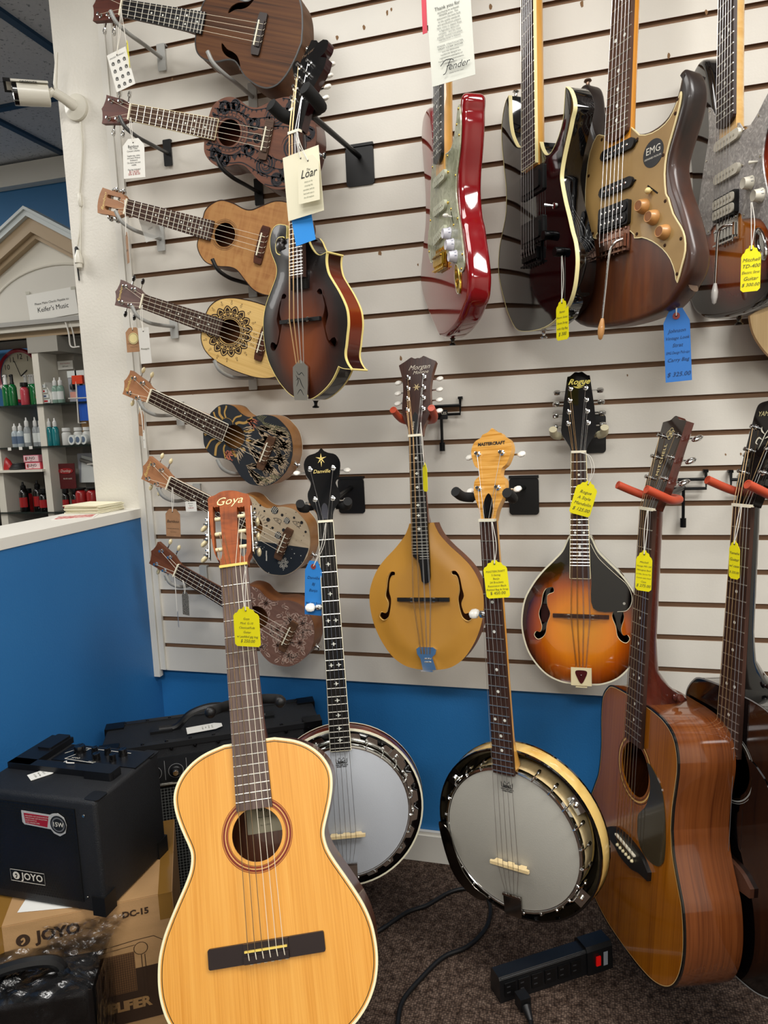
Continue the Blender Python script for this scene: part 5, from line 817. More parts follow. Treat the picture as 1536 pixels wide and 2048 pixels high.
obj('mandala_print',g,plain('burnt_brown','#2e1a10',.6),sbD,smooth=0)
# E F G share one body shape
hE=[(a*.98,b_-.000) for a,b_ in D['ukeE_h']]+[(.012,-.0655)]; hl=(0,.090)
rimE=wood('honey_mahogany_rim','#94602e','#ae7a42',None,50,9,.4,.1)
hdm=wood('orange_mahogany_head','#9c6a48','#ae7c58',None,120,8,.45); brd=wood('dark_walnut_board','#241611','#3a2620',None,300,10,.5); brg=wood('walnut_bridge','#4a3222','#6b4c36',None,200,8,.5)
wb_=plain('white_edge','#e4decb',.4)
uE,sbE,hdE,outE=uke('ukeE','ukulele printed with black sun, mountains and pine trees',hE,plain('charcoal_print','#20242a',.55),rimE,.3315,brd,hdm,brg,hl,'ivory',-.067,'Bamboo',None,edge=wb_,backb=wb_,ye=.112)
tan=plain('pale_tan_print','#b8a184',.6); gldp=plain('gold_print','#b08a48',.6); coral=plain('coral_print','#b86a50',.6)
g=G(); rnd=random.Random(11)
for k in range(15):      # sun rays at the neck end
    a=R_(20+k*22); w1=.006 if k%2 else .004
    clipped(g,spl([(.012+.022*math.cos(a),.118+.022*math.sin(a)),(.012+.036*math.cos(a+.12),.118+.036*math.sin(a+.12)),(.012+.052*math.cos(a),.118+.052*math.sin(a)),(.012+.075*math.cos(a+.1),.118+.075*math.sin(a+.1))],5),w1,.0004,outE,hl,.0295,mi=1)
clipped(g,circle((.018,.118),.017,30),.001,.0004,outE,hl,.0295,closed=True,mi=1)
def mount(cx,cy,wd,ht,n,seed,mi=0):
    r=random.Random(seed)
    for k in range(n):
        f=k/n; sg=-1 if k%2 else 1
        pts=[(cx+sg*wd*f*.12,cy-ht*f*.15)]
        for j in range(1,9): q=j/8; pts.append((cx+sg*wd*(f*.15+q*(.3+.7*f))+r.uniform(-.0025,.0025),cy-ht*(.1*f+q*(1-.15*f))+r.uniform(-.002,.002)))
        clipped(g,spl(pts,2),.0036-.0012*f,.0004,outE,hl,.0295,taper=True,mi=mi)
mount(.0,.058,.05,.09,34,1); mount(-.05,.035,.04,.07,24,2); mount(.045,.05,.035,.09,24,3); mount(-.02,-.0,.04,.06,20,4); mount(-.0,.10,.05,.05,12,14); mount(-.07,.0,.03,.05,14,15); mount(.02,-.02,.06,.05,20,16); mount(.05,-.0,.03,.06,16,6); mount(-.045,.10,.018,.03,6,7,2); mount(.052,.075,.012,.03,6,8,2)
for cx,cy,hh in ((.062,.035,.04),(.068,-.0,.04),(-.062,-.005,.04),(-.045,-.03,.03),(.07,.062,.03)):
    clipped(g,[(cx,cy),(cx,cy-hh)],.001,.0005,outE,hl,.0295,mi=3)
    for j in range(7):
        y=cy-hh*j/7; ww=.003+.008*j/7
        for s in (-1,1): clipped(g,[(cx,y),(cx+s*ww,y-.006)],.0022,.0005,outE,hl,.0295,taper=True,mi=3)
obj('mountain_print',g,[tan,gldp,coral,plain('grey_green_print','#7d7a58',.6)],sbE,smooth=0)
# F: astronaut / planets, pale above, dark below
uF,sbF,hdF,outF=uke('ukeF','pale ukulele with printed planets and a dark night-sky lower half',hE,mottled('pale_maple_print_top',[(.3,'#b5a184'),(.7,'#c4b296')],(100,5,9),.5),rimE,.3315,brd,hdm,brg,hl,'ivory',-.067,'Bamboo',None,edge=wb_,backb=wb_,ye=.112)
# dark half: everything on the lower side of a line
pts=[]; N=len(outF)
ln=lambda p: p[0]*math.cos(R_(20))+ (p[1]-.03)*math.sin(R_(20))+.012
side=[p for p in outF]
poly=[]
for i in range(N):
    a=outF[i]; b_=outF[(i+1)%N]; la,lb=ln(a),ln(b_)
    if la<=0: poly.append(a)
    if (la<0)!=(lb<0): f=la/(la-lb); poly.append((a[0]+(b_[0]-a[0])*f,a[1]+(b_[1]-a[1])*f))
poly=inset(poly,.0012)
hh=[]; 
g=G(); hc=circle(hl,.0292,40)
hs=[p for p in hc if ln(p)<=-.0005]
# carve the sound hole arc out of the dark area by building it as strips
ys=[-.07+.002*k for k in range(125)]
def xs_at(y,pl):
    o=[]
    for i in range(len(pl)):
        a=pl[i];b_=pl[i-1]
        if (a[1]>y)!=(b_[1]>y): o.append((b_[0]-a[0])*(y-a[1])/(b_[1]-a[1])+a[0])
    return sorted(o)
for y in ys:
    r0=xs_at(y,poly); r1=xs_at(y+.002,poly)
    if len(r0)<2 or len(r1)<2: continue
    h0=math.sqrt(max(0,.0292**2-(y-hl[1])**2)); h1=math.sqrt(max(0,.0292**2-(y+.002-hl[1])**2))
    a0,b0,a1,b1=r0[0],r0[-1],r1[0],r1[-1]
    if h0>0 or h1>0:
        c0=min(b0,-h0) if h0>0 else b0; c1=min(b1,-h1) if h1>0 else b1
        if c0>a0 and c1>a1: g.add([(a0,y,.0003),(c0,y,.0003),(c1,y+.002,.0003),(a1,y+.002,.0003)],[(0,1,2,3)])
        if b0>h0>0 and b1>h1>0: g.add([(h0,y,.0003),(b0,y,.0003),(b1,y+.002,.0003),(h1,y+.002,.0003)],[(0,1,2,3)])
    else: g.add([(a0,y,.0003),(b0,y,.0003),(b1,y+.002,.0003),(a1,y+.002,.0003)],[(0,1,2,3)])
obj('night_print',g,plain('night_blue_print','#1c2229',.55),sbF,smooth=0)
g=G(); rnd=random.Random(21); wh=plain('print_white','#d9d4c6',.6)
for x,y,r in ((.035,.058,.005),(.022,.040,.0032),(.030,.012,.0045),(.062,.030,.0035),(.070,.0,.003),(.050,.075,.0025),(.020,.055,.002),(.044,.10,.003),(.058,.09,.0025),(.030,.118,.002),(.068,-.022,.004),(.052,-.040,.003)): 
    if inside((x,y),outF) and ln((x,y))>0: g.disc((x,y),r,.0005,14,0)
for k in range(70):
    x,y=rnd.uniform(-.09,.09),rnd.uniform(-.066,.15)
    if inside((x,y),outF) and math.hypot(x-hl[0],y-hl[1])>.031: g.disc((x,y),rnd.uniform(.0006,.0014),.0005,8,0 if ln((x,y))>.003 else 1)
for x,y,r in ((.064,.052,.0095),(.012,.020,.009),(.055,.014,.008)):
    if ln((x,y))>0:
        g.disc((x,y),r,.0005,22,0)
        for q in range(4): clipped(g,spl([(x-r*.9,y-r*.6+q*r*.42),(x,y-r*.45+q*r*.42),(x+r*.9,y-r*.7+q*r*.42)],4),.0013,.0007,circle((x,y),r*.95,24),mi=1)
for k in range(16): a=R_(-60+k*11); clipped(g,[(hl[0]+.034*math.cos(a),hl[1]+.034*math.sin(a)),(hl[0]+(.040+.004*(k%2))*math.cos(a),hl[1]+(.040+.004*(k%2))*math.sin(a))],.0009,.0005,outF)
for ox,oy in ((.045,.035),(.060,-.012)): # little rocket and astronaut outlines
    clipped(g,spl([(ox,oy+.012),(ox+.004,oy+.003),(ox+.004,oy-.008),(ox-.004,oy-.008),(ox-.004,oy+.003),(ox,oy+.012)],3),.0009,.0005,outF); clipped(g,circle((ox,oy),.002,10),.0008,.0005,outF,closed=True); clipped(g,[(ox-.004,oy-.004),(ox-.008,oy-.011),(ox-.003,oy-.008)],.001,.0005,outF)
for k in range(24):
    a=k*.9; x,y=-.045+.012*math.cos(a)*(.4+.03*k),-.02+.010*math.sin(a)*(.4+.03*k)
    if ln((x,y))<-.004: clipped(g,circle((x,y),.0028,9),.0006,.0005,outF,closed=True,mi=1)
clipped(g,[(-.06,.022),(-.050,.026)],.003,.0005,outF,mi=1); clipped(g,[(-.047,.028),(-.037,.032)],.003,.0005,outF,mi=1); g.disc((-.0485,.027),.002,.0005,10,1)
obj('space_print',g,[plain('print_black','#1b1a1c',.6),wh],sbF,smooth=0)
# G: floral line engraving
uG,sbG,hdG,outG=uke('ukeG','brown ukulele with pale floral line engraving, lowest of the column',hE,mottled('brown_engraved_top',[(.3,'#6e4e42'),(.7,'#7e5c4e')],(80,5,9),.55),wood('brown_rim3','#6a3e24','#84532f',None,50,9,.4),.3315,brd,wood('dark_orange_head','#5e3420','#74442c',None,120,8,.45),brg,hl,'ivory',-.067,None,None,edge=plain('dark_edge','#2a1a14',.4),ye=.112)
g=G(); rnd=random.Random(9)
def leaf(x,y,a,l,n=4):
    c,s=math.cos(a),math.sin(a); T=lambda u,v:(x+c*u-s*v,y+s*u+c*v)
    for q in range(n):
        k=1-q*.24
        clipped(g,spl([T(0,0),T(l*.35,l*.24*k),T(l*.75,l*.20*k),T(l*(1-.04*q),0)],5),.0008,.0004,outG,hl,.0295); clipped(g,spl([T(0,0),T(l*.35,-l*.24*k),T(l*.75,-l*.20*k),T(l*(1-.04*q),0)],5),.0008,.0004,outG,hl,.0295)
def swirl(x,y,a,r,turn=1):
    clipped(g,[(x+r*(1-j/26)*math.cos(a+turn*j*.36),y+r*(1-j/26)*math.sin(a+turn*j*.36)) for j in range(24)],.0009,.0004,outG,hl,.0295)
for x,y in ((.0,.03),(-.035,.012),(.04,.012),(0,-.035),(-.045,-.025),(.048,-.02),(.03,.125),(-.03,.125),(.045,.085),(-.045,.088)):
    a0=rnd.uniform(0,6)
    for k in range(6): leaf(x,y,a0+k*PI/3,.017+.004*(k%2),3)
    swirl(x+.012,y+.012,a0,.007); swirl(x-.012,y-.010,a0+2,.006,-1)
for k in range(75):
    a=rnd.uniform(0,6.28); x,y=rnd.uniform(-.08,.08),rnd.uniform(-.06,.145); leaf(x,y,a,.016,3); swirl(x,y,a+1,.005,1 if k%2 else -1)
    clipped(g,circle((x+.008,y),.0015,8),.0007,.0004,outG,hl,.0295,closed=True)
for sg in (-1,1):
    for q in range(5): clipped(g,spl([(0,.055-.003*q),(sg*(.02+.006*q),.04-.012*q),(sg*(.035+.006*q),-.0-.012*q),(sg*(.028+.006*q),-.05)],7),.0008,.0004,outG,hl,.0295)
obj('engraved_print',g,plain('pale_pink_line','#c4a696',.6),sbG,smooth=0)
for u in (uE,uF,uG,uA,uB):
    strap_button(u,(0,{uA:-.1035,uB:-.1165}.get(u,-.066),-.03),(0,-1,0)) if True else None
# curved display hooks on the slats: one under each head, one under each body
clear=plain('clear_acrylic','#e8ecec',.08,0,0,trans=.85,ior=1.3); greyt=plain('grey_vinyl_tube','#9c9c98',.35,0,.3)
def uhook(x,z,y0,label,mat,plate,s=1,up=.035,dx=-.03):
    t=thing('display_hook',label,'hook',loc=(x,0,z))
    pts=spl([(0,-.004,0),(0,y0*.55,-.004),(dx*.25,y0*.9,-.002),(dx*.7,y0-.012,up*.35),(dx,y0-.018,up)],6)
    obj('hook_arm',G().tube(pts,.0046,12),mat,t); g=G(); g.lathe([(.0047,-.0005),(.0047,.0005),(.0035,.0006)],pts[-1],Vector(pts[-1])-Vector(pts[-2]),12); obj('arm_end',g,mat,t)
    obj('hook_plate',G().prism(rrect(-.011,-.03,.011,.032,.002),0,.0035),plate,t,(0,-.0045,0),(PI/2,0,0),smooth=0); obj('hook_lip',G().box((0,.0,.03),(.022,.012,.004)),plate,t,smooth=0)
    return t
names=[('ukeA','topmost'),('ukeB','tribal-patterned'),('ukeC','plain slotted-head'),('ukeD','mandala'),('ukeE','mountain-print'),('ukeF','planet-print'),('ukeG','floral')]
greyp=plain('grey_clear_plate','#b9bab6',.25)
for k,(key,nm) in enumerate(names):
    M=P(key); L=D[key+'_L'] if key in('ukeA','ukeB','ukeC','ukeD') else .3315
    a=M@Vector((-.026,L+.016,0)); b_=M@Vector((-.068,.10,0)) if key!='ukeD' else M@Vector((-.08,.095,0))
    dk=key=='ukeB'
    uhook(a.x+.035,a.z-.028,a.y-.004,'curved hook holding the head of the %s ukulele'%nm,greyt if not dk else plain('smoky_tube','#4a4a48',.3,0,.3),satinblack if dk else greyp)
    if k<6: uhook(b_.x+.035,b_.z-.03,b_.y-.008,'curved hook under the body of the %s ukulele'%nm,greyt if k not in(1,2) else satinblack,greyp if not dk else satinblack)
# ================= electric guitars =================
def solid(par,out,dep,mat,rd=.009,top=None,steps=5,back=None):
    """solid body with rounded edges"""
    g=G(); loops=[]
    for k in range(steps+1):
        a=PI/2*k/steps; loops.append([(p[0],p[1],-rd+rd*math.sin(PI/2-a) ) for p in inset(out,rd*(1-math.cos(PI/2-a)) if False else rd*(1-math.sin(a)))])
    lo=[]
    for k in range(steps+1):
        a=PI/2*k/steps; lo.append([(p[0],p[1],-dep+rd*(1-math.cos(a))) for p in inset(out,rd*math.sin(a))]) 
    loops+= [[(p[0],p[1],-dep+rd-rd*math.sin(PI/2*k/steps)) for p in inset(out,rd*(1-math.cos(PI/2*k/steps)))] for k in range(0,steps+1)]
    g.rings(loops,0,True,True)
    return obj('body',g,mat,par,smooth=45)
def sc_pickup(par,x0,x1,y,z,rot,cov,pole,nm='pickup',h=.006):
    t=obj(nm,G().prism(rrect(-.042,-.009,.042,.009,.0088),0,h),cov,par,((x0+x1)/2,y,z),(0,0,rot),smooth=25)
    for i in range(6): obj('pole_piece',G().lathe([(.0024,0),(.0024,.0008),(.001,.001)],(-.026+.0104*i,0,h),n=10),pole,t)
    return t
def humbucker(par,y,z,cov,pole,x=0,rot=0):
    t=obj('humbucker',G().prism(rrect(-.038,-.021,.038,.021,.004),0,.008).prism(rrect(-.0355,.0012,.0355,.0178,.006),.008,.0105,mi=1).prism(rrect(-.0355,-.0178,.0355,-.0012,.006),.008,.0105,mi=1),[satinblack,cov],par,(x,y,z),(0,0,rot),smooth=25)
    for yy in (.0095,-.0095):
        for i in range(6): obj('pole_piece',G().lathe([(.0024,0),(.0024,.0008),(.001,.001)],(-.026+.0104*i,yy,.0105),n=10),pole,t)
    return t
def knob(par,x,y,z,mat,style='strat',nums=None,label=None):
    if style=='strat': pr=[(.0125,0),(.0128,.001),(.0108,.006),(.0095,.0135),(.009,.0148),(.0085,.0145)]
    elif style=='barrel': pr=[(.0088,0),(.0088,.016),(.0082,.0168)]
    else: pr=[(.0128,0),(.0122,.004),(.0095,.013),(.0088,.0142),(.008,.0142),(.0078,.0135)]
    k=obj('knob',G().lathe(pr,n=24),mat,par,(x,y,z))
    if nums:
        g=G()
        for j in range(10): a=j*.55; c,s=math.cos(a),math.sin(a); g.add([(c*.0124-s*.0006,s*.0124+c*.0006,.0022),(c*.0124+s*.0006,s*.0124-c*.0006,.0022),(c*.0110+s*.0006,s*.0110-c*.0006,.0062),(c*.0110-s*.0006,s*.0110+c*.0006,.0062)],[(0,1,2,3)])
        obj('knob_marks',g,nums,k,smooth=0)
    return k
def trem(par,mat,z=0,arm=None,tip=None,wide=.0265):
    t=obj('bridge',G().box((0,-.008,z+.0025),(.074,.042,.003)).box((0,-.028,z+.006),(.074,.003,.010)),mat,par,smooth=0)
    for i in range(6):
        x=-wide+2*wide*i/5; obj('saddle',G().box((x,-.010,z+.008),(.0092,.022,.006)).lathe([(.0012,0),(.0012,.012)],(x,-.032,z+.008),(0,1,0),6).lathe([(.0011,0),(.0011,.005)],(x-.0025,-.004,z+.009),n=6).lathe([(.0011,0),(.0011,.005)],(x+.0025,-.004,z+.009),n=6),mat,t,smooth=30)
    for i in range(6): obj('bridge_screw',G().lathe([(.0032,0),(.003,.0015),(.001,.002)],(-.028+.0112*i,.011,z+.004),n=10),mat,t)
    if arm:
        a=obj('tremolo_arm',G().tube(spl([(p[0],p[1],p[2]) for p in arm],6),.0026,10),chrome,t)
        e=Vector(arm[-1]); d=(e-Vector(arm[-2])).normalized(); obj('arm_tip',G().lathe([(.0026,-.002),(.004,.003),(.0062,.014),(.0058,.024),(.0035,.034),(.001,.036)],e,d,14),tip,a)
    return t
def eheads(t,L,m,tuner='metal'):
    ho=spl([(-.0215,.001),(-.024,.012),(-.038,.020),(-.044,.05),(-.040,.11),(-.036,.16),(-.022,.178),(-.004,.176),(.006,.160),(.004,.140),(.012,.115),(.0245,.05),(.0255,.02),(.0215,.001)],4)
    hd=headstock(t,L,.003,ho,0,.014,m); ns=[]
    for k in range(6): y=.035+.0255*k; peg(hd,-.030+.0025*k,y,-1,tuner,.014,.014)
    for k in range(6): ns.append((-.030+.0025*k,L+.035+.0255*k,.0085))
    return hd,ns
def elec(key,label,out,dep,bodym,rd,boardm,neckm,edge=None,nf=21,dots='dot',bz=.004,name='electric_guitar'):
    t=thing(name,label,'guitar',P(key)); L=.648
    b_=solid(t,out,dep,bodym,rd)
    zt=bz+.0075; ye=.187 if nf==21 else (.178 if nf==22 else .158)
    fb,hw=board(t,L,ye,.042,.0565,zt,.0065,boardm,nf,side=edge,dots=(3,5,7,9,(12,(-.011,.011)),15,17,19,21) if dots=='dot' else (),dotm=pearl,dotr=.0032,binding=edge,endcurve=0 if nf==24 else .012)
    nut(t,L,.042,zt-.0005); neck(t,L,.155,.042,.0555,zt-.0066,.021,neckm,.06,.027)
    hd,ns=eheads(t,L,neckm)
    strings(t,L,6,.0355,.0525,zt+.0022,bz+.0115,steelstr,r=.00042,ns=ns,ye=-.012,zt=bz+.010)
    return t,b_
# red
redm_=plain('translucent_wine_red','#7c0710',.12,0,1)
ro_=spl(D['red_fix'],3,True)
tr_,br_=elec('red','glossy red double-cutaway electric guitar with green pearl pickguard and gold bridge','',0,None,0,None,None) if False else (None,None)
def red():
    out=spl(D['red_fix'],3,True)
    t,b_=elec('red','glossy wine-red electric guitar with greenish pearl pickguard and gold bridge',out,.046,redm_,.011,plain('near_black_board','#17130f',.35),maple,None,21)
    pm=mottled('green_pearloid_guard',[(.3,'#7f8468'),(.55,'#a3a688'),(.75,'#b8ba9e')],(50,50,50),.3,.6,dist=2)
    gd=spl(D['red_guard'],2,True); pg=obj('pickguard',G().prism(gd,.0002,.0026),pm,t,smooth=20); obj('pickguard_edge',G().ribbon(inset(gd,.0005),.0014,.0028,True),plain('ply_edge','#e0decb',.4),pg,smooth=0)
    for i in range(0,len(gd),max(1,len(gd)//11)): p=inset(gd,.006)[i]; obj('guard_screw',G().lathe([(.0026,0),(.0022,.0012),(.0005,.0014)],(p[0],p[1],.0026),n=10),gold,pg)
    wp=plain('aged_white_cover','#c9cbb4',.35); lv=plain('lavender_white_knob','#dcdae4',.3,0,.3); nm=plain('blue_grey_marks','#5a6080',.5)
    for y,r in ((.146,0),(.090,0)):
        p_=sc_pickup(pg,0,0,y,.0026,r,wp,nickel); 
        for sg in (-1,1): obj('mount_screw',G().lathe([(.003,0),(.0025,.002),(.0005,.0022)],(sg*.047,0,0),n=10),gold,p_)
    sc_pickup(pg,0,0,.038,.0026,.14,wp,nickel)
    knob(pg,.058,.030,.0026,lv,'strat',nm); knob(pg,.078,.005,.0026,lv,'strat',nm); knob(pg,.098,-.020,.0026,lv,'strat',nm)
    obj('selector_switch',G().tube([(.073,.058,.002),(.07,.060,.010)],.0015,6).ball((.068,.061,.0135),(.0042,.0042,.007),10),whitep,pg); obj('switch_slot',G().box((.074,.057,.0029),(.002,.026,.0006),rz=.5),darkhole,pg,smooth=0)
    for p in ((.066,.074),(.083,.041)): obj('guard_screw',G().lathe([(.0026,0),(.0022,.0012),(.0005,.0014)],(p[0],p[1],.0026),n=10),gold,pg)
    trem(t,gold,.0)
    # oval jack plate on the face
    jp=obj('jack_plate',G().lathe([(1,0),(.97,.003),(.7,.0035),(.5,-.0005),(.3,-.004),(.02,-.0045)],n=28),gold,t,(.108,-.062,.0003),(0,0,.35)); jp.scale=(.0135,.030,1); 
    obj('jack_socket',G().lathe([(.0055,-.003),(.0055,.002),(.0035,.002),(.0035,-.003)],n=14),gold,t,(.106,-.066,.001)); obj('jack_rim',G().ribbon(circle((0,0),.0135,28,.030),.0016,.0036,True),plain('cream_rim','#d8d6b8',.4),t,(.108,-.062,.0003),(0,0,.35),smooth=0)
    strap_button(t,(0,-.166,-.023),(0,-1,0),plain('dark_chrome','#555048',.2,1))
red()
def blackg():
    out=spl(D['black']+[None],3,True)
    t,b_=elec('black','gloss black superstrat electric guitar with cream body binding and black hardware',out,.043,blk,.0012,wood('dark_wine_board','#1d0f10','#3a2222',None,300,10,.4),maple,plain('cream_binding2','#efe3a8',.3),24,None,bz=.003)
    o2=inset(out,-.0006);i2=inset(out,.0004); g=G(); n=len(out); g.wall(o2,-.0075,.0006); g.add([(p[0],p[1],.0006) for p in o2]+[(p[0],p[1],.0006) for p in i2],[(i,(i+1)%n,n+(i+1)%n,n+i) for i in range(n)]); obj('binding',g,plain('cream_binding2','#efe3a8',.3),t,smooth=30)
    bh=plain('black_hardware','#0d0d0e',.25,.7)
    for y in (.128,.034):
        obj('pickup_ring',G().prism(rrect(-.046,y-.024,.046,y+.024,.004),.0002,.005,[rrect(-.037,y-.0165,.037,y+.0165,.003)]),satinblack,t,smooth=20); obj('pickup',G().prism(rrect(-.0365,y-.016,.0365,y+.016,.003),.0002,.009),plain('pickup_black','#0a0a0a',.3),t,smooth=25)
    trem(t,bh,0); knob(t,.070,.012,.0005,bh,'barrel'); knob(t,.112,-.028,.0005,bh,'barrel')
    obj('toggle',G().lathe([(.006,0),(.006,.003),(.002,.004)],(.085,.062,0),n=12).tube([(.085,.062,.004),(.074,.066,.016)],[.0015,.003],8),chrome,t)
    # side jack plate
    obj('jack_plate',G().prism(rrect(-.017,-.013,.017,.013,.008),0,.0015).lathe([(.006,.0015),(.006,.004),(.0035,.004),(.0035,.001)],n=14),plain('dark_chrome','#555048',.2,1),t,(.1395,-.103,-.0225),(PI/2,0,2.35))
    strap_button(t,(0,-.160,-.022),(0,-1,0),chrome); strap_button(t,(-.112,.333,-.02),(.1,1,0),chrome)
blackg()
def brown():
    out=spl(D['brown_fix']+[None],3,True)
    wm=burst('worn_brown_burst',[(.0,'#6a3818'),(.35,'#4e2814'),(.75,'#331a10'),(1,'#1c100b')],(.05,-.10),(.2,.32),.38,.15,.9,60)
    t,b_=elec('brown','worn brown double-cutaway electric guitar with gold-tan pickguard and round black badge',out,.045,wm,.010,wood('brown_rosewood_board2','#3a2418','#5e4030',None,300,10,.45),plain('deep_amber_maple','#d88e28',.25,0,.6),None,22)
    pm=mottled('gold_tan_guard',[(.3,'#8f7040'),(.7,'#a3834f')],12,.45,.1); gd=spl([p for p in D['brown_guard']],2,True)
    pg=obj('pickguard',G().prism(gd,.0002,.0028,ms=1),[pm,plain('cream_edge','#ead9a6',.4)],t,smooth=20); obj('pickguard_edge',G().ribbon(inset(gd,.0006),.0016,.003,True),plain('cream_edge','#ead9a6',.4),pg,smooth=0)
    gi=inset(gd,.007)
    for i in range(0,len(gd),max(1,len(gd)//11)): obj('guard_screw',G().lathe([(.003,0),(.0026,.0008),(.0005,.001)],(gi[i][0],gi[i][1],.0028),n=10),plain('rusty_screw','#3a2415',.5,.7),pg)
    ds=plain('rusty_nickel','#8a7464',.4,1)
    for y in (.150,.086):
        p_=sc_pickup(pg,0,0,y,.0028,0,satinblack,chrome)
        for sg in (-1,1): obj('mount_tab',G().prism([(sg*.040,-.004),(sg*.047,0),(sg*.040,.004)],0,.003),satinblack,p_,smooth=0)
    text('ACTIVE',.0055,plain('print_white','#d9d4c6',.6),pg,(-.018,.1432,.0094))
    humbucker(pg,.036,.0028,satinblack,chrome)
    bd=obj('round_badge',G().prism(circle((.083,.118),.0225,36),.0029,.0034),plain('badge_black','#101418',.4),pg,smooth=0); wt_=plain('print_white','#e6e4dc',.6)
    text('EMG',.0165,wt_,pg,(.083,.123,.0036)); text('DESIGNED PICKUPS',.0042,wt_,pg,(.083,.111,.0036))
    wk=wood('turned_maple_knob','#b07a42','#c8955a',None,90,20,.4,.2)
    for x,y in ((.068,.036),(.092,.012),(.118,-.018)):
        k=knob(pg,x,y,.0028,wk,'turned'); obj('knob_inset',G().disc((0,0),.0072,.0137,18),wood('dark_knob_top','#7a4a26','#8f5c32',None,90,20,.4),k,smooth=0)
    obj('selector_switch',G().ball((.082,.057,.0095),(.0055,.0055,.0055),12).tube([(.084,.058,.002),(.083,.057,.008)],.0018,6),plain('cream_knob','#e0c88a',.35),pg); obj('switch_slot',G().box((.086,.059,.0032),(.0025,.03,.0005),rz=.9),darkhole,pg,smooth=0)
    trem(t,plain('copper_nickel','#9a7868',.35,1),0,[(.030,-.010,.012),(.022,-.016,.022),(.014,-.035,.026),(.012,-.10,.030),(.012,-.148,.034)],wk)
    obj('jack_plate',G().prism(rrect(-.024,-.010,.024,.010,.0085),0,.0018).lathe([(.006,.0018),(.006,.004),(.0035,.004),(.0035,.001)],n=14),ds,t,(.1525,-.098,-.0225),(PI/2,0,2.05))
    strap_button(t,(-.118,.305,-.02),(-.1,1,0),ds)
brown()
def sun():
    out=spl(D['sun_fix'],3,True)
    sm_=burst('three_tone_sunburst',[(.0,'#d8841c'),(.45,'#c2600e'),(.66,'#7a2410'),(.84,'#2a0f0c'),(1,'#0c0708')],(.03,.0),(.16,.19),.1,1,.05)
    sidem_=plain('gloss_black_edge','#070607',.1,0,1)
    t,b_=elec('sun','three-tone sunburst electric guitar with grey pearl pickguard, upper right',out,.046,sm_,.010,wood('dark_rosewood_board3','#1d1210','#38241e',None,300,10,.4),wood('flamed_pale_neck','#d8a860','#e8c080',None,60,90,.25,.7),None,21)
    pm=mottled('grey_pearloid_guard',[(.35,'#8e8a88'),(.55,'#a8a4a2'),(.72,'#d4d0cc')],(70,70,70),.3,.5,dist=2.5); gd=spl(D['sun_guard'],2,True)
    pg=obj('pickguard',G().prism(gd,.0002,.0028),pm,t,smooth=20); gi=inset(gd,.006)
    for i in range(0,len(gd),max(1,len(gd)//11)): obj('guard_screw',G().lathe([(.0028,0),(.0024,.001),(.0005,.0012)],(gi[i][0],gi[i][1],.0028),n=10),nickel,pg)
    wc=plain('warm_white_plastic','#d9d4c4',.35)
    for y in (.152,.093):
        p_=sc_pickup(pg,0,0,y,.0028,0,wc,nickel)
        for sg in (-1,1): obj('mount_screw',G().lathe([(.003,0),(.0025,.002),(.0005,.0022)],(sg*.047,0,0),n=10),nickel,p_)
    humbucker(pg,.036,.0028,wc,nickel)
    knob(pg,.073,.055,.0028,wc,'strat',plain('grey_marks','#777777',.5)); knob(pg,.105,.025,.0028,wc,'strat',plain('grey_marks','#777777',.5))
    obj('selector_switch',G().tube([(.093,.084,.002),(.082,.086,.012)],[.0015,.003],8),wc,pg)
    trem(t,chrome,0,[(.028,-.004,.012),(.016,-.004,.022),(.010,-.016,.026),(.009,-.06,.028),(.009,-.105,.030)],plain('white_arm_tip','#f2f0ea',.3,0,.5))
    jp=obj('jack_plate',G().lathe([(1,0),(.97,.003),(.7,.0035),(.5,-.0005),(.3,-.004),(.02,-.0045)],n=28),chrome,t,(.105,-.055,.0003),(0,0,.4)); jp.scale=(.014,.032,1)
    strap_button(t,(0,-.166,-.023),(0,-1,0),plain('dark_chrome','#555048',.2,1)); strap_button(t,(-.118,.245+.0,-.02),(-.05,1,0),chrome)
sun()
# ================= hangers =================
def hg(key,style,label,L,off=.02,w_=.05,zo=-.008,long=.05,yw=None):
    M=P(key); p=M@Vector((0,L+off,zo)); yaw=D['pose'][key][0] if yw is None else yw; h=D['HG'].get(key)
    pl=(h[0],h[2]) if h else (p.x+.03,p.z-.02)
    return hanger(p,yaw,0.0,style,label,w_,pl,long=long)
hg('fmando','foam','black foam-padded hanger on a long arm behind the scroll mandolin head',.352,.05,.06,-.018,.055)
hg('danville','black','black-padded hanger at the neck of the black-headed banjo',.67,.035,.062,-.018)
hg('master','black','black-padded hanger at the neck of the maple-headed banjo',.67,.045,.066,-.018)
hg('mm','red','red-tubed wire hanger holding the honey teardrop mandolin',.352,.045,.06,-.018,.04)
hg('rogue','cream','cream-padded hanger holding the sunburst teardrop mandolin',.352,.042,.066,-.016,.03)
hg('mitchell','red','red-tubed wire hanger holding the amber dreadnought guitar',.648,.028,.072,-.02,.05)
hg('yamaha','red','red-tubed wire hanger holding the black dreadnought guitar',.648,.028,.072,-.02,.05)
for k,l in (('red','wine-red'),('black','gloss black'),('brown','worn brown'),('sun','sunburst')): hg(k,'black','black-padded hanger at the neck of the %s electric guitar'%l,.648,.022,.055,-.02,.04)
# maker's plate on the hanger by the honey mandolin
h=D['HG']['mm']; t_=bpy.data.objects['wall_hanger.003']; o=obj('maker_plate',G().prism(rrect(-.016,-.011,.016,.011,.002),0,.002),satinblack,t_,(h[0]-t_.location.x,-.018-t_.location.y,h[2]+.01-t_.location.z),(PI/2,0,0),smooth=0); text('INGLES',.0085,plain('print_white','#e6e4dc',.6),o,(0,.003,.0022))
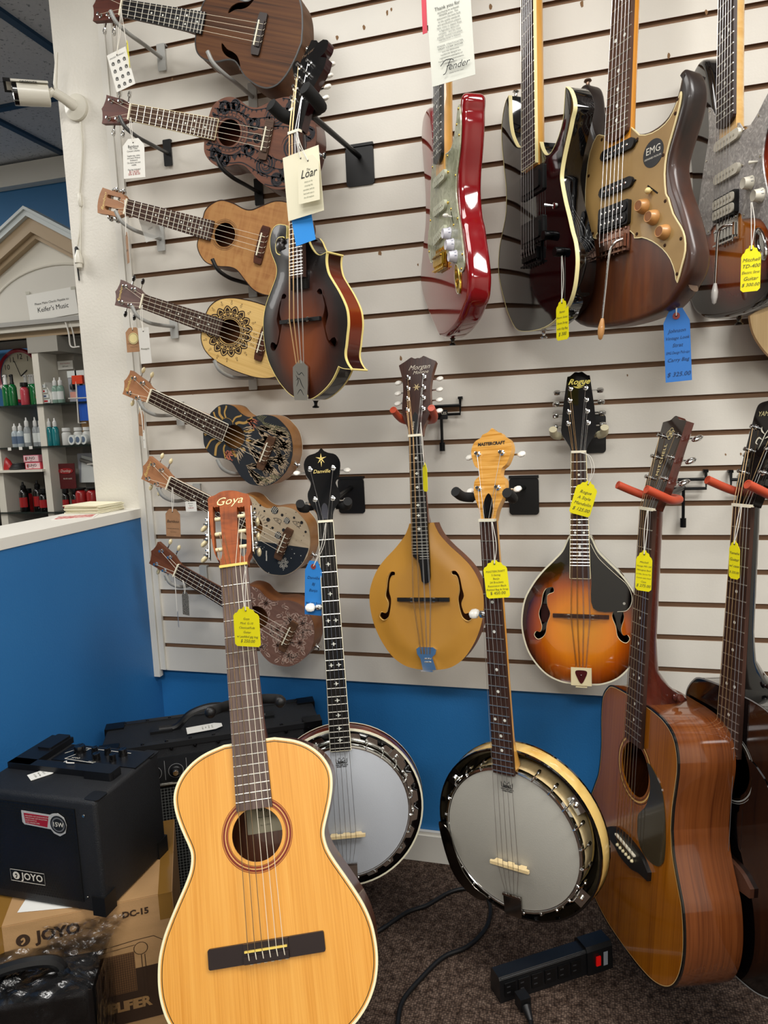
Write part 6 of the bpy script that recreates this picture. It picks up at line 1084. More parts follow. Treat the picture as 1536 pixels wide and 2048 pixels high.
# ================= tags =================
yelm=plain('yellow_card','#f2e60a',.6); bluem=plain('blue_card','#2668b0',.6); whitec=plain('white_card','#e6e4dc',.6); creamc=plain('cream_card','#eae4c8',.6); brownc=mottled('brown_kraft_card',[(.3,'#9a7250'),(.7,'#a87e5a')],60,.7)
pen=plain('pen_ink','#4a4a30',.6); penb=plain('blue_pen_ink','#14305c',.6); cordm=plain('white_cord','#e8e4da',.7)
def ptag(key,label,col,shape,lines,name='price_tag',size=.0085,inkm=None,shear=.3,top=.25,grp=None,bend=0,strm=None,ring=None):
    q=D['T'][key]; w_,h=q['w'],q['h']; t=thing(name,label,'tag',pose(q['y']*-1,0,q['r'],q['c']))
    if grp: t['group']=grp
    if shape=='scallop': pl=spl([(-w_/2+.001,-h/2+.001)],1) if 0 else [(-w_/2,-h/2+.004),(-w_/2+.004,-h/2),(w_/2-.004,-h/2),(w_/2,-h/2+.004),(w_/2,h*.26)]+[(w_*.5-w_*.06,h*.32),(w_*.34,h*.35),(w_*.28,h*.42),(w_*.14,h*.44),(w_*.1,h*.49),(0,h*.5)]+[(-w_*.1,h*.49),(-w_*.14,h*.44),(-w_*.28,h*.42),(-w_*.34,h*.35),(-w_*.44,h*.32),(-w_/2,h*.26)]
    elif shape=='clip': pl=[(-w_/2,-h/2),(w_/2,-h/2),(w_/2,h*.32),(w_*.24,h/2),(-w_*.24,h/2),(-w_/2,h*.32)]
    else: pl=[(-w_/2,-h/2),(w_/2,-h/2),(w_/2,h/2),(-w_/2,h/2)]
    # bent sheet: split into bands
    g=G(); n=7; ys=sorted(set([-h/2+h*k/n for k in range(n+1)]+[p[1] for p in pl]))
    def xr(y):
        o=[]
        for i in range(len(pl)):
            a=pl[i];b_=pl[(i+1)%len(pl)]
            if abs(a[1]-b_[1])<1e-9:
                if abs(a[1]-y)<1e-9: o+=[a[0],b_[0]]
            elif min(a[1],b_[1])-1e-9<=y<=max(a[1],b_[1])+1e-9: o.append(a[0]+(b_[0]-a[0])*(y-a[1])/(b_[1]-a[1]))
        return min(o),max(o)
    zb=lambda y: bend*((y-h/2)/h)**2
    vs=[];fs=[]
    for y in ys:
        a,b_=xr(y); vs+=[(a,y,zb(y)),(b_,y,zb(y)),(a,y,zb(y)-.0006),(b_,y,zb(y)-.0006)]
    for i in range(len(ys)-1):
        o=4*i; fs+=[(o,o+1,o+5,o+4),(o+2,o+6,o+7,o+3),(o,o+4,o+6,o+2),(o+1,o+3,o+7,o+5)]
    fs+=[(0,2,3,1)]; e=4*(len(ys)-1); fs+=[(e,e+1,e+3,e+2)]
    g.add(vs,fs); card=obj('card',g,col,t,smooth=20)
    hy=h*.40
    if ring: obj('reinforcement',G().prism(circle((0,hy-.0),.0058,20),.0003,.0009),ring,t,smooth=0)
    if q.get('s'): 
        obj('eyelet',G().disc((0,hy),.0017,.0012 if ring else .0006,12),darkhole,t,smooth=0)
        Mi=t.matrix_world.inverted() if False else pose(q['y']*-1,0,q['r'],q['c']).inverted()
        pts=[(0,hy,.001)]+[tuple(Mi@Vector(p)) for p in q['s'][1:]]
        for dx in (-.0025,.0025): obj('cord',G().tube(spl([pts[0]]+[(p[0]+dx*(1 if i<len(pts)-2 else .3),p[1],p[2]+.001) for i,p in enumerate(pts[1:])],5),.0007,6),strm or cordm,t)
    n=len(lines)
    for i,l in enumerate(lines):
        s=size; m=inkm or pen
        if isinstance(l,tuple): l,s,m=l
        y=h*(.5-top)-(h*(1-top)-.006)*(i+.5)/max(n,1)
        if l:
            o=text(l,s,m,t,(0,y,zb(y)+.0006),(0,0,0),shear=shear); xs_=[v.co.x for v in o.data.vertices]; tw=max(xs_)-min(xs_); mw=w_*.9
            if tw>mw: o.scale=(mw/tw,max(.75,mw/tw),1)
    return t
ptag('goya','yellow scalloped price tag on the classical guitar neck',yelm,'scallop',['Goya','Mod. G-10','Classical/Folk','Guitar','w/ padded gig bag',('$ 250.00',.008,pen)],size=.0058)
ptag('master','yellow scalloped price tag on the maple-headed banjo neck',yelm,'scallop',['MASTERCRAFT','5-String','Banjo','24 Brackets','Resonator-Back','Padded Bag & Strap',('$ 450.00',.008,pen)],size=.0052,shear=.1)
ptag('rogue','yellow scalloped price tag on the sunburst teardrop mandolin',yelm,'scallop',['Rogue','A Style','Mandolin',('$ 125.00',.010,pen)],size=.0095)
ptag('mitch','yellow scalloped price tag on the amber dreadnought neck',yelm,'scallop',['Mitchell','Vintage MD-100','Mahogany Back','& Sides, Spruce Top','Comes with Hard','Case',('$ 275.00',.008,pen)],size=.0048)
ptag('yama','yellow price tag seen nearly edge-on against the black dreadnought neck',yelm,'scallop',['Yamaha','Guitar','w/ case','$ 225.00'],size=.0075)
ptag('black','yellow price tag hanging from a knob of the gloss black electric guitar',yelm,'scallop',['Ibanez','Electric Guitar','Seven String','with Gig Bag',('$ 300',.009,pen)],size=.0056)
ptag('sun','yellow price tag hanging from the sunburst electric guitar',yelm,'scallop',['Mitchell','TD-400','Electric Strat','Guitar',('$ 300.00',.010,pen)],size=.0085)
redring=plain('red_ring','#8c3a34',.6)
ptag('johnson','long blue price tag hanging below the worn brown electric guitar',bluem,'clip',['Johnson','Vintage Look','Strat','EMG Design Pick-ups','Carry Bag','',('$ 325.00',.011,penb)],size=.0085,inkm=penb,ring=redring,bend=.006)
ptag('danv','blue price tag behind the neck of the black-headed banjo',plain('bright_blue_card','#2f86d6',.6),'clip',['Danville','BJ','Banjo','','w/ gig bag',('$ 350',.009,penb)],size=.0085,inkm=penb,ring=redring)
ptag('tape','strip of bright blue tape across the scroll mandolin neck',plain('sky_blue_tape','#2f92e6',.6),'rect',[],name='paper_strip')
o=ptag('loar','blank cream envelope hanging behind the lettered card of the scroll mandolin',creamc,'rect',[],name='envelope')
o=ptag('loarcard','small cream hang card lettered in script, in front of the cream envelope',creamc,'clip',[('The',.006,ink),('Loar',.021,ink),'','thank you for','choosing this','mandolin, built by','hand with care in','the old tradition'],size=.0038,inkm=plain('green_grey_ink','#5a6450',.6),name='hang_card')
fen=ptag('fender','tall white thank-you card with script lettering on the wine-red guitar neck',plain('white_card2','#d4d5ca',.6),'rect',[],name='hang_card',bend=-.004)
q=D['T']['fender']; hh_=q['h']
gi_=plain('soft_grey_ink','#3c3c3a',.6)
text('Thank you for',.0085,ink,fen,(-.003,hh_/2-.060,.0008)); 
for i,l in enumerate(['purchasing an authentic','FENDER guitar. This','instrument has been built','to the quality standards','and specifications players','have come to expect from','a legendary American','company - and the most','popular musical instrument','manufacturer in history.','','FENDER, STRATOCASTER,','STRAT, SQUIER, JAGUAR','and the distinctive','headstock designs are','registered trademarks of','Fender Musical Instruments','Corporation.']):
    if l: text(l,.0044,gi_,fen,(-.001,hh_/2-.067-.0053*i,.0006))
for s_ in (spl([(-.026,-.071),(-.016,-.063),(-.004,-.064),(.000,-.067)],5),spl([(-.006,-.0635),(-.012,-.074),(-.017,-.085),(-.022,-.087)],5),[(-.014,-.074),(-.005,-.0725)]): obj('script_stroke',G().ribbon([(x+.004,y+.078-hh_/2+.022) for x,y in s_],.0015,.0009),ink,fen,smooth=0)
text('ender',.017,ink,fen,(.012,-hh_/2+.0235,.0012),shear=.4); text('www.fender.com',.004,gi_,fen,(.008,-hh_/2+.013,.0010))
ptag('fendback','narrow pink and blue slip behind the tall white card',plain('pink_card','#d84a5a',.6),'rect',[],name='paper_strip')
g=G(); gp=plain('print_grey','#3c3c3c',.6)
la=ptag('ukeAlist','white printed picture tag on the topmost ukulele head',whitec,'rect',[('UKULELE  SOPRANO 1',.0042,gp),('',.004,gp),('',.004,gp),('',.004,gp)],size=.004,shear=0,top=.02,name='hang_card')
q=D['T']['ukeAlist']
for r in range(4):
    for c_ in range(3): x=-q['w']*.3+q['w']*.3*c_; y=q['h']*.22-q['h']*.2*r; g.ribbon(circle((x,y),.0034,9),.0012,.0007,True); g.ribbon([(x-.003,y-.003),(x,y+.003),(x+.003,y-.004)],.0012,.0008); g.ribbon([(x-.002,y),(x+.003,y+.001)],.001,.0009)
obj('printed_figures',g,gp,la,smooth=0)
ptag('ukeAyel','yellow tag seen edge-on under the topmost ukulele head',yelm,'scallop',[])
rk=plain('red_ink','#a01c1c',.6)
ptag('bamboo','white clipped-corner price tag with printed lines on the tribal ukulele',whitec,'clip',[('Bamboo',.0085,ink),('U23 Tribal',.005,ink),('Concert Ukulele',.005,ink),'',('Sapele top, sides',.005,ink),('and back Walnut',.005,ink),('fretboard',.005,ink),('Ox bone nut and',.005,ink),('saddle',.005,ink),'',('Gig bag included',.005,ink),('$114.00',.008,rk),('Sale $ 85.00',.0065,rk)],shear=0,top=.17)
ptag('tagC','tan wooden hang tag below the slotted ukulele head',brownc,'clip',[('Bamboo',.007,ink)],name='hang_card')
ptag('clearC','clear plastic pouch tag beside the slotted ukulele head',plain('clear_pouch','#dfe0dc',.3,alpha=.45),'rect',[('U23C',.006,ink)],name='hang_card')
o=ptag('tagD','brown hang tag with round cream disc below the mandala ukulele head',brownc,'clip',['','',('WE MOSTLY MANUFACTURE',.0026,ink),('* * * * *',.006,ink)],shear=0,name='hang_card')
obj('round_disc',G().prism(circle((.001,.003),.0135,28),.0006,.0016),plain('pale_disc','#dccd94',.5),o,smooth=0); obj('disc_ring',G().ribbon(circle((.001,.003),.0115,28),.0007,.0018,True),ink,o,smooth=0)
ptag('stripD','narrow grey-white paper strip below the mandala ukulele head',plain('grey_white_card','#d2cfc8',.6),'rect',[('Pineapple',.006,pen)],name='paper_strip')
ptag('tagE','wavy brown hang tag below the mountain-print ukulele head',brownc,'clip',[('Bamboo',.006,ink)],name='hang_card')
ptag('whiteE','tiny white price slip below the mountain-print ukulele head',whitec,'clip',[('$ 85',.004,pen)])
ptag('tagF','kraft-brown lettered hang tag below the planet-print ukulele head',brownc,'clip',['',('Bamboo',.010,ink),'',('WE MOSTLY MANUFACTURE',.0025,ink),('* * * * *',.005,ink)],name='hang_card',shear=.25)
ptag('whiteF','small square white price slip under the planet-print ukulele neck',whitec,'rect',[('Bamboo',.0042,pen),('Space',.0042,pen),('$ 85.00',.0046,rk)],shear=.2,top=.05)
ptag('tagG','dark patterned leaf-shaped hang tag below the floral ukulele head',mottled('dark_patterned_card',[(.42,'#23262a'),(.55,'#8a8478')],500,.6),'clip',[],name='hang_card')
ptag('stripG','grey slip seen edge-on hanging from the floral ukulele head',plain('grey_card','#8f949c',.6),'rect',[],name='paper_strip')
ptag('mmyel','yellow tag seen edge-on behind the honey mandolin neck',yelm,'scallop',[])
# ================= security camera =================
cw=plain('off_white_camera_plastic','#dcd8ca',.35,0,.3)
sc_=thing('security_camera','white bullet security camera on the column left of the ukuleles','camera',loc=(-.1088,0,1.976))
o=obj('base_plate',G().lathe([(.032,0),(.033,-.003),(.032,-.009),(.022,-.012),(.013,-.016)],(0,0,0),(0,1,0),32),cw,sc_)
for a in (100,215,330): obj('screw',G().lathe([(.003,0),(.0028,.0015)],(.024*math.cos(R_(a)),-.009,.024*math.sin(R_(a))),(0,-1,0),10),nickel,sc_)
obj('arm',G().tube([(0,-.010,0),(-.010,-.033,.010),(-.024,-.057,.020)],[.014,.0125,.0115],14),cw,sc_); obj('joint',G().tube([(-.022,-.056,.022),(-.036,-.064,.012)],[.0095,.009],12),cw,sc_)
d=Vector((-.76,-.64,-.08)).normalized(); st=Vector((-.031,-.062,.010)); xa=d; za=Vector((0,0,1)); ya_=za.cross(xa).normalized(); za=xa.cross(ya_)
mt=Matrix((xa,ya_,za)).transposed().to_4x4(); mt.translation=st
cb=obj('camera_body',G().lathe([(.020,0),(.0255,.002),(.0265,.05),(.0265,.072)],(0,0,0),(1,0,0),32),cw,sc_); cb.matrix_local=mt
cf=obj('front_ring',G().lathe([(.0268,.072),(.0268,.082),(.024,.083),(.0235,.079)],(0,0,0),(1,0,0),32),black,sc_); cf.matrix_local=mt
g=G(); 
for k in range(8): a=k*PI/4; g.ball((.0800,.0165*math.cos(a),.0165*math.sin(a)),.0042,8)
lens=obj('infrared_diode',g,chrome,sc_); lens['kind']='stuff'; lens.matrix_local=mt
lens=obj('lens',G().lathe([(.010,.079),(.010,.083),(.007,.084),(.006,.080),(.001,.0815)],(0,0,0),(1,0,0),20),black,sc_); lens.matrix_local=mt
lf=obj('face_plate',G().lathe([(.0235,.078),(.001,.0782)],(0,0,0),(1,0,0),24),plain('grey_lens_plate','#8f8f88',.3),sc_); lf.matrix_local=mt
g=G(); n=10; vs=[]
for k in range(n+1): a=R_(35+110*k/n); vs+=[(.0,.0295*math.cos(a),.0295*math.sin(a)),(.094,.0295*math.cos(a),.0295*math.sin(a)),(.0,.0315*math.cos(a),.0315*math.sin(a)),(.094,.0315*math.cos(a),.0315*math.sin(a))]
for k in range(n): o=4*k; g.add([],[]) ; g.f+=[(o,o+1,o+5,o+4),(o+2,o+6,o+7,o+3),(o+1,o+3,o+7,o+5),(o,o+4,o+6,o+2)]; g.m+=[0]*4
g.v=vs; hood=obj('sun_hood',g,cw,sc_); hood.matrix_local=mt
g=G(); vs=[]
for k in range(n+1): a=R_(25+130*k/n); vs+=[(.084,.0325*math.cos(a),.0325*math.sin(a)),(.100,.033*math.cos(a),.033*math.sin(a))]
for k in range(n): o=2*k; g.f.append((o,o+1,o+3,o+2)); g.m.append(0)
g.v=vs; v_=obj('hood_visor',g,satinblack,sc_); v_.matrix_local=mt
an=obj('antenna',G().tube([(-.020,-.052,.022),(-.019,-.053,.04),(-.008,-.05,.112)],[.0045,.0048,.003],10),cw,sc_)
tx=text('ONWOTE',.0085,ink,sc_,(0,0,0),bold=.0003); tx.matrix_local=mt@Matrix.Translation((.045,-.0275,.0165))@Matrix.Rotation(R_(180),4,'Z')@Matrix.Rotation(R_(58),4,'X')@Matrix.Rotation(R_(180),4,'Y')@Matrix.Rotation(0,4,'Z')
tx.matrix_local=mt@Matrix(((-1,0,0,.045),(0,-.5,.866,.0292),(0,.866,.5,.0165),(0,0,0,1)))
cab=thing('camera_cable','white camera cable with two plugs hanging down the column','cable',loc=(-.1017,-.003,1.94))
for k,pts in enumerate(([(0,0,0),(-.003,0,-.07),(-.024,0,-.176)],[(-.024,0,-.19),(-.030,0,-.25),(-.044,0,-.30)],[(-.022,0,-.19),(-.030,0,-.26),(-.038,-.0,-.33)])): obj('wire',G().tube(spl(pts,5),.0025 if k==0 else .002,8),cw,cab)
obj('splitter',G().lathe([(.003,0),(.0055,.004),(.0055,.03),(.003,.034)],(-.023,0,-.205),(0,0,1),12),cw,cab)
obj('network_socket',G().lathe([(.008,0),(.0085,.01),(.011,.012),(.010,.028),(.004,.045)],(-.038,-.008,-.36),(0,0,1),14),cw,cab)
obj('power_plug',G().lathe([(.0035,0),(.005,.004),(.005,.03),(.003,.034)],(-.047,-.002,-.338),(0,0,1),12),satinblack,cab); obj('wire',G().tube(spl([(-.047,-.002,-.338),(-.050,0,-.36),(-.049,0,-.39)],4),.002,8),satinblack,cab)
# ================= amps, carton, bagged amp =================
tolex=mottled('black_tolex',[(.3,'#0c0d10'),(.7,'#15171b')],300,.55,bump=.5,bscale=900)
def rbox(w_,d,h,r,mat,par=None,nm='cabinet',org=(0,0,0)):
    g=G(); pl=rrect(0,0,w_,d,r,4); L=[]
    for k in range(4): a=PI/2*k/3; L.append([(p[0],p[1],r-r*math.cos(PI/2-a) if 0 else r*(1-math.sin(a))) for p in inset(pl,r*(1-math.cos(a)))][::1])
    L=[]; 
    for k in range(5): a=PI/2*k/4; L.append([(p[0],p[1],r*(1-math.sin(a))) for p in inset(pl,r*(1-math.cos(a)))])
    L=L[::-1]; T=[[(x,y,h-z) for x,y,z in l] for l in L[::-1]]
    g.rings(L+T,0); return obj(nm,g,mat,par,org,smooth=45)
amp=thing('practice_amplifier','small black cube practice amplifier standing on the cardboard carton','amplifier',loc=(.055,-.695,.3005))
W_,Dp,Hh=.262,.193,.212
rbox(W_,Dp,Hh,.008,tolex,amp)
# honeycomb grille on the front
gr=obj('grille',G().box((W_/2-.012,-.0005,.108),(W_-.06,.003,.175)),plain('grille_black','#060607',.5),amp,smooth=0)
g=G(); 
for i in range(40):
    for j in range(34):
        x=.008+.0056*i+(.0028 if j%2 else 0); z=.022+.0051*j
        if x<W_-.046: g.add([(x+.0022*math.cos(k*PI/3+PI/6),-.0022,z+.0022*math.sin(k*PI/3+PI/6)) for k in range(6)],[tuple(range(6))])
o=obj('grille_hole',g,plain('hole_black','#000000',.9),gr,smooth=0); o['kind']='stuff'
bd_=obj('badge_frame',G().ribbon([(0,0),(.074,0),(.074,-.022),(0,-.022)],.0012,0,True),plain('print_white','#e6e4dc',.6),amp,(.068,-.0035,.064),(PI/2,0,0),smooth=0)
text('JOYO',.0185,plain('print_white','#e6e4dc',.6),bd_,(.0475,-.011,.0003),bold=.0004); obj('badge_disc',G().disc((.0125,-.011),.0075,.0003,20),plain('print_white','#e6e4dc',.6),bd_,smooth=0); obj('badge_note',G().ribbon(spl([(.011,-.016),(.014,-.012),(.013,-.008),(.010,-.010)],4),.002,.0005),ink,bd_,smooth=0)
stk=obj('sticker',G().prism(spl([(0,0),(.06,-.002)],1)+[(.066,.001),(.078,.003),(.090,-.004),(.094,-.018),(.090,-.033),(.078,-.040),(.066,-.036),(.060,-.029),(.004,-.026),(0,-.022)],0,.0006),plain('silver_sticker','#b9b8b4',.4),amp,(.108,-.0032,.182),(PI/2,0,0),smooth=0)
obj('sticker_panel',G().prism([(.005,-.004),(.058,-.005),(.053,-.026),(.007,-.023)],.0006,.0009),plain('sticker_red','#a01828',.4),stk,smooth=0)
for i,l in enumerate(['INCLUDES A DC-SOURCE DRUM MACHINE','EFFECTS AND AMP SIMULATION','BLUETOOTH 4.0','TWO SPEAKER SIZES']): text(l,.0032,plain('print_white','#e6e4dc',.6),stk,(.008,-.0085-.0042*i,.0011),align='LEFT')
for r,m_ in ((.0165,ink),(.0135,plain('speaker_grey','#6a6a6a',.4)),(.0110,ink)): obj('sticker_ring',G().disc((.077,-.018),r,.0012+.0002*(.0165-r)/.0025,26),m_,stk,smooth=0)
text('15W',.0115,plain('print_white','#e6e4dc',.6),stk,(.077,-.018,.0018),bold=.0002)
# top: frame handle, control panel, knobs
ct=plain('control_plate','#0b0c0f',.35); tp_=obj('control_panel',G().box((.165,.150,Hh+.0008),(.19,.062,.002)),ct,amp,smooth=0)
g=G()
for pts in ([(.080,.146),(.098,.174),(.215,.170)],[(.096,.126),(.205,.118)],[(.118,.171),(.096,.126)]): g.ribbon(pts,.0016,Hh+.0022)
obj('panel_lines',g,plain('print_white','#e6e4dc',.6),tp_,smooth=0); text('JOYO',.0075,plain('print_white','#e6e4dc',.6),tp_,(.117,.132,Hh+.0022)); text('DC-15',.006,plain('print_white','#e6e4dc',.6),tp_,(.160,.124,Hh+.0022)); obj('power_led',G().lathe([(.002,0),(.0018,.002)],(.098,.158,Hh+.001),n=10),plain('red_led','#7a1010',.3),tp_)
for x,y,r in ((.107,.157,.012),(.142,.157,.007),(.170,.159,.007),(.204,.160,.009),(.163,.134,.008),(.198,.136,.007)): obj('control_knob',G().lathe([(r,0),(r*.95,.003),(r*.85,.012),(r*.8,.0135)],(x,y,Hh+.0018),n=16).box((x,y+r*.4,Hh+.0156),(.0012,r*.8,.0006)),[plain('shiny_black_knob','#0c0c0d',.2,0,.5)],tp_)
obj('handle_frame',G().box((.128,.085,Hh+.006),(.236,.022,.012)).box((.035,.135,Hh+.006),(.052,.12,.012)),plain('handle_plastic','#0e0f12',.4),amp,smooth=0)
o=obj('handle_corner',G().prism(rrect(-.030,-.016,.030,.016,.004),0,.016),plain('handle_plastic','#0e0f12',.4),amp,(.215,.083,Hh),smooth=20); o=obj('handle_corner',G().prism(rrect(-.016,-.03,.016,.03,.004),0,.016),plain('handle_plastic','#0e0f12',.4),amp,(.04,.165,Hh),(0,0,0),smooth=20)
for x,y in ((W_-.028,.006),(W_-.028,Dp-.03)): obj('corner_cap',G().prism(rrect(0,0,.03,.03,.006),-.001,.0012),satinblack,amp,(x,y-.0015 if y<.1 else y,Hh-.001),smooth=20)
for z in (.0,): 
    for y in (.0,Dp-.028): obj('corner_cap',G().box((W_-.011,y+.013,.016),(.026,.031,.036)),satinblack,amp,smooth=0)
for x,z in ((W_-.024,.185),(W_-.034,.03),(.012,.03)): obj('screw',G().lathe([(.0028,0),(.0024,.0015)],(x,-.0015,z),(0,-1,0),10),nickel,amp)
def flat_tag(label,loc,rz,lines,w_=.028,h=.046,par=None,cord=None,tilt=(0,0)):
    t=thing('price_tag',label,'tag',loc=loc,rot=(tilt[0],tilt[1],rz)); pl=[(-w_/2,-h/2),(w_/2,-h/2),(w_/2,h*.3),(w_*.25,h/2),(-w_*.25,h/2),(-w_/2,h*.3)]
    obj('card',G().prism(pl,0,.0007),whitec,t,smooth=0)
    for i,l in enumerate(lines): text(l,.0045,pen,t,(0,h*.22-.0075*i,.0009),shear=.3)
    if cord: obj('cord',G().tube(spl(cord,6),.0011,6),cordm,t)
    return t
flat_tag('white price tag lying on top of the small cube amplifier',(.150,-.628,.5135),-.6,['Joyo','DC-15','Bass Amp','$ 120.00'],cord=[(0,.018,.001),(-.004,.032,.004),(.006,.042,.012),(.018,.040,.014),(.03,.05,.014)])
# carton
kraft=mottled('kraft_cardboard',[(.3,'#a88356'),(.7,'#b89062')],(9,9,40),.75,bump=.1,bscale=300); tape=plain('brown_packing_tape','#8a642c',.18,0,.5)
cn=thing('cardboard_carton','brown printed cardboard carton under the small cube amplifier','box',loc=(.11,-.785,0),rot=(0,0,R_(31)))
CW,CD,CH=.335,.25,.2985
obj('carton_body',G().box((CW/2,CD/2,CH/2),(CW,CD,CH)),kraft,cn,smooth=0)
obj('top_flap',G().box((CW/2,CD/4-.0005,CH+.001),(CW,CD/2-.002,.002)),kraft,cn,smooth=0); obj('top_flap',G().box((CW/2,CD*3/4+.0005,CH+.001),(CW,CD/2-.002,.002)),kraft,cn,smooth=0)
for x in (.028,.322): obj('tape_strip',G().box((x,CD/2-.001,CH+.0023),(.045 if x<.1 else .024,CD+.003,.0005)).box((x,-.0006,CH-.024),(.045 if x<.1 else .024,.0006,.05)),tape,cn,smooth=0)
pr_=plain('carton_print','#3a2718',.7)
def ctext(s,size,x,z,m=pr_,**k): return text(s,size,m,cn,(x,-.0008,z),(PI/2,0,0),**k)
ctext('JOYO',.0285,.139,.2675,bold=.0012); o=obj('logo_disc',G().disc((0,0),.0115,0,24),pr_,cn,(.0815,-.0008,.267),(PI/2,0,0),smooth=0); obj('logo_note',G().ribbon(spl([(-.003,-.007),(.002,-.002),(.001,.004),(-.003,.001)],4),.003,.0003),kraft,o,smooth=0)
ctext('DC-15',.0165,.269,.2735,bold=.0007)
obj('print_band',G().box((.268,-.0004,.112),(.134,.0006,.105)),pr_,cn,smooth=0)
obj('print_grille',G().box((.230,-.0009,.160),(.060,.0004,.078)),plain('carton_print_mid','#6a4a2c',.7),cn,smooth=0)
g=G()
for k in range(15): g.ribbon([(.202+.004*k,.122),(.202+.004*k,.198)],.0007,0)
for k in range(17): g.ribbon([(.201,.123+.0045*k),(.26,.123+.0045*k)],.0006,0)
g.ribbon([(.196,.215),(.262,.221),(.296,.222),(.318,.205),(.318,.12)],.0012,0); g.ribbon([(.196,.207),(.262,.212)],.001,0); g.ribbon(circle((.272,.203),.012,16),.0012,0,True); g.ribbon([(.272,.19),(.272,.11)],.0012,0); g.ribbon([(.278,.19),(.278,.11)],.0012,0); g.ribbon([(.264,.108),(.288,.110)],.003,0)
o=obj('print_drawing',g,pr_,cn,(0,-.0013,0),(PI/2,0,0),smooth=0)
ctext('AMPLIFIER',.027,.228,.0945,plain('carton_light','#a07b4e',.7),bold=.0012,space=.86).location.y=-.0012
pp=thing('paper_sheet','white sheet of paper under the small cube amplifier','paper',loc=(.29,-.60,.3011),rot=(0,0,.35)); obj('sheet',G().box((-.085,-.035,.0006),(.17,.07,.0006)),paper,pp,smooth=0)
# bagged amp in front
bg=thing('bagged_amplifier','black amplifier wrapped in a clear plastic bag, bottom left corner','amplifier',loc=(.082,-.924,0),rot=(0,0,R_(27)))
rbox(.295,.10,.238,.008,tolex,bg)
obj('handle',G().tube(spl([(.12,.05,.235),(.14,.05,.262),(.19,.052,.27),(.235,.055,.262),(.25,.056,.235)],5),.010,8),satinblack,bg)
fm_=bpy.data.materials.new('clear_plastic_film'); fm_.use_nodes=True; nt=fm_.node_tree; nt.nodes.clear(); out_=nt.nodes.new('ShaderNodeOutputMaterial'); mxs=nt.nodes.new('ShaderNodeMixShader'); tr0=nt.nodes.new('ShaderNodeBsdfTransparent'); gl0=nt.nodes.new('ShaderNodeBsdfGlossy'); fr0=nt.nodes.new('ShaderNodeFresnel')
gl0.inputs['Roughness'].default_value=.2; fr0.inputs[0].default_value=1.75; tr0.inputs[0].default_value=(.93,.93,.93,1)
n0=nt.nodes.new('ShaderNodeTexNoise'); n0.inputs['Scale'].default_value=16; n0.inputs['Detail'].default_value=4; n0.inputs['Distortion'].default_value=1.5; tc0=nt.nodes.new('ShaderNodeTexCoord'); bp0=nt.nodes.new('ShaderNodeBump'); bp0.inputs['Strength'].default_value=.45; bp0.inputs['Distance'].default_value=.02
nt.links.new(tc0.outputs['Object'],n0.inputs['Vector']); nt.links.new(n0.outputs[0],bp0.inputs['Height']); nt.links.new(bp0.outputs[0],gl0.inputs['Normal']); nt.links.new(bp0.outputs[0],fr0.inputs['Normal']); nt.links.new(fr0.outputs[0],mxs.inputs[0]); nt.links.new(tr0.outputs[0],mxs.inputs[1]); nt.links.new(gl0.outputs[0],mxs.inputs[2]); nt.links.new(mxs.outputs[0],out_.inputs[0]); film=fm_
rnd=random.Random(4)
def film_sheet(pts0,pts1,nu,nv,amp_,seed):
    r=random.Random(seed); ph=[(r.uniform(0,6),r.uniform(20,60),r.uniform(20,60),r.uniform(-1,1)) for _ in range(7)]
    g=G(); vs=[]
    for i in range(nu+1):
        for j in range(nv+1):
            u=i/nu;v=j/nv; a=Vector(pts0[0]).lerp(Vector(pts0[1]),u); b_=Vector(pts1[0]).lerp(Vector(pts1[1]),u); p=a.lerp(b_,v)
            d=sum(abs(math.sin(p0+u*f1*.35+v*f2*.35*s)) for p0,f1,f2,s in ph)/7-.5
            p+=Vector((d*.4,-d*.5,d))*amp_; vs.append(tuple(p))
    fs=[(i*(nv+1)+j,(i+1)*(nv+1)+j,(i+1)*(nv+1)+j+1,i*(nv+1)+j+1) for i in range(nu) for j in range(nv)]
    return g.add(vs,fs)
obj('plastic_bag_front',film_sheet([(-.02,-.006,.0),(.305,-.006,.0)],[(-.02,-.006,.247),(.305,-.006,.247)],60,40,.012,1),film,bg,smooth=60)
obj('plastic_bag_top',film_sheet([(-.02,-.008,.248),(.305,-.008,.248)],[(-.02,.115,.252),(.31,.115,.250)],60,40,.016,2),film,bg,smooth=60)
obj('plastic_bag_end',film_sheet([(.306,-.008,.0),(.306,.125,.0)],[(.31,-.008,.25),(.315,.115,.25)],30,40,.012,3),film,bg,smooth=60)
obj('plastic_bag_neck',film_sheet([(.22,.09,.25),(.31,.09,.25)],[(.20,.115,.285),(.345,.12,.28)],40,24,.025,5),film,bg,smooth=60)
g=G()
for q in range(9): g.tube(spl([(.10+.008*q,.03,.247),(.13+.008*q,.05+.004*q,.262-.002*q),(.17+.008*q,.07,.252)],5),.0022,6)
obj('cable_bundle',g,satinblack,bg)['kind']='stuff'
flat_tag('white price tag on the plastic-wrapped amplifier',(.128,-.815,.262),-.75,['Bass amp','RED 15','used','$ 60.00'],w_=.026,h=.05,cord=[(0,.02,.001),(.01,.035,.004),(.035,.04,.006),(.055,.035,.01)],tilt=(.25,0))
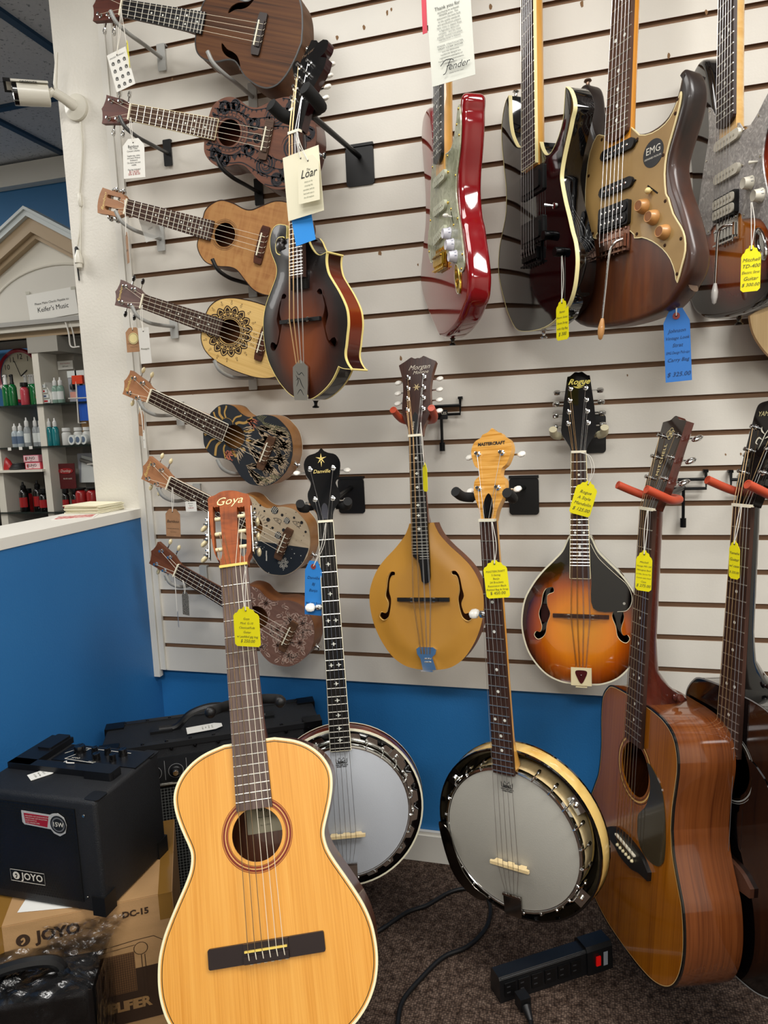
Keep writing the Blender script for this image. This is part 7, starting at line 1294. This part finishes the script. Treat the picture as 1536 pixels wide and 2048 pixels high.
# big combo behind
cb_=thing('combo_amplifier','large black combo amplifier with strap handle and knob panel in the corner','amplifier',loc=(.086,-.393,0),rot=(0,0,R_(29.5)))
BW,BD,BH=.50,.150,.434
rbox(BW,BD,BH,.006,tolex,cb_)
edge_=plain('edge_trim_black','#1a1b1d',.5)
for y in (.004,BD-.004): obj('edge_trim',G().box((BW/2,y,BH-.003),(BW,.016,.012)),edge_,cb_,smooth=0)
for x in (.018,BW-.018):
    for y in (.014,BD-.014): obj('corner_protector',G().box((x,y,BH-.012),(.044,.036,.032)),plain('corner_black','#0d0e10',.35,.3),cb_,smooth=0)
rv=make_mesh('rivet',G().lathe([(.0042,0),(.0036,.0018),(.0012,.0026)],n=10),plain('rivet_dark','#2a2a2c',.3,.9))
for k in range(9):
    x=.04+.0525*k
    obj('rivet',rv,None,cb_,(x,.006,BH+.003)); obj('rivet',rv,None,cb_,(x,BD-.006,BH+.003)); obj('rivet',rv,None,cb_,(x+.01,-.004,BH-.012),(PI/2,0,0))
obj('strap_handle',G().tube(spl([(.125,.075,BH+.004),(.165,.075,BH+.006),(.20,.075,BH+.034),(.25,.075,BH+.045),(.30,.075,BH+.034),(.335,.075,BH+.006),(.375,.075,BH+.004)],6),.0085,8),plain('black_leather','#121214',.35,0,.2),cb_)
for x in (.13,.37): obj('handle_mount',G().box((x,.075,BH+.003),(.05,.03,.007)),satinblack,cb_,smooth=0)
cp=obj('control_panel',G().box((BW/2,-.001,.375),(BW-.04,.004,.056)),plain('silver_black_panel','#26282b',.4,.3),cb_,smooth=0)
obj('panel_trim',G().tube([(.02,-.003,.338),(BW-.02,-.003,.338)],.0042,8),nickel,cb_)
for k in range(9):
    x=.065+.048*k if k<9 else 0; kn=obj('control_knob',G().lathe([(.0125,0),(.012,.004),(.0095,.006),(.009,.013),(.0075,.014)],(0,0,0),(0,-1,0),20).disc((0,0),.001,0),satinblack,cp,(x,-.003,.368)); obj('knob_cap',G().lathe([(.0065,.0141),(.006,.0148)],(0,0,0),(0,-1,0),16),chrome,kn)
    obj('dial_ring',G().ribbon(circle((0,0),.0165,26),.0008,0,True),plain('print_grey2','#a0a0a0',.5),cp,(x,-.0035,.368),(PI/2,0,0),smooth=0)
    if k: obj('divider',G().box((x-.024,-.0035,.372),(.0008,.0006,.046)),plain('print_grey2','#a0a0a0',.5),cp,smooth=0)
gl_=obj('grille_cloth',G().box((BW/2,-.0005,.175),(BW-.03,.003,.31)),plain('grille_cloth_black','#0a0a0b',.8),cb_,smooth=0)
g=G()
for k in range(66): x=.018+.0071*k; g.ribbon([(x,.021),(x,.329)],.0009,0)
for k in range(44): z=.022+.0071*k; g.ribbon([(.017,z),(BW-.017,z)],.0009,.0001)
o=obj('cloth_thread',g,plain('silver_thread','#8d8f8a',.5),gl_,(0,-.0026,0),(PI/2,0,0),smooth=0); o['kind']='stuff'
flat_tag('white price tag lying on the large combo amplifier',(.262,-.238,.438),-.95,['Crate GX','65 Guitar','Amp','$ 100.00'],w_=.036,h=.082)
# ================= power strip and cords =================
psm=plain('strip_black_plastic','#0f1012',.35,0,.2)
ps=thing('power_strip','black power strip with a red lit switch on the carpet','power strip',loc=(.969,-.405,0),rot=(0,0,R_(34)))
g=G(); pl=[(0,0),(.002,.047),(.006,.052),(.034,.052),(.040,.046),(.042,0)]
g.add([(0,p[0]-.0,p[1]) for p in pl]+[(.20,p[0],p[1]) for p in pl],[(i,(i+1)%6,6+(i+1)%6,6+i) for i in range(6)]+[tuple(range(6)),tuple(range(6,12))]); obj('strip_body',g,psm,ps,smooth=0)
g=G(); pl2=[(-.004,0),(-.002,.050),(.004,.058),(.036,.058),(.044,.050),(.046,0)]
g.add([(.198,p[0],p[1]) for p in pl2]+[(.258,p[0],p[1]) for p in pl2],[(i,(i+1)%6,6+(i+1)%6,6+i) for i in range(6)]+[tuple(range(6)),tuple(range(6,12))]); obj('switch_housing',g,psm,ps,smooth=0)
for k in range(6):
    x=.022+.030*k; s_=obj('outlet',G().box((x,-.0003,.026),(.024,.002,.028)),plain('outlet_black','#0a0a0b',.4),ps,smooth=0)
    for dx,dz in ((-.004,.006),(-.004,-.006)): obj('slot',G().box((x+dx,-.0015,.026+dz),(.0075,.0006,.0022)),plain('slot_grey','#3a3a3c',.5,.4),s_,smooth=0)
obj('rocker_switch',G().prism([(-.005,-.010),(.005,-.010),(.005,.010),(-.005,.010)],0,.003),plain('lit_red_switch','#a80c0a',.3,emit=.45),ps,(.222,-.004,.028),(PI/2,0,0),smooth=0)
o=obj('rating_label',G().box((.240,-.0045,.028),(.010,.0006,.030)),plain('label_grey','#8d939c',.5),ps,smooth=0)
obj('edge_highlight',G().tube([(.004,.0035,.0495),(.196,.0035,.0495)],.0016,6),psm,ps)
cordb=plain('black_cord_rubber','#0b0b0c',.45)
pg=thing('plug_cord','black plug and cord in the first outlet of the power strip','cord',loc=(1.005,-.40,0),rot=(0,0,R_(34)))
obj('plug',G().box((0,-.014,.022),(.022,.024,.026)).lathe([(.010,0),(.0085,.006),(.006,.02),(.0042,.028)],(0,-.026,.018),(-.15,-1,-.35),12),cordb,pg,smooth=30)
obj('cord',G().tube(spl([(-.004,-.05,.010),(-.022,-.09,.006),(-.062,-.15,.006),(-.12,-.22,.006),(-.2,-.33,.006)],6),.0046,10),cordb,pg)
c2=thing('floor_cable','thin black cord looping over the carpet under the banjos','cord',loc=(.9,-.2,0))
pts=[(.60,-.36),(.679,-.275),(.73,-.20),(.772,-.165),(.81,-.115),(.844,-.09),(.88,-.085),(.905,-.105),(.92,-.155),(.915,-.215),(.885,-.275),(.84,-.315),(.806,-.38),(.782,-.445),(.785,-.50),(.80,-.60),(.84,-.75)]
obj('cord',G().tube([(x-.9,y+.2,.0052) for x,y in spl(pts,6)],.0048,10),cordb,c2)
# small wooden piece behind the amber dreadnought
# ================= papers on the half-wall cap =================
t=thing('paper_stack','small stack of folded cream booklets on the half-wall cap','papers',loc=(-.125,-.062,.938),rot=(0,0,-.12))
rnd=random.Random(2)
for k in range(7): 
    z=.0008+.0031*k; a=rnd.uniform(-.05,.05); obj('booklet',G().box((rnd.uniform(-.003,.003),rnd.uniform(-.003,.003),z+.0012),(.115,.095,.0022),rz=a),creamc,t,smooth=0)
t=thing('leaflet','red and white leaflet lying in front of the booklets','paper',loc=(-.095,-.175,.938),rot=(0,0,.5)); obj('sheet',G().box((0,0,.0006),(.10,.07,.0009)),plain('leaflet_white','#e0dcd4',.6),t,smooth=0); obj('printed_panel',G().box((0,0,.0012),(.088,.058,.0003)),mottled('red_print',[(.4,'#a83a3c'),(.6,'#d8b0a8')],120,.6),t,smooth=0)

# part of one more guitar hung outside the frame at the right; only its lower edge shows
ng=thing('acoustic_guitar','pale natural acoustic guitar showing only a curved edge at the right, under the sunburst guitar','guitar',pose(-.25,0,.03,D['NG']))
no_=sym([(.05,.30),(.1,.295),(.135,.27),(.142,.23),(.13,.18),(.122,.14),(.135,.10),(.165,.05),(.186,0),(.19,-.04),(.18,-.09),(.145,-.14),(.09,-.165),(.04,-.172)],-.173)
hollow(ng,no_,.09,wood('pale_tan_top','#b89a6c','#cbb083',None,300,4,.45),wood('pale_rim','#8a6c48','#a08258',None,40,5,.4,side=150),None,[circle((0,.15),.048,36)],bind=plain('tan_binding','#7a5c3c',.4))
board(ng,.645,.2,.044,.056,.008,.0075,rosewood,20); neck(ng,.645,.30,.044,.055,.0005,.021,mahog,.06,.08); hh0=headstock(ng,.645,.004,[(-.022,0),(-.034,.04),(-.037,.18),(.037,.18),(.034,.04),(.022,0)],R_(14),.015,mahog)
for sg in (-1,1):
    for y in (.06,.1,.14): peg(hh0,sg*.025,y,sg,'metal',.02,.016)
obj('bridge',G().prism(rrect(-.078,-.03,.078,.008,.008),0,.008),plain('brown_bridge','#4a2c1e',.4),ng,smooth=20); strings(ng,.645,6,.037,.056,.011,.0135,bronze)
M_=pose(-.25,0,.03,D['NG']); p=M_@Vector((0,.68,-.02)); hanger(p,-.25,0.0,'black','black-padded hanger of the pale guitar outside the right edge',.055,(p.x+.02,p.z-.02),long=.04)
# ================= back room seen over the half wall =================
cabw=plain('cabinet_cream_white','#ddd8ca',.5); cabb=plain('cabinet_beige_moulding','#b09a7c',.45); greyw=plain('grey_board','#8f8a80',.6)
YF=1.10
cab=thing('display_cabinet','tall cream display cabinet with pediment and arched panel in the back room','cabinet',loc=(-1.19,YF,0))
def bx(nm,x0,x1,y0,y1,z0,z1,m,par=cab): return obj(nm,G().box(((x0+x1)/2+1.19,(y0+y1)/2-YF,(z0+z1)/2),(x1-x0,y1-y0,z1-z0)),m,par,smooth=0)
# tympanum
g=G(); tri=[(-.80,1.66),(.80,1.66),(0,2.085)]
arch=[(.07+.40*math.cos(a),1.66+.245*math.sin(a)) for a in [PI*k/24 for k in range(25)]]
vs=[(p[0],p[1]) for p in tri]
pan=obj('pediment_panel',G().prism([(p[0],p[1]) for p in tri],-.02,.0),cabw,cab,(0,.0,0),(PI/2,0,0),smooth=0)
obj('arch_panel',G().prism([(x,y) for x,y in arch],.0,.006),plain('arch_white','#d2cec3',.5),cab,(0,0,0),(PI/2,0,0),smooth=0)
obj('arch_bead',G().tube([(x,-.007,y) for x,y in arch],.006,8),cabw,cab)
for sg in (-1,1):
    a=Vector((0,0,2.105)); b_=Vector((sg*.90,0,1.60)); d=(b_-a); L=d.length; d.normalize(); up=Vector((-d.z*sg,0,d.x*sg)) 
    up=Vector((abs(d.z),0,abs(d.x))) if sg>0 else Vector((-abs(d.z),0,abs(d.x)))
    for nm,o0,o1,y0,y1,m_ in (('raking_bead',-.075,-.055,-.03,.0,cabb),('raking_cove',-.055,.0,-.055,.0,cabb),('raking_cornice',.0,.022,-.075,.0,plain('cornice_pale','#c9d0cf',.4)),('raking_cap',.022,.034,-.085,.0,plain('cornice_pale','#c9d0cf',.4))):
        q=[a+up*o0,b_+up*o0,b_+up*o1,a+up*o1]; 
        # mitre at the apex
        q[0]=Vector((0,0,a.z+o0/up.z)); q[3]=Vector((0,0,a.z+o1/up.z))
        g=G(); vs=[(p.x,y0,p.z) for p in q]+[(p.x,y1,p.z) for p in q]; g.add(vs,[(0,1,2,3),(4,7,6,5),(0,4,5,1),(1,5,6,2),(2,6,7,3),(3,7,4,0)]); obj(nm,g,m_,cab,smooth=0)
bx('entablature',-2.1,-.86,YF-.03,YF+.02,1.625,1.668,cabw); bx('entablature_moulding',-2.1,-.86,YF-.05,YF+.02,1.648,1.668,plain('grey_moulding','#a8a6a0',.4)); bx('fascia',-2.1,-.86,YF,YF+.05,1.60,1.63,cabb)
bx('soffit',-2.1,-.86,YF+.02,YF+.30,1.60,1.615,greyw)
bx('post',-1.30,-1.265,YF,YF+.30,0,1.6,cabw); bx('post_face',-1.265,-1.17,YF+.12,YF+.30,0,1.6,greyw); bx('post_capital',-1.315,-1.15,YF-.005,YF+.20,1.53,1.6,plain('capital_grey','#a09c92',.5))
bx('post',-1.575,-1.535,YF+.0,YF+.30,0,1.30,cabw)
glass=plain('smoky_glass_edge','#10201c',.05,0,0,trans=.0,alpha=.75)
for z in (1.297,1.102,.793): bx('glass_shelf',-1.9,-.95,YF-.01,YF+.27,z-.008,z,glass)
bx('white_shelf',-1.9,-1.29,YF-.02,YF+.27,.984,.995,cabw); bx('lower_board',-1.9,-.9,YF+.26,YF+.28,.55,.985,plain('dark_back_board','#5e5850',.7)); bx('base_box',-1.9,-.9,YF+.02,YF+.28,.0,.70,plain('dark_brown_base','#4a3f38',.7))
# slat board at the cabinet's right
sw=thing('slatwall_section','short section of white slatwall behind the cabinet shelves','slatwall',loc=(-1.02,1.40,0))
obj('backing',G().box((0,.012,1.2),(.32,.01,.85)),mdf,sw,smooth=0)
for k in range(10): obj('slat',G().box((0,.0,.83+.0762*k),(.32,.014,.066)),whiteslat,sw,smooth=0)
# sign
sg_=thing('paper_sign','white paper sign about checks taped to the cabinet pediment','sign',loc=(-1.152,YF-.010,1.735),rot=(0,0,0))
obj('sheet',G().box((0,0,0),(.262,.001,.118)),paper,sg_,(0,0,0),(0,-.06,0),smooth=0)
text('Please Make Checks Payable to:',.0145,ink,sg_,(.0,-.0012,.012),(PI/2,-.06,0)); text("Keifer's Music",.030,ink,sg_,(.003,-.0012,-.016),(PI/2,-.06,0))
for x in (-.125,.118): obj('tape_piece',G().box((x,-.001,.06),(.022,.0006,.014)),plain('clear_tape','#d8d6c8',.2,alpha=.6),sg_,smooth=0)
s2=thing('paper_note','small white price note on the cabinet post','sign',loc=(-1.216,YF+.115,1.478)); obj('sheet',G().box((0,0,0),(.085,.001,.04)),paper,s2,smooth=0); text('Guitar Humidifiers',.0075,inkred,s2,(0,-.0012,.008),(PI/2,0,0)); text('$20 each',.009,ink,s2,(0,-.0012,-.006),(PI/2,0,0))
# clock
ck=thing('wall_clock','round wall clock with red rim on the blue wall','clock',loc=(-1.645,1.415,1.462),rot=(PI/2,0,0))
obj('rim',G().rings([[(r*math.cos(2*PI*k/48),r*math.sin(2*PI*k/48),z) for k in range(48)] for r,z in ((.138,0),(.140,.02),(.132,.03),(.120,.022))],0,False,False),plain('red_clock_rim','#a3122a',.3,0,.4),ck)
obj('dial',G().disc((0,0),.125,.010,48),plain('clock_dial','#e2dcc6',.5),ck,smooth=0)
for n in range(1,13): a=PI/2-n*PI/6; text(str(n),.038,ink,ck,(.098*math.cos(a),.098*math.sin(a),.011))
obj('hour_hand',G().ribbon([(0,0),(.05*math.cos(.6),.05*math.sin(.6))],.006,.013),ink,ck,smooth=0); obj('minute_hand',G().ribbon([(0,0),(.085*math.cos(1.95),.085*math.sin(1.95))],.004,.015),ink,ck,smooth=0)
# bottles and boxes on the shelves
def bottle(x,y,z,r,h,bodym,capm,label,grp=None,lab=None,spray=False,cap_h=.3,name='bottle',liquid=None,cat='bottle',sq=False):
    t=thing(name,label,cat,loc=(x,y,z+.0003),group=grp); hb=h*(1-cap_h)
    obj('bottle_body',G().lathe([(r*.95,0),(r,.003),(r,hb*.82),(r*.8,hb*.93),(r*.45,hb)],n=18),bodym,t)
    if spray: obj('spray_cap',G().lathe([(r*.5,hb*.97),(r*.55,hb+.004),(r*.42,hb+.010),(r*.40,h),(r*.3,h+.001)],n=14).tube([(0,-r*.2,h-.008),(0,-r*.75,h-.006)],.003,6),capm,t)
    else: obj('cap',G().lathe([(r*.5,hb*.97),(r*.62,hb+.001),(r*.60,h*.86),(r*.28,h*.9),(r*.2,h)],n=14) if cap_h>.25 else G().lathe([(r*.85,hb),(r*.88,hb+.002),(r*.86,h)],n=18),capm,t)
    if lab: obj('bottle_label',G().add([(r*1.015*math.cos(a),r*1.015*math.sin(a),zz) for zz in (hb*.2,hb*.65) for a in [R_(190+16*k) for k in range(11)]],[(i,i+1,12+i,11+i) for i in range(10)]),lab,t)
    return t
gr_=plain('green_bottle','#0f6a34',.15,0,.4); cl=plain('clear_bottle','#c4cacc',.1,0,.3,alpha=.5); teal=plain('teal_bottle','#1d7a80',.12,0,.4); wcap=plain('white_cap','#e6e6e2',.4); bcap=plain('black_cap','#0c0c0c',.35); mist=plain('misty_cap','#b4b4b0',.2,alpha=.6); red_=plain('red_label','#b01c24',.4); lbw=plain('label_white','#d8dcd8',.5); dkr=plain('dark_red_bottle','#4a0c10',.2,0,.4); blkb=plain('black_bottle','#0d0b0b',.2,0,.4)
Z1,Z2,Z3=1.297,1.102,.793
for i,(x,m1,m2) in enumerate(((-1.492,gr_,wcap),(-1.455,gr_,bcap),(-1.425,gr_,mist),(-1.398,gr_,mist))): bottle(x,YF+(.03 if i<2 else .085),Z1,.0185,.146,m1,m2,['green spray bottle with white nozzle, far left of the top glass shelf','green spray bottle with black nozzle on the top glass shelf','green spray bottle with clear cap behind the red bottle','green spray bottle with clear cap right of the red bottle, rear row'][i],'green spray bottles on the top shelf',None,True)
bottle(-1.388,YF+.03,Z1,.0195,.105,plain('rose_red_bottle','#b8404c',.25,0,.3),bcap,'red bottle with black cap on the top glass shelf','',None,cap_h=.18)
bottle(-1.353,YF+.05,Z1,.0185,.142,gr_,mist,'green spray bottle beside the red and white slanted box',None,None,True)
for o in list(bpy.data.objects):
    if o.get('group')=='': del o['group']
# slanted dispenser box
t=thing('dispenser_box','slanted red and white dispenser box of small packets on the top shelf','box',loc=(-1.315,YF+.02,Z1)); 
g=G(); pl=[(0,0),(.085,0),(.085,.045),(.05,.10),(.02,.10),(-.0,.03)]
obj('carton',G().prism(pl,0,.05),plain('white_card','#e6e4dc',.6),t,(0,.05,0),(PI/2,0,0),smooth=0); obj('red_side',G().prism([(-.004,.03),(0,.03),(.022,.10),(.018,.10)],0,.052),red_,t,(0,.05,0),(PI/2,0,0),smooth=0)
for k in range(4): obj('packet',G().box((.045-.006*k+.01,-.004,.012+.023*k),(.052,.012,.016)),lbw,t,smooth=0); obj('packet_print',G().box((.045-.006*k+.01,-.0105,.012+.023*k),(.03,.0006,.008)),[red_,plain('print_blue_grey','#4a5a7a',.5)][k%2],t,smooth=0)
for i,x in enumerate((-1.215,-1.185)): bottle(x,YF+.03,Z1,.016,.118,plain('pale_green_bottle','#8fb0a0',.12,0,.4,alpha=.7),wcap,['clear green-tinted bottle left of its twin, right end of the top shelf','clear green-tinted bottle right of its twin, right end of the top shelf'][i],'clear bottles on the top shelf',lbw)
for i,x in enumerate((-1.130,-1.088)):
    t=thing('hanging_packet',['clear packet with black dropper, hung behind the twin bottles','clear packet with black dropper, hung nearest the column'][i],'packet',loc=(x,YF+.05,Z1+.005),group='clear packets by the column'); obj('pouch',G().box((0,0,.07),(.05,.003,.14)),plain('pouch_plastic','#b8bcc4',.2,alpha=.55),t,smooth=0); obj('header_card',G().box((0,-.003,.125),(.05,.002,.03)),lbw,t,smooth=0); obj('dropper',G().lathe([(.012,0),(.012,.02),(.005,.03),(.0015,.05)],(0,-.006,.055),n=12),bcap,t); obj('pink_block',G().box((0,-.004,.03),(.036,.002,.028)),plain('pale_coral','#d89a8a',.5),t,smooth=0)
t=thing('tuner_packet','orange and blue hanging packet beside the column edge','packet',loc=(-1.045,YF+.0,1.20)); obj('blue_card',G().box((.0,0,.09),(.05,.004,.16)),plain('tuner_blue','#2458b8',.4),t,smooth=0); obj('orange_block',G().box((-.012,-.006,.195),(.055,.014,.038)),plain('tuner_orange','#d8401c',.4),t,smooth=0); obj('peg_hook',G().tube([(-.03,-.06,.110),(.03,-.01,.112)],.003,8),whitep,t); obj('wire_frame',G().tube([(-.02,-.01,.19),(-.02,-.02,.0),(.02,-.02,.0)],.003,8),whitep,t)
nm2=['small white squeeze bottle, leftmost on the middle shelf','small white squeeze bottle second on the middle shelf','tall clear bottle with label box, third on the middle shelf','tall clear bottle fourth on the middle shelf','tall clear bottle fifth on the middle shelf','tall clear bottle behind the teal bottles']
for i,(x,h_,m_) in enumerate(((-1.468,.112,plain('milky_bottle','#aab4b8',.3,0,.2)),(-1.436,.112,plain('milky_bottle','#aab4b8',.3,0,.2)),(-1.397,.138,cl),(-1.366,.138,cl),(-1.336,.138,cl),(-1.312,.138,cl))): bottle(x,YF+.03 if i<3 else YF+.05,Z2,.0165 if i<2 else .0155,h_,m_,wcap,nm2[i],'clear bottles on the middle shelf',plain('label_blue','#5a6c84',.5) if i<2 else lbw)
for i,x in enumerate((-1.292,-1.261,-1.229)): bottle(x,YF+.02,Z2,.0155,.128,teal,wcap,['left teal bottle of three on the middle shelf','middle teal bottle of three on the middle shelf','right teal bottle of three on the middle shelf'][i],'teal bottles on the middle shelf',None)
for i,(x,y) in enumerate(((-1.185,.04),(-1.135,.06),(-1.085,.06),(-1.04,.06))): bottle(x,YF+y,Z2,.022,.08,plain('white_jar','#cfcfca',.4),wcap,['white jar right of the teal bottles','second white jar on the middle shelf','third white jar on the middle shelf','white jar nearest the column on the middle shelf'][i],'white jars on the middle shelf',None,cap_h=.2,name='jar',cat='jar')
for i,x in enumerate((-1.12,-1.085,-1.055)): 
    t=thing('round_tin',['leftmost round white tin standing on edge','middle round white tin standing on edge','round white tin nearest the column'][i],'tin',loc=(x,YF+.01,Z2+.0235),group='round tins on the middle shelf'); obj('tin_body',G().lathe([(.0225,0),(.0232,.002),(.0232,.016),(.0225,.018)],(0,0,0),(-.25,-1,0),24),lbw,t); obj('tin_print',G().lathe([(.014,.0182),(.001,.0183)],(0,0,0),(-.25,-1,0),20),plain('label_blue','#5a6c84',.5),t)
t=thing('cardboard_box','plain brown box behind the teal bottles','box',loc=(-1.17,YF+.17,Z2)); obj('carton',G().box((0,0,.075),(.13,.08,.15)),kraft,t,smooth=0)
for k,(x,z) in enumerate(((-1.469,1.095),(-1.405,1.096),(-1.347,1.098))):
    t=thing('price_sticker',['left white price sticker on the middle glass shelf edge','middle white price sticker on the glass shelf edge','right white price sticker on the middle glass shelf edge, above the pink boxes'][k],'sticker',loc=(x,YF-.013,z),group='price stickers on the shelf edge'); obj('sticker',G().box((0,0,0),(.019,.001,.014)),whitec,t,smooth=0)
for k in range(3):
    t=thing('reed_box',['lower pink reed box at the shelf edge','upper pink reed box stacked on the other','pink reed box behind the stack'][k],'box',loc=(-1.362+(-.006 if k==1 else 0)-(.02 if k==2 else 0),YF+.01+(.05 if k==2 else 0),.9955+(.034 if k>=1 else 0)))
    obj('carton',G().box((0,.02,.0165),(.088,.05,.032)),plain('pink_card','#d88a94',.5) if k==0 else plain('rose_card','#d48090',.5),t,smooth=0); obj('front_panel',G().box((0,-.0055,.0165),(.080,.001,.026)),plain('pale_pink','#e6c8c8',.5),t,smooth=0)
    if k<2: text('JUNO',.019,ink,t,(-.002,-.007,.018),(PI/2,0,0)); text('REEDS',.005,ink,t,(0,-.007,.007),(PI/2,0,0)); obj('print_mark',G().box((-.030,-.0065,.0165),(.006,.001,.016)),inkred,t,smooth=0)
t=thing('cable_coil','coil of black cable on the white shelf','cable',loc=(-1.462,YF+.03,.9955)); g=G()
for q in range(4): g.tube([((.050-.006*q)*math.cos(2*PI*k/28),(.035-.004*q)*math.sin(2*PI*k/28),.005+.007*q) for k in range(28)],.004,7,closed=True)
obj('coil',g,satinblack,t)
t=thing('red_pouch','red and clear plastic pouch beside the cable coil','packet',loc=(-1.545,YF+.03,.9955)); obj('pouch',G().lathe([(.045,0),(.048,.01),(.03,.045),(.01,.06)],n=14,sc=(1,.5)),plain('red_pouch','#b82a2c',.3),t)
# cleaning products on the lowest shelf
rw=plain('red_wrap','#9c1a1c',.3,0,.2)
for i,(x,y,r,h_) in enumerate(((-1.468,.07,.02,.105),(-1.447,.02,.021,.142),(-1.392,.05,.021,.146),(-1.342,.03,.021,.105),(-1.318,.06,.021,.103),(-1.288,.02,.0165,.115),(-1.208,.02,.0165,.105),(-1.172,.04,.0165,.10))): bottle(x,YF+y,Z3,r,h_,blkb if i not in(0,) else red_,bcap,['short red can at the left of the lowest shelf','tall black bottle with red label, left on the lowest shelf','tall black bottle behind its neighbour on the lowest shelf','short black jar with red label on the lowest shelf','short black jar half hidden by its neighbour','slim black bottle with red label mid lowest shelf','slim dark bottle right of the gap on the lowest shelf','slim dark bottle behind the red cans'][i],None,rw,cap_h=.26 if h_>.12 else .2)
for i,x in enumerate((-1.128,-1.068)): bottle(x,YF+.03,Z3,.026,.108,rw,bcap,['red can left of its twin, right end of the lowest shelf','red can right of its twin, by the column'][i],'red cans on the lowest shelf',None,cap_h=.08,name='can',cat='can')
t=thing('hanging_bag','clear bag with a grey tube hung above the red cans','packet',loc=(-1.12,YF+.10,.93)); obj('pouch',G().box((0,0,.06),(.13,.004,.14)),plain('pouch_plastic','#b8bcc4',.2,alpha=.55),t,smooth=0); obj('card',G().prism([(-.055,-.01),(.05,-.01),(.045,.10),(-.04,.12)],0,.001),lbw,t,(0,-.003,0),(PI/2,0,0),smooth=0); obj('grey_tube',G().tube([(-.04,-.012,.10),(.05,-.012,.072)],.009,10),plain('grey_tube','#77756e',.5),t)
t=thing('boxed_slide','dark red card with white script logo above the slim bottles','packet',loc=(-1.225,YF+.06,.905)); obj('card',G().box((0,0,.05),(.10,.004,.12)),plain('dark_red_card','#5a1a1c',.5),t,smooth=0); lg=obj('logo_oval',G().prism(circle((0,0),.042,28,.014),0,.001),plain('logo_red','#9c2428',.4),t,(0,-.0035,.075),(PI/2,0,0),smooth=0); text('Dunlop',.019,plain('print_white','#e6e4dc',.6),lg,(0,0,.0014),shear=.3); text('BLUES SLIDE',.009,plain('print_white','#e6e4dc',.6),t,(.008,-.004,.038),(PI/2,0,0))
t=thing('remote_packet','dark purple packaged remote hanging by the column','packet',loc=(-1.015,YF+.05,.905)); obj('card',G().box((0,0,.07),(.042,.01,.15)),plain('purple_case','#2a2452',.4),t,smooth=0); g=G()
for r in range(4):
    for c_ in range(2): g.lathe([(.004,0),(.0035,.0015)],(-.008+.016*c_,-.0055,.03+.016*r),(0,-1,0),10)
o=obj('buttons',g,plain('button_purple','#6a64a0',.4),t); obj('peg_hook',G().tube([(-.05,-.04,.105),(.03,.0,.107)],.003,8),whitep,t)
t=thing('wire_basket_corner','white wire bracket under the cabinet cornice by the column','bracket',loc=(-1.035,YF-.04,1.66)); obj('wire',G().tube([(-.04,0,.0),(.02,0,.004),],.0035,8).tube(spl([(-.035,0,0),(-.02,0,-.06),(-.015,0,-.12),(.03,0,-.125)],5),.0035,8).tube(spl([(-.02,0.01,0),(-.005,.01,-.06),(.0,.01,-.12)],5),.003,8),whitep,t)
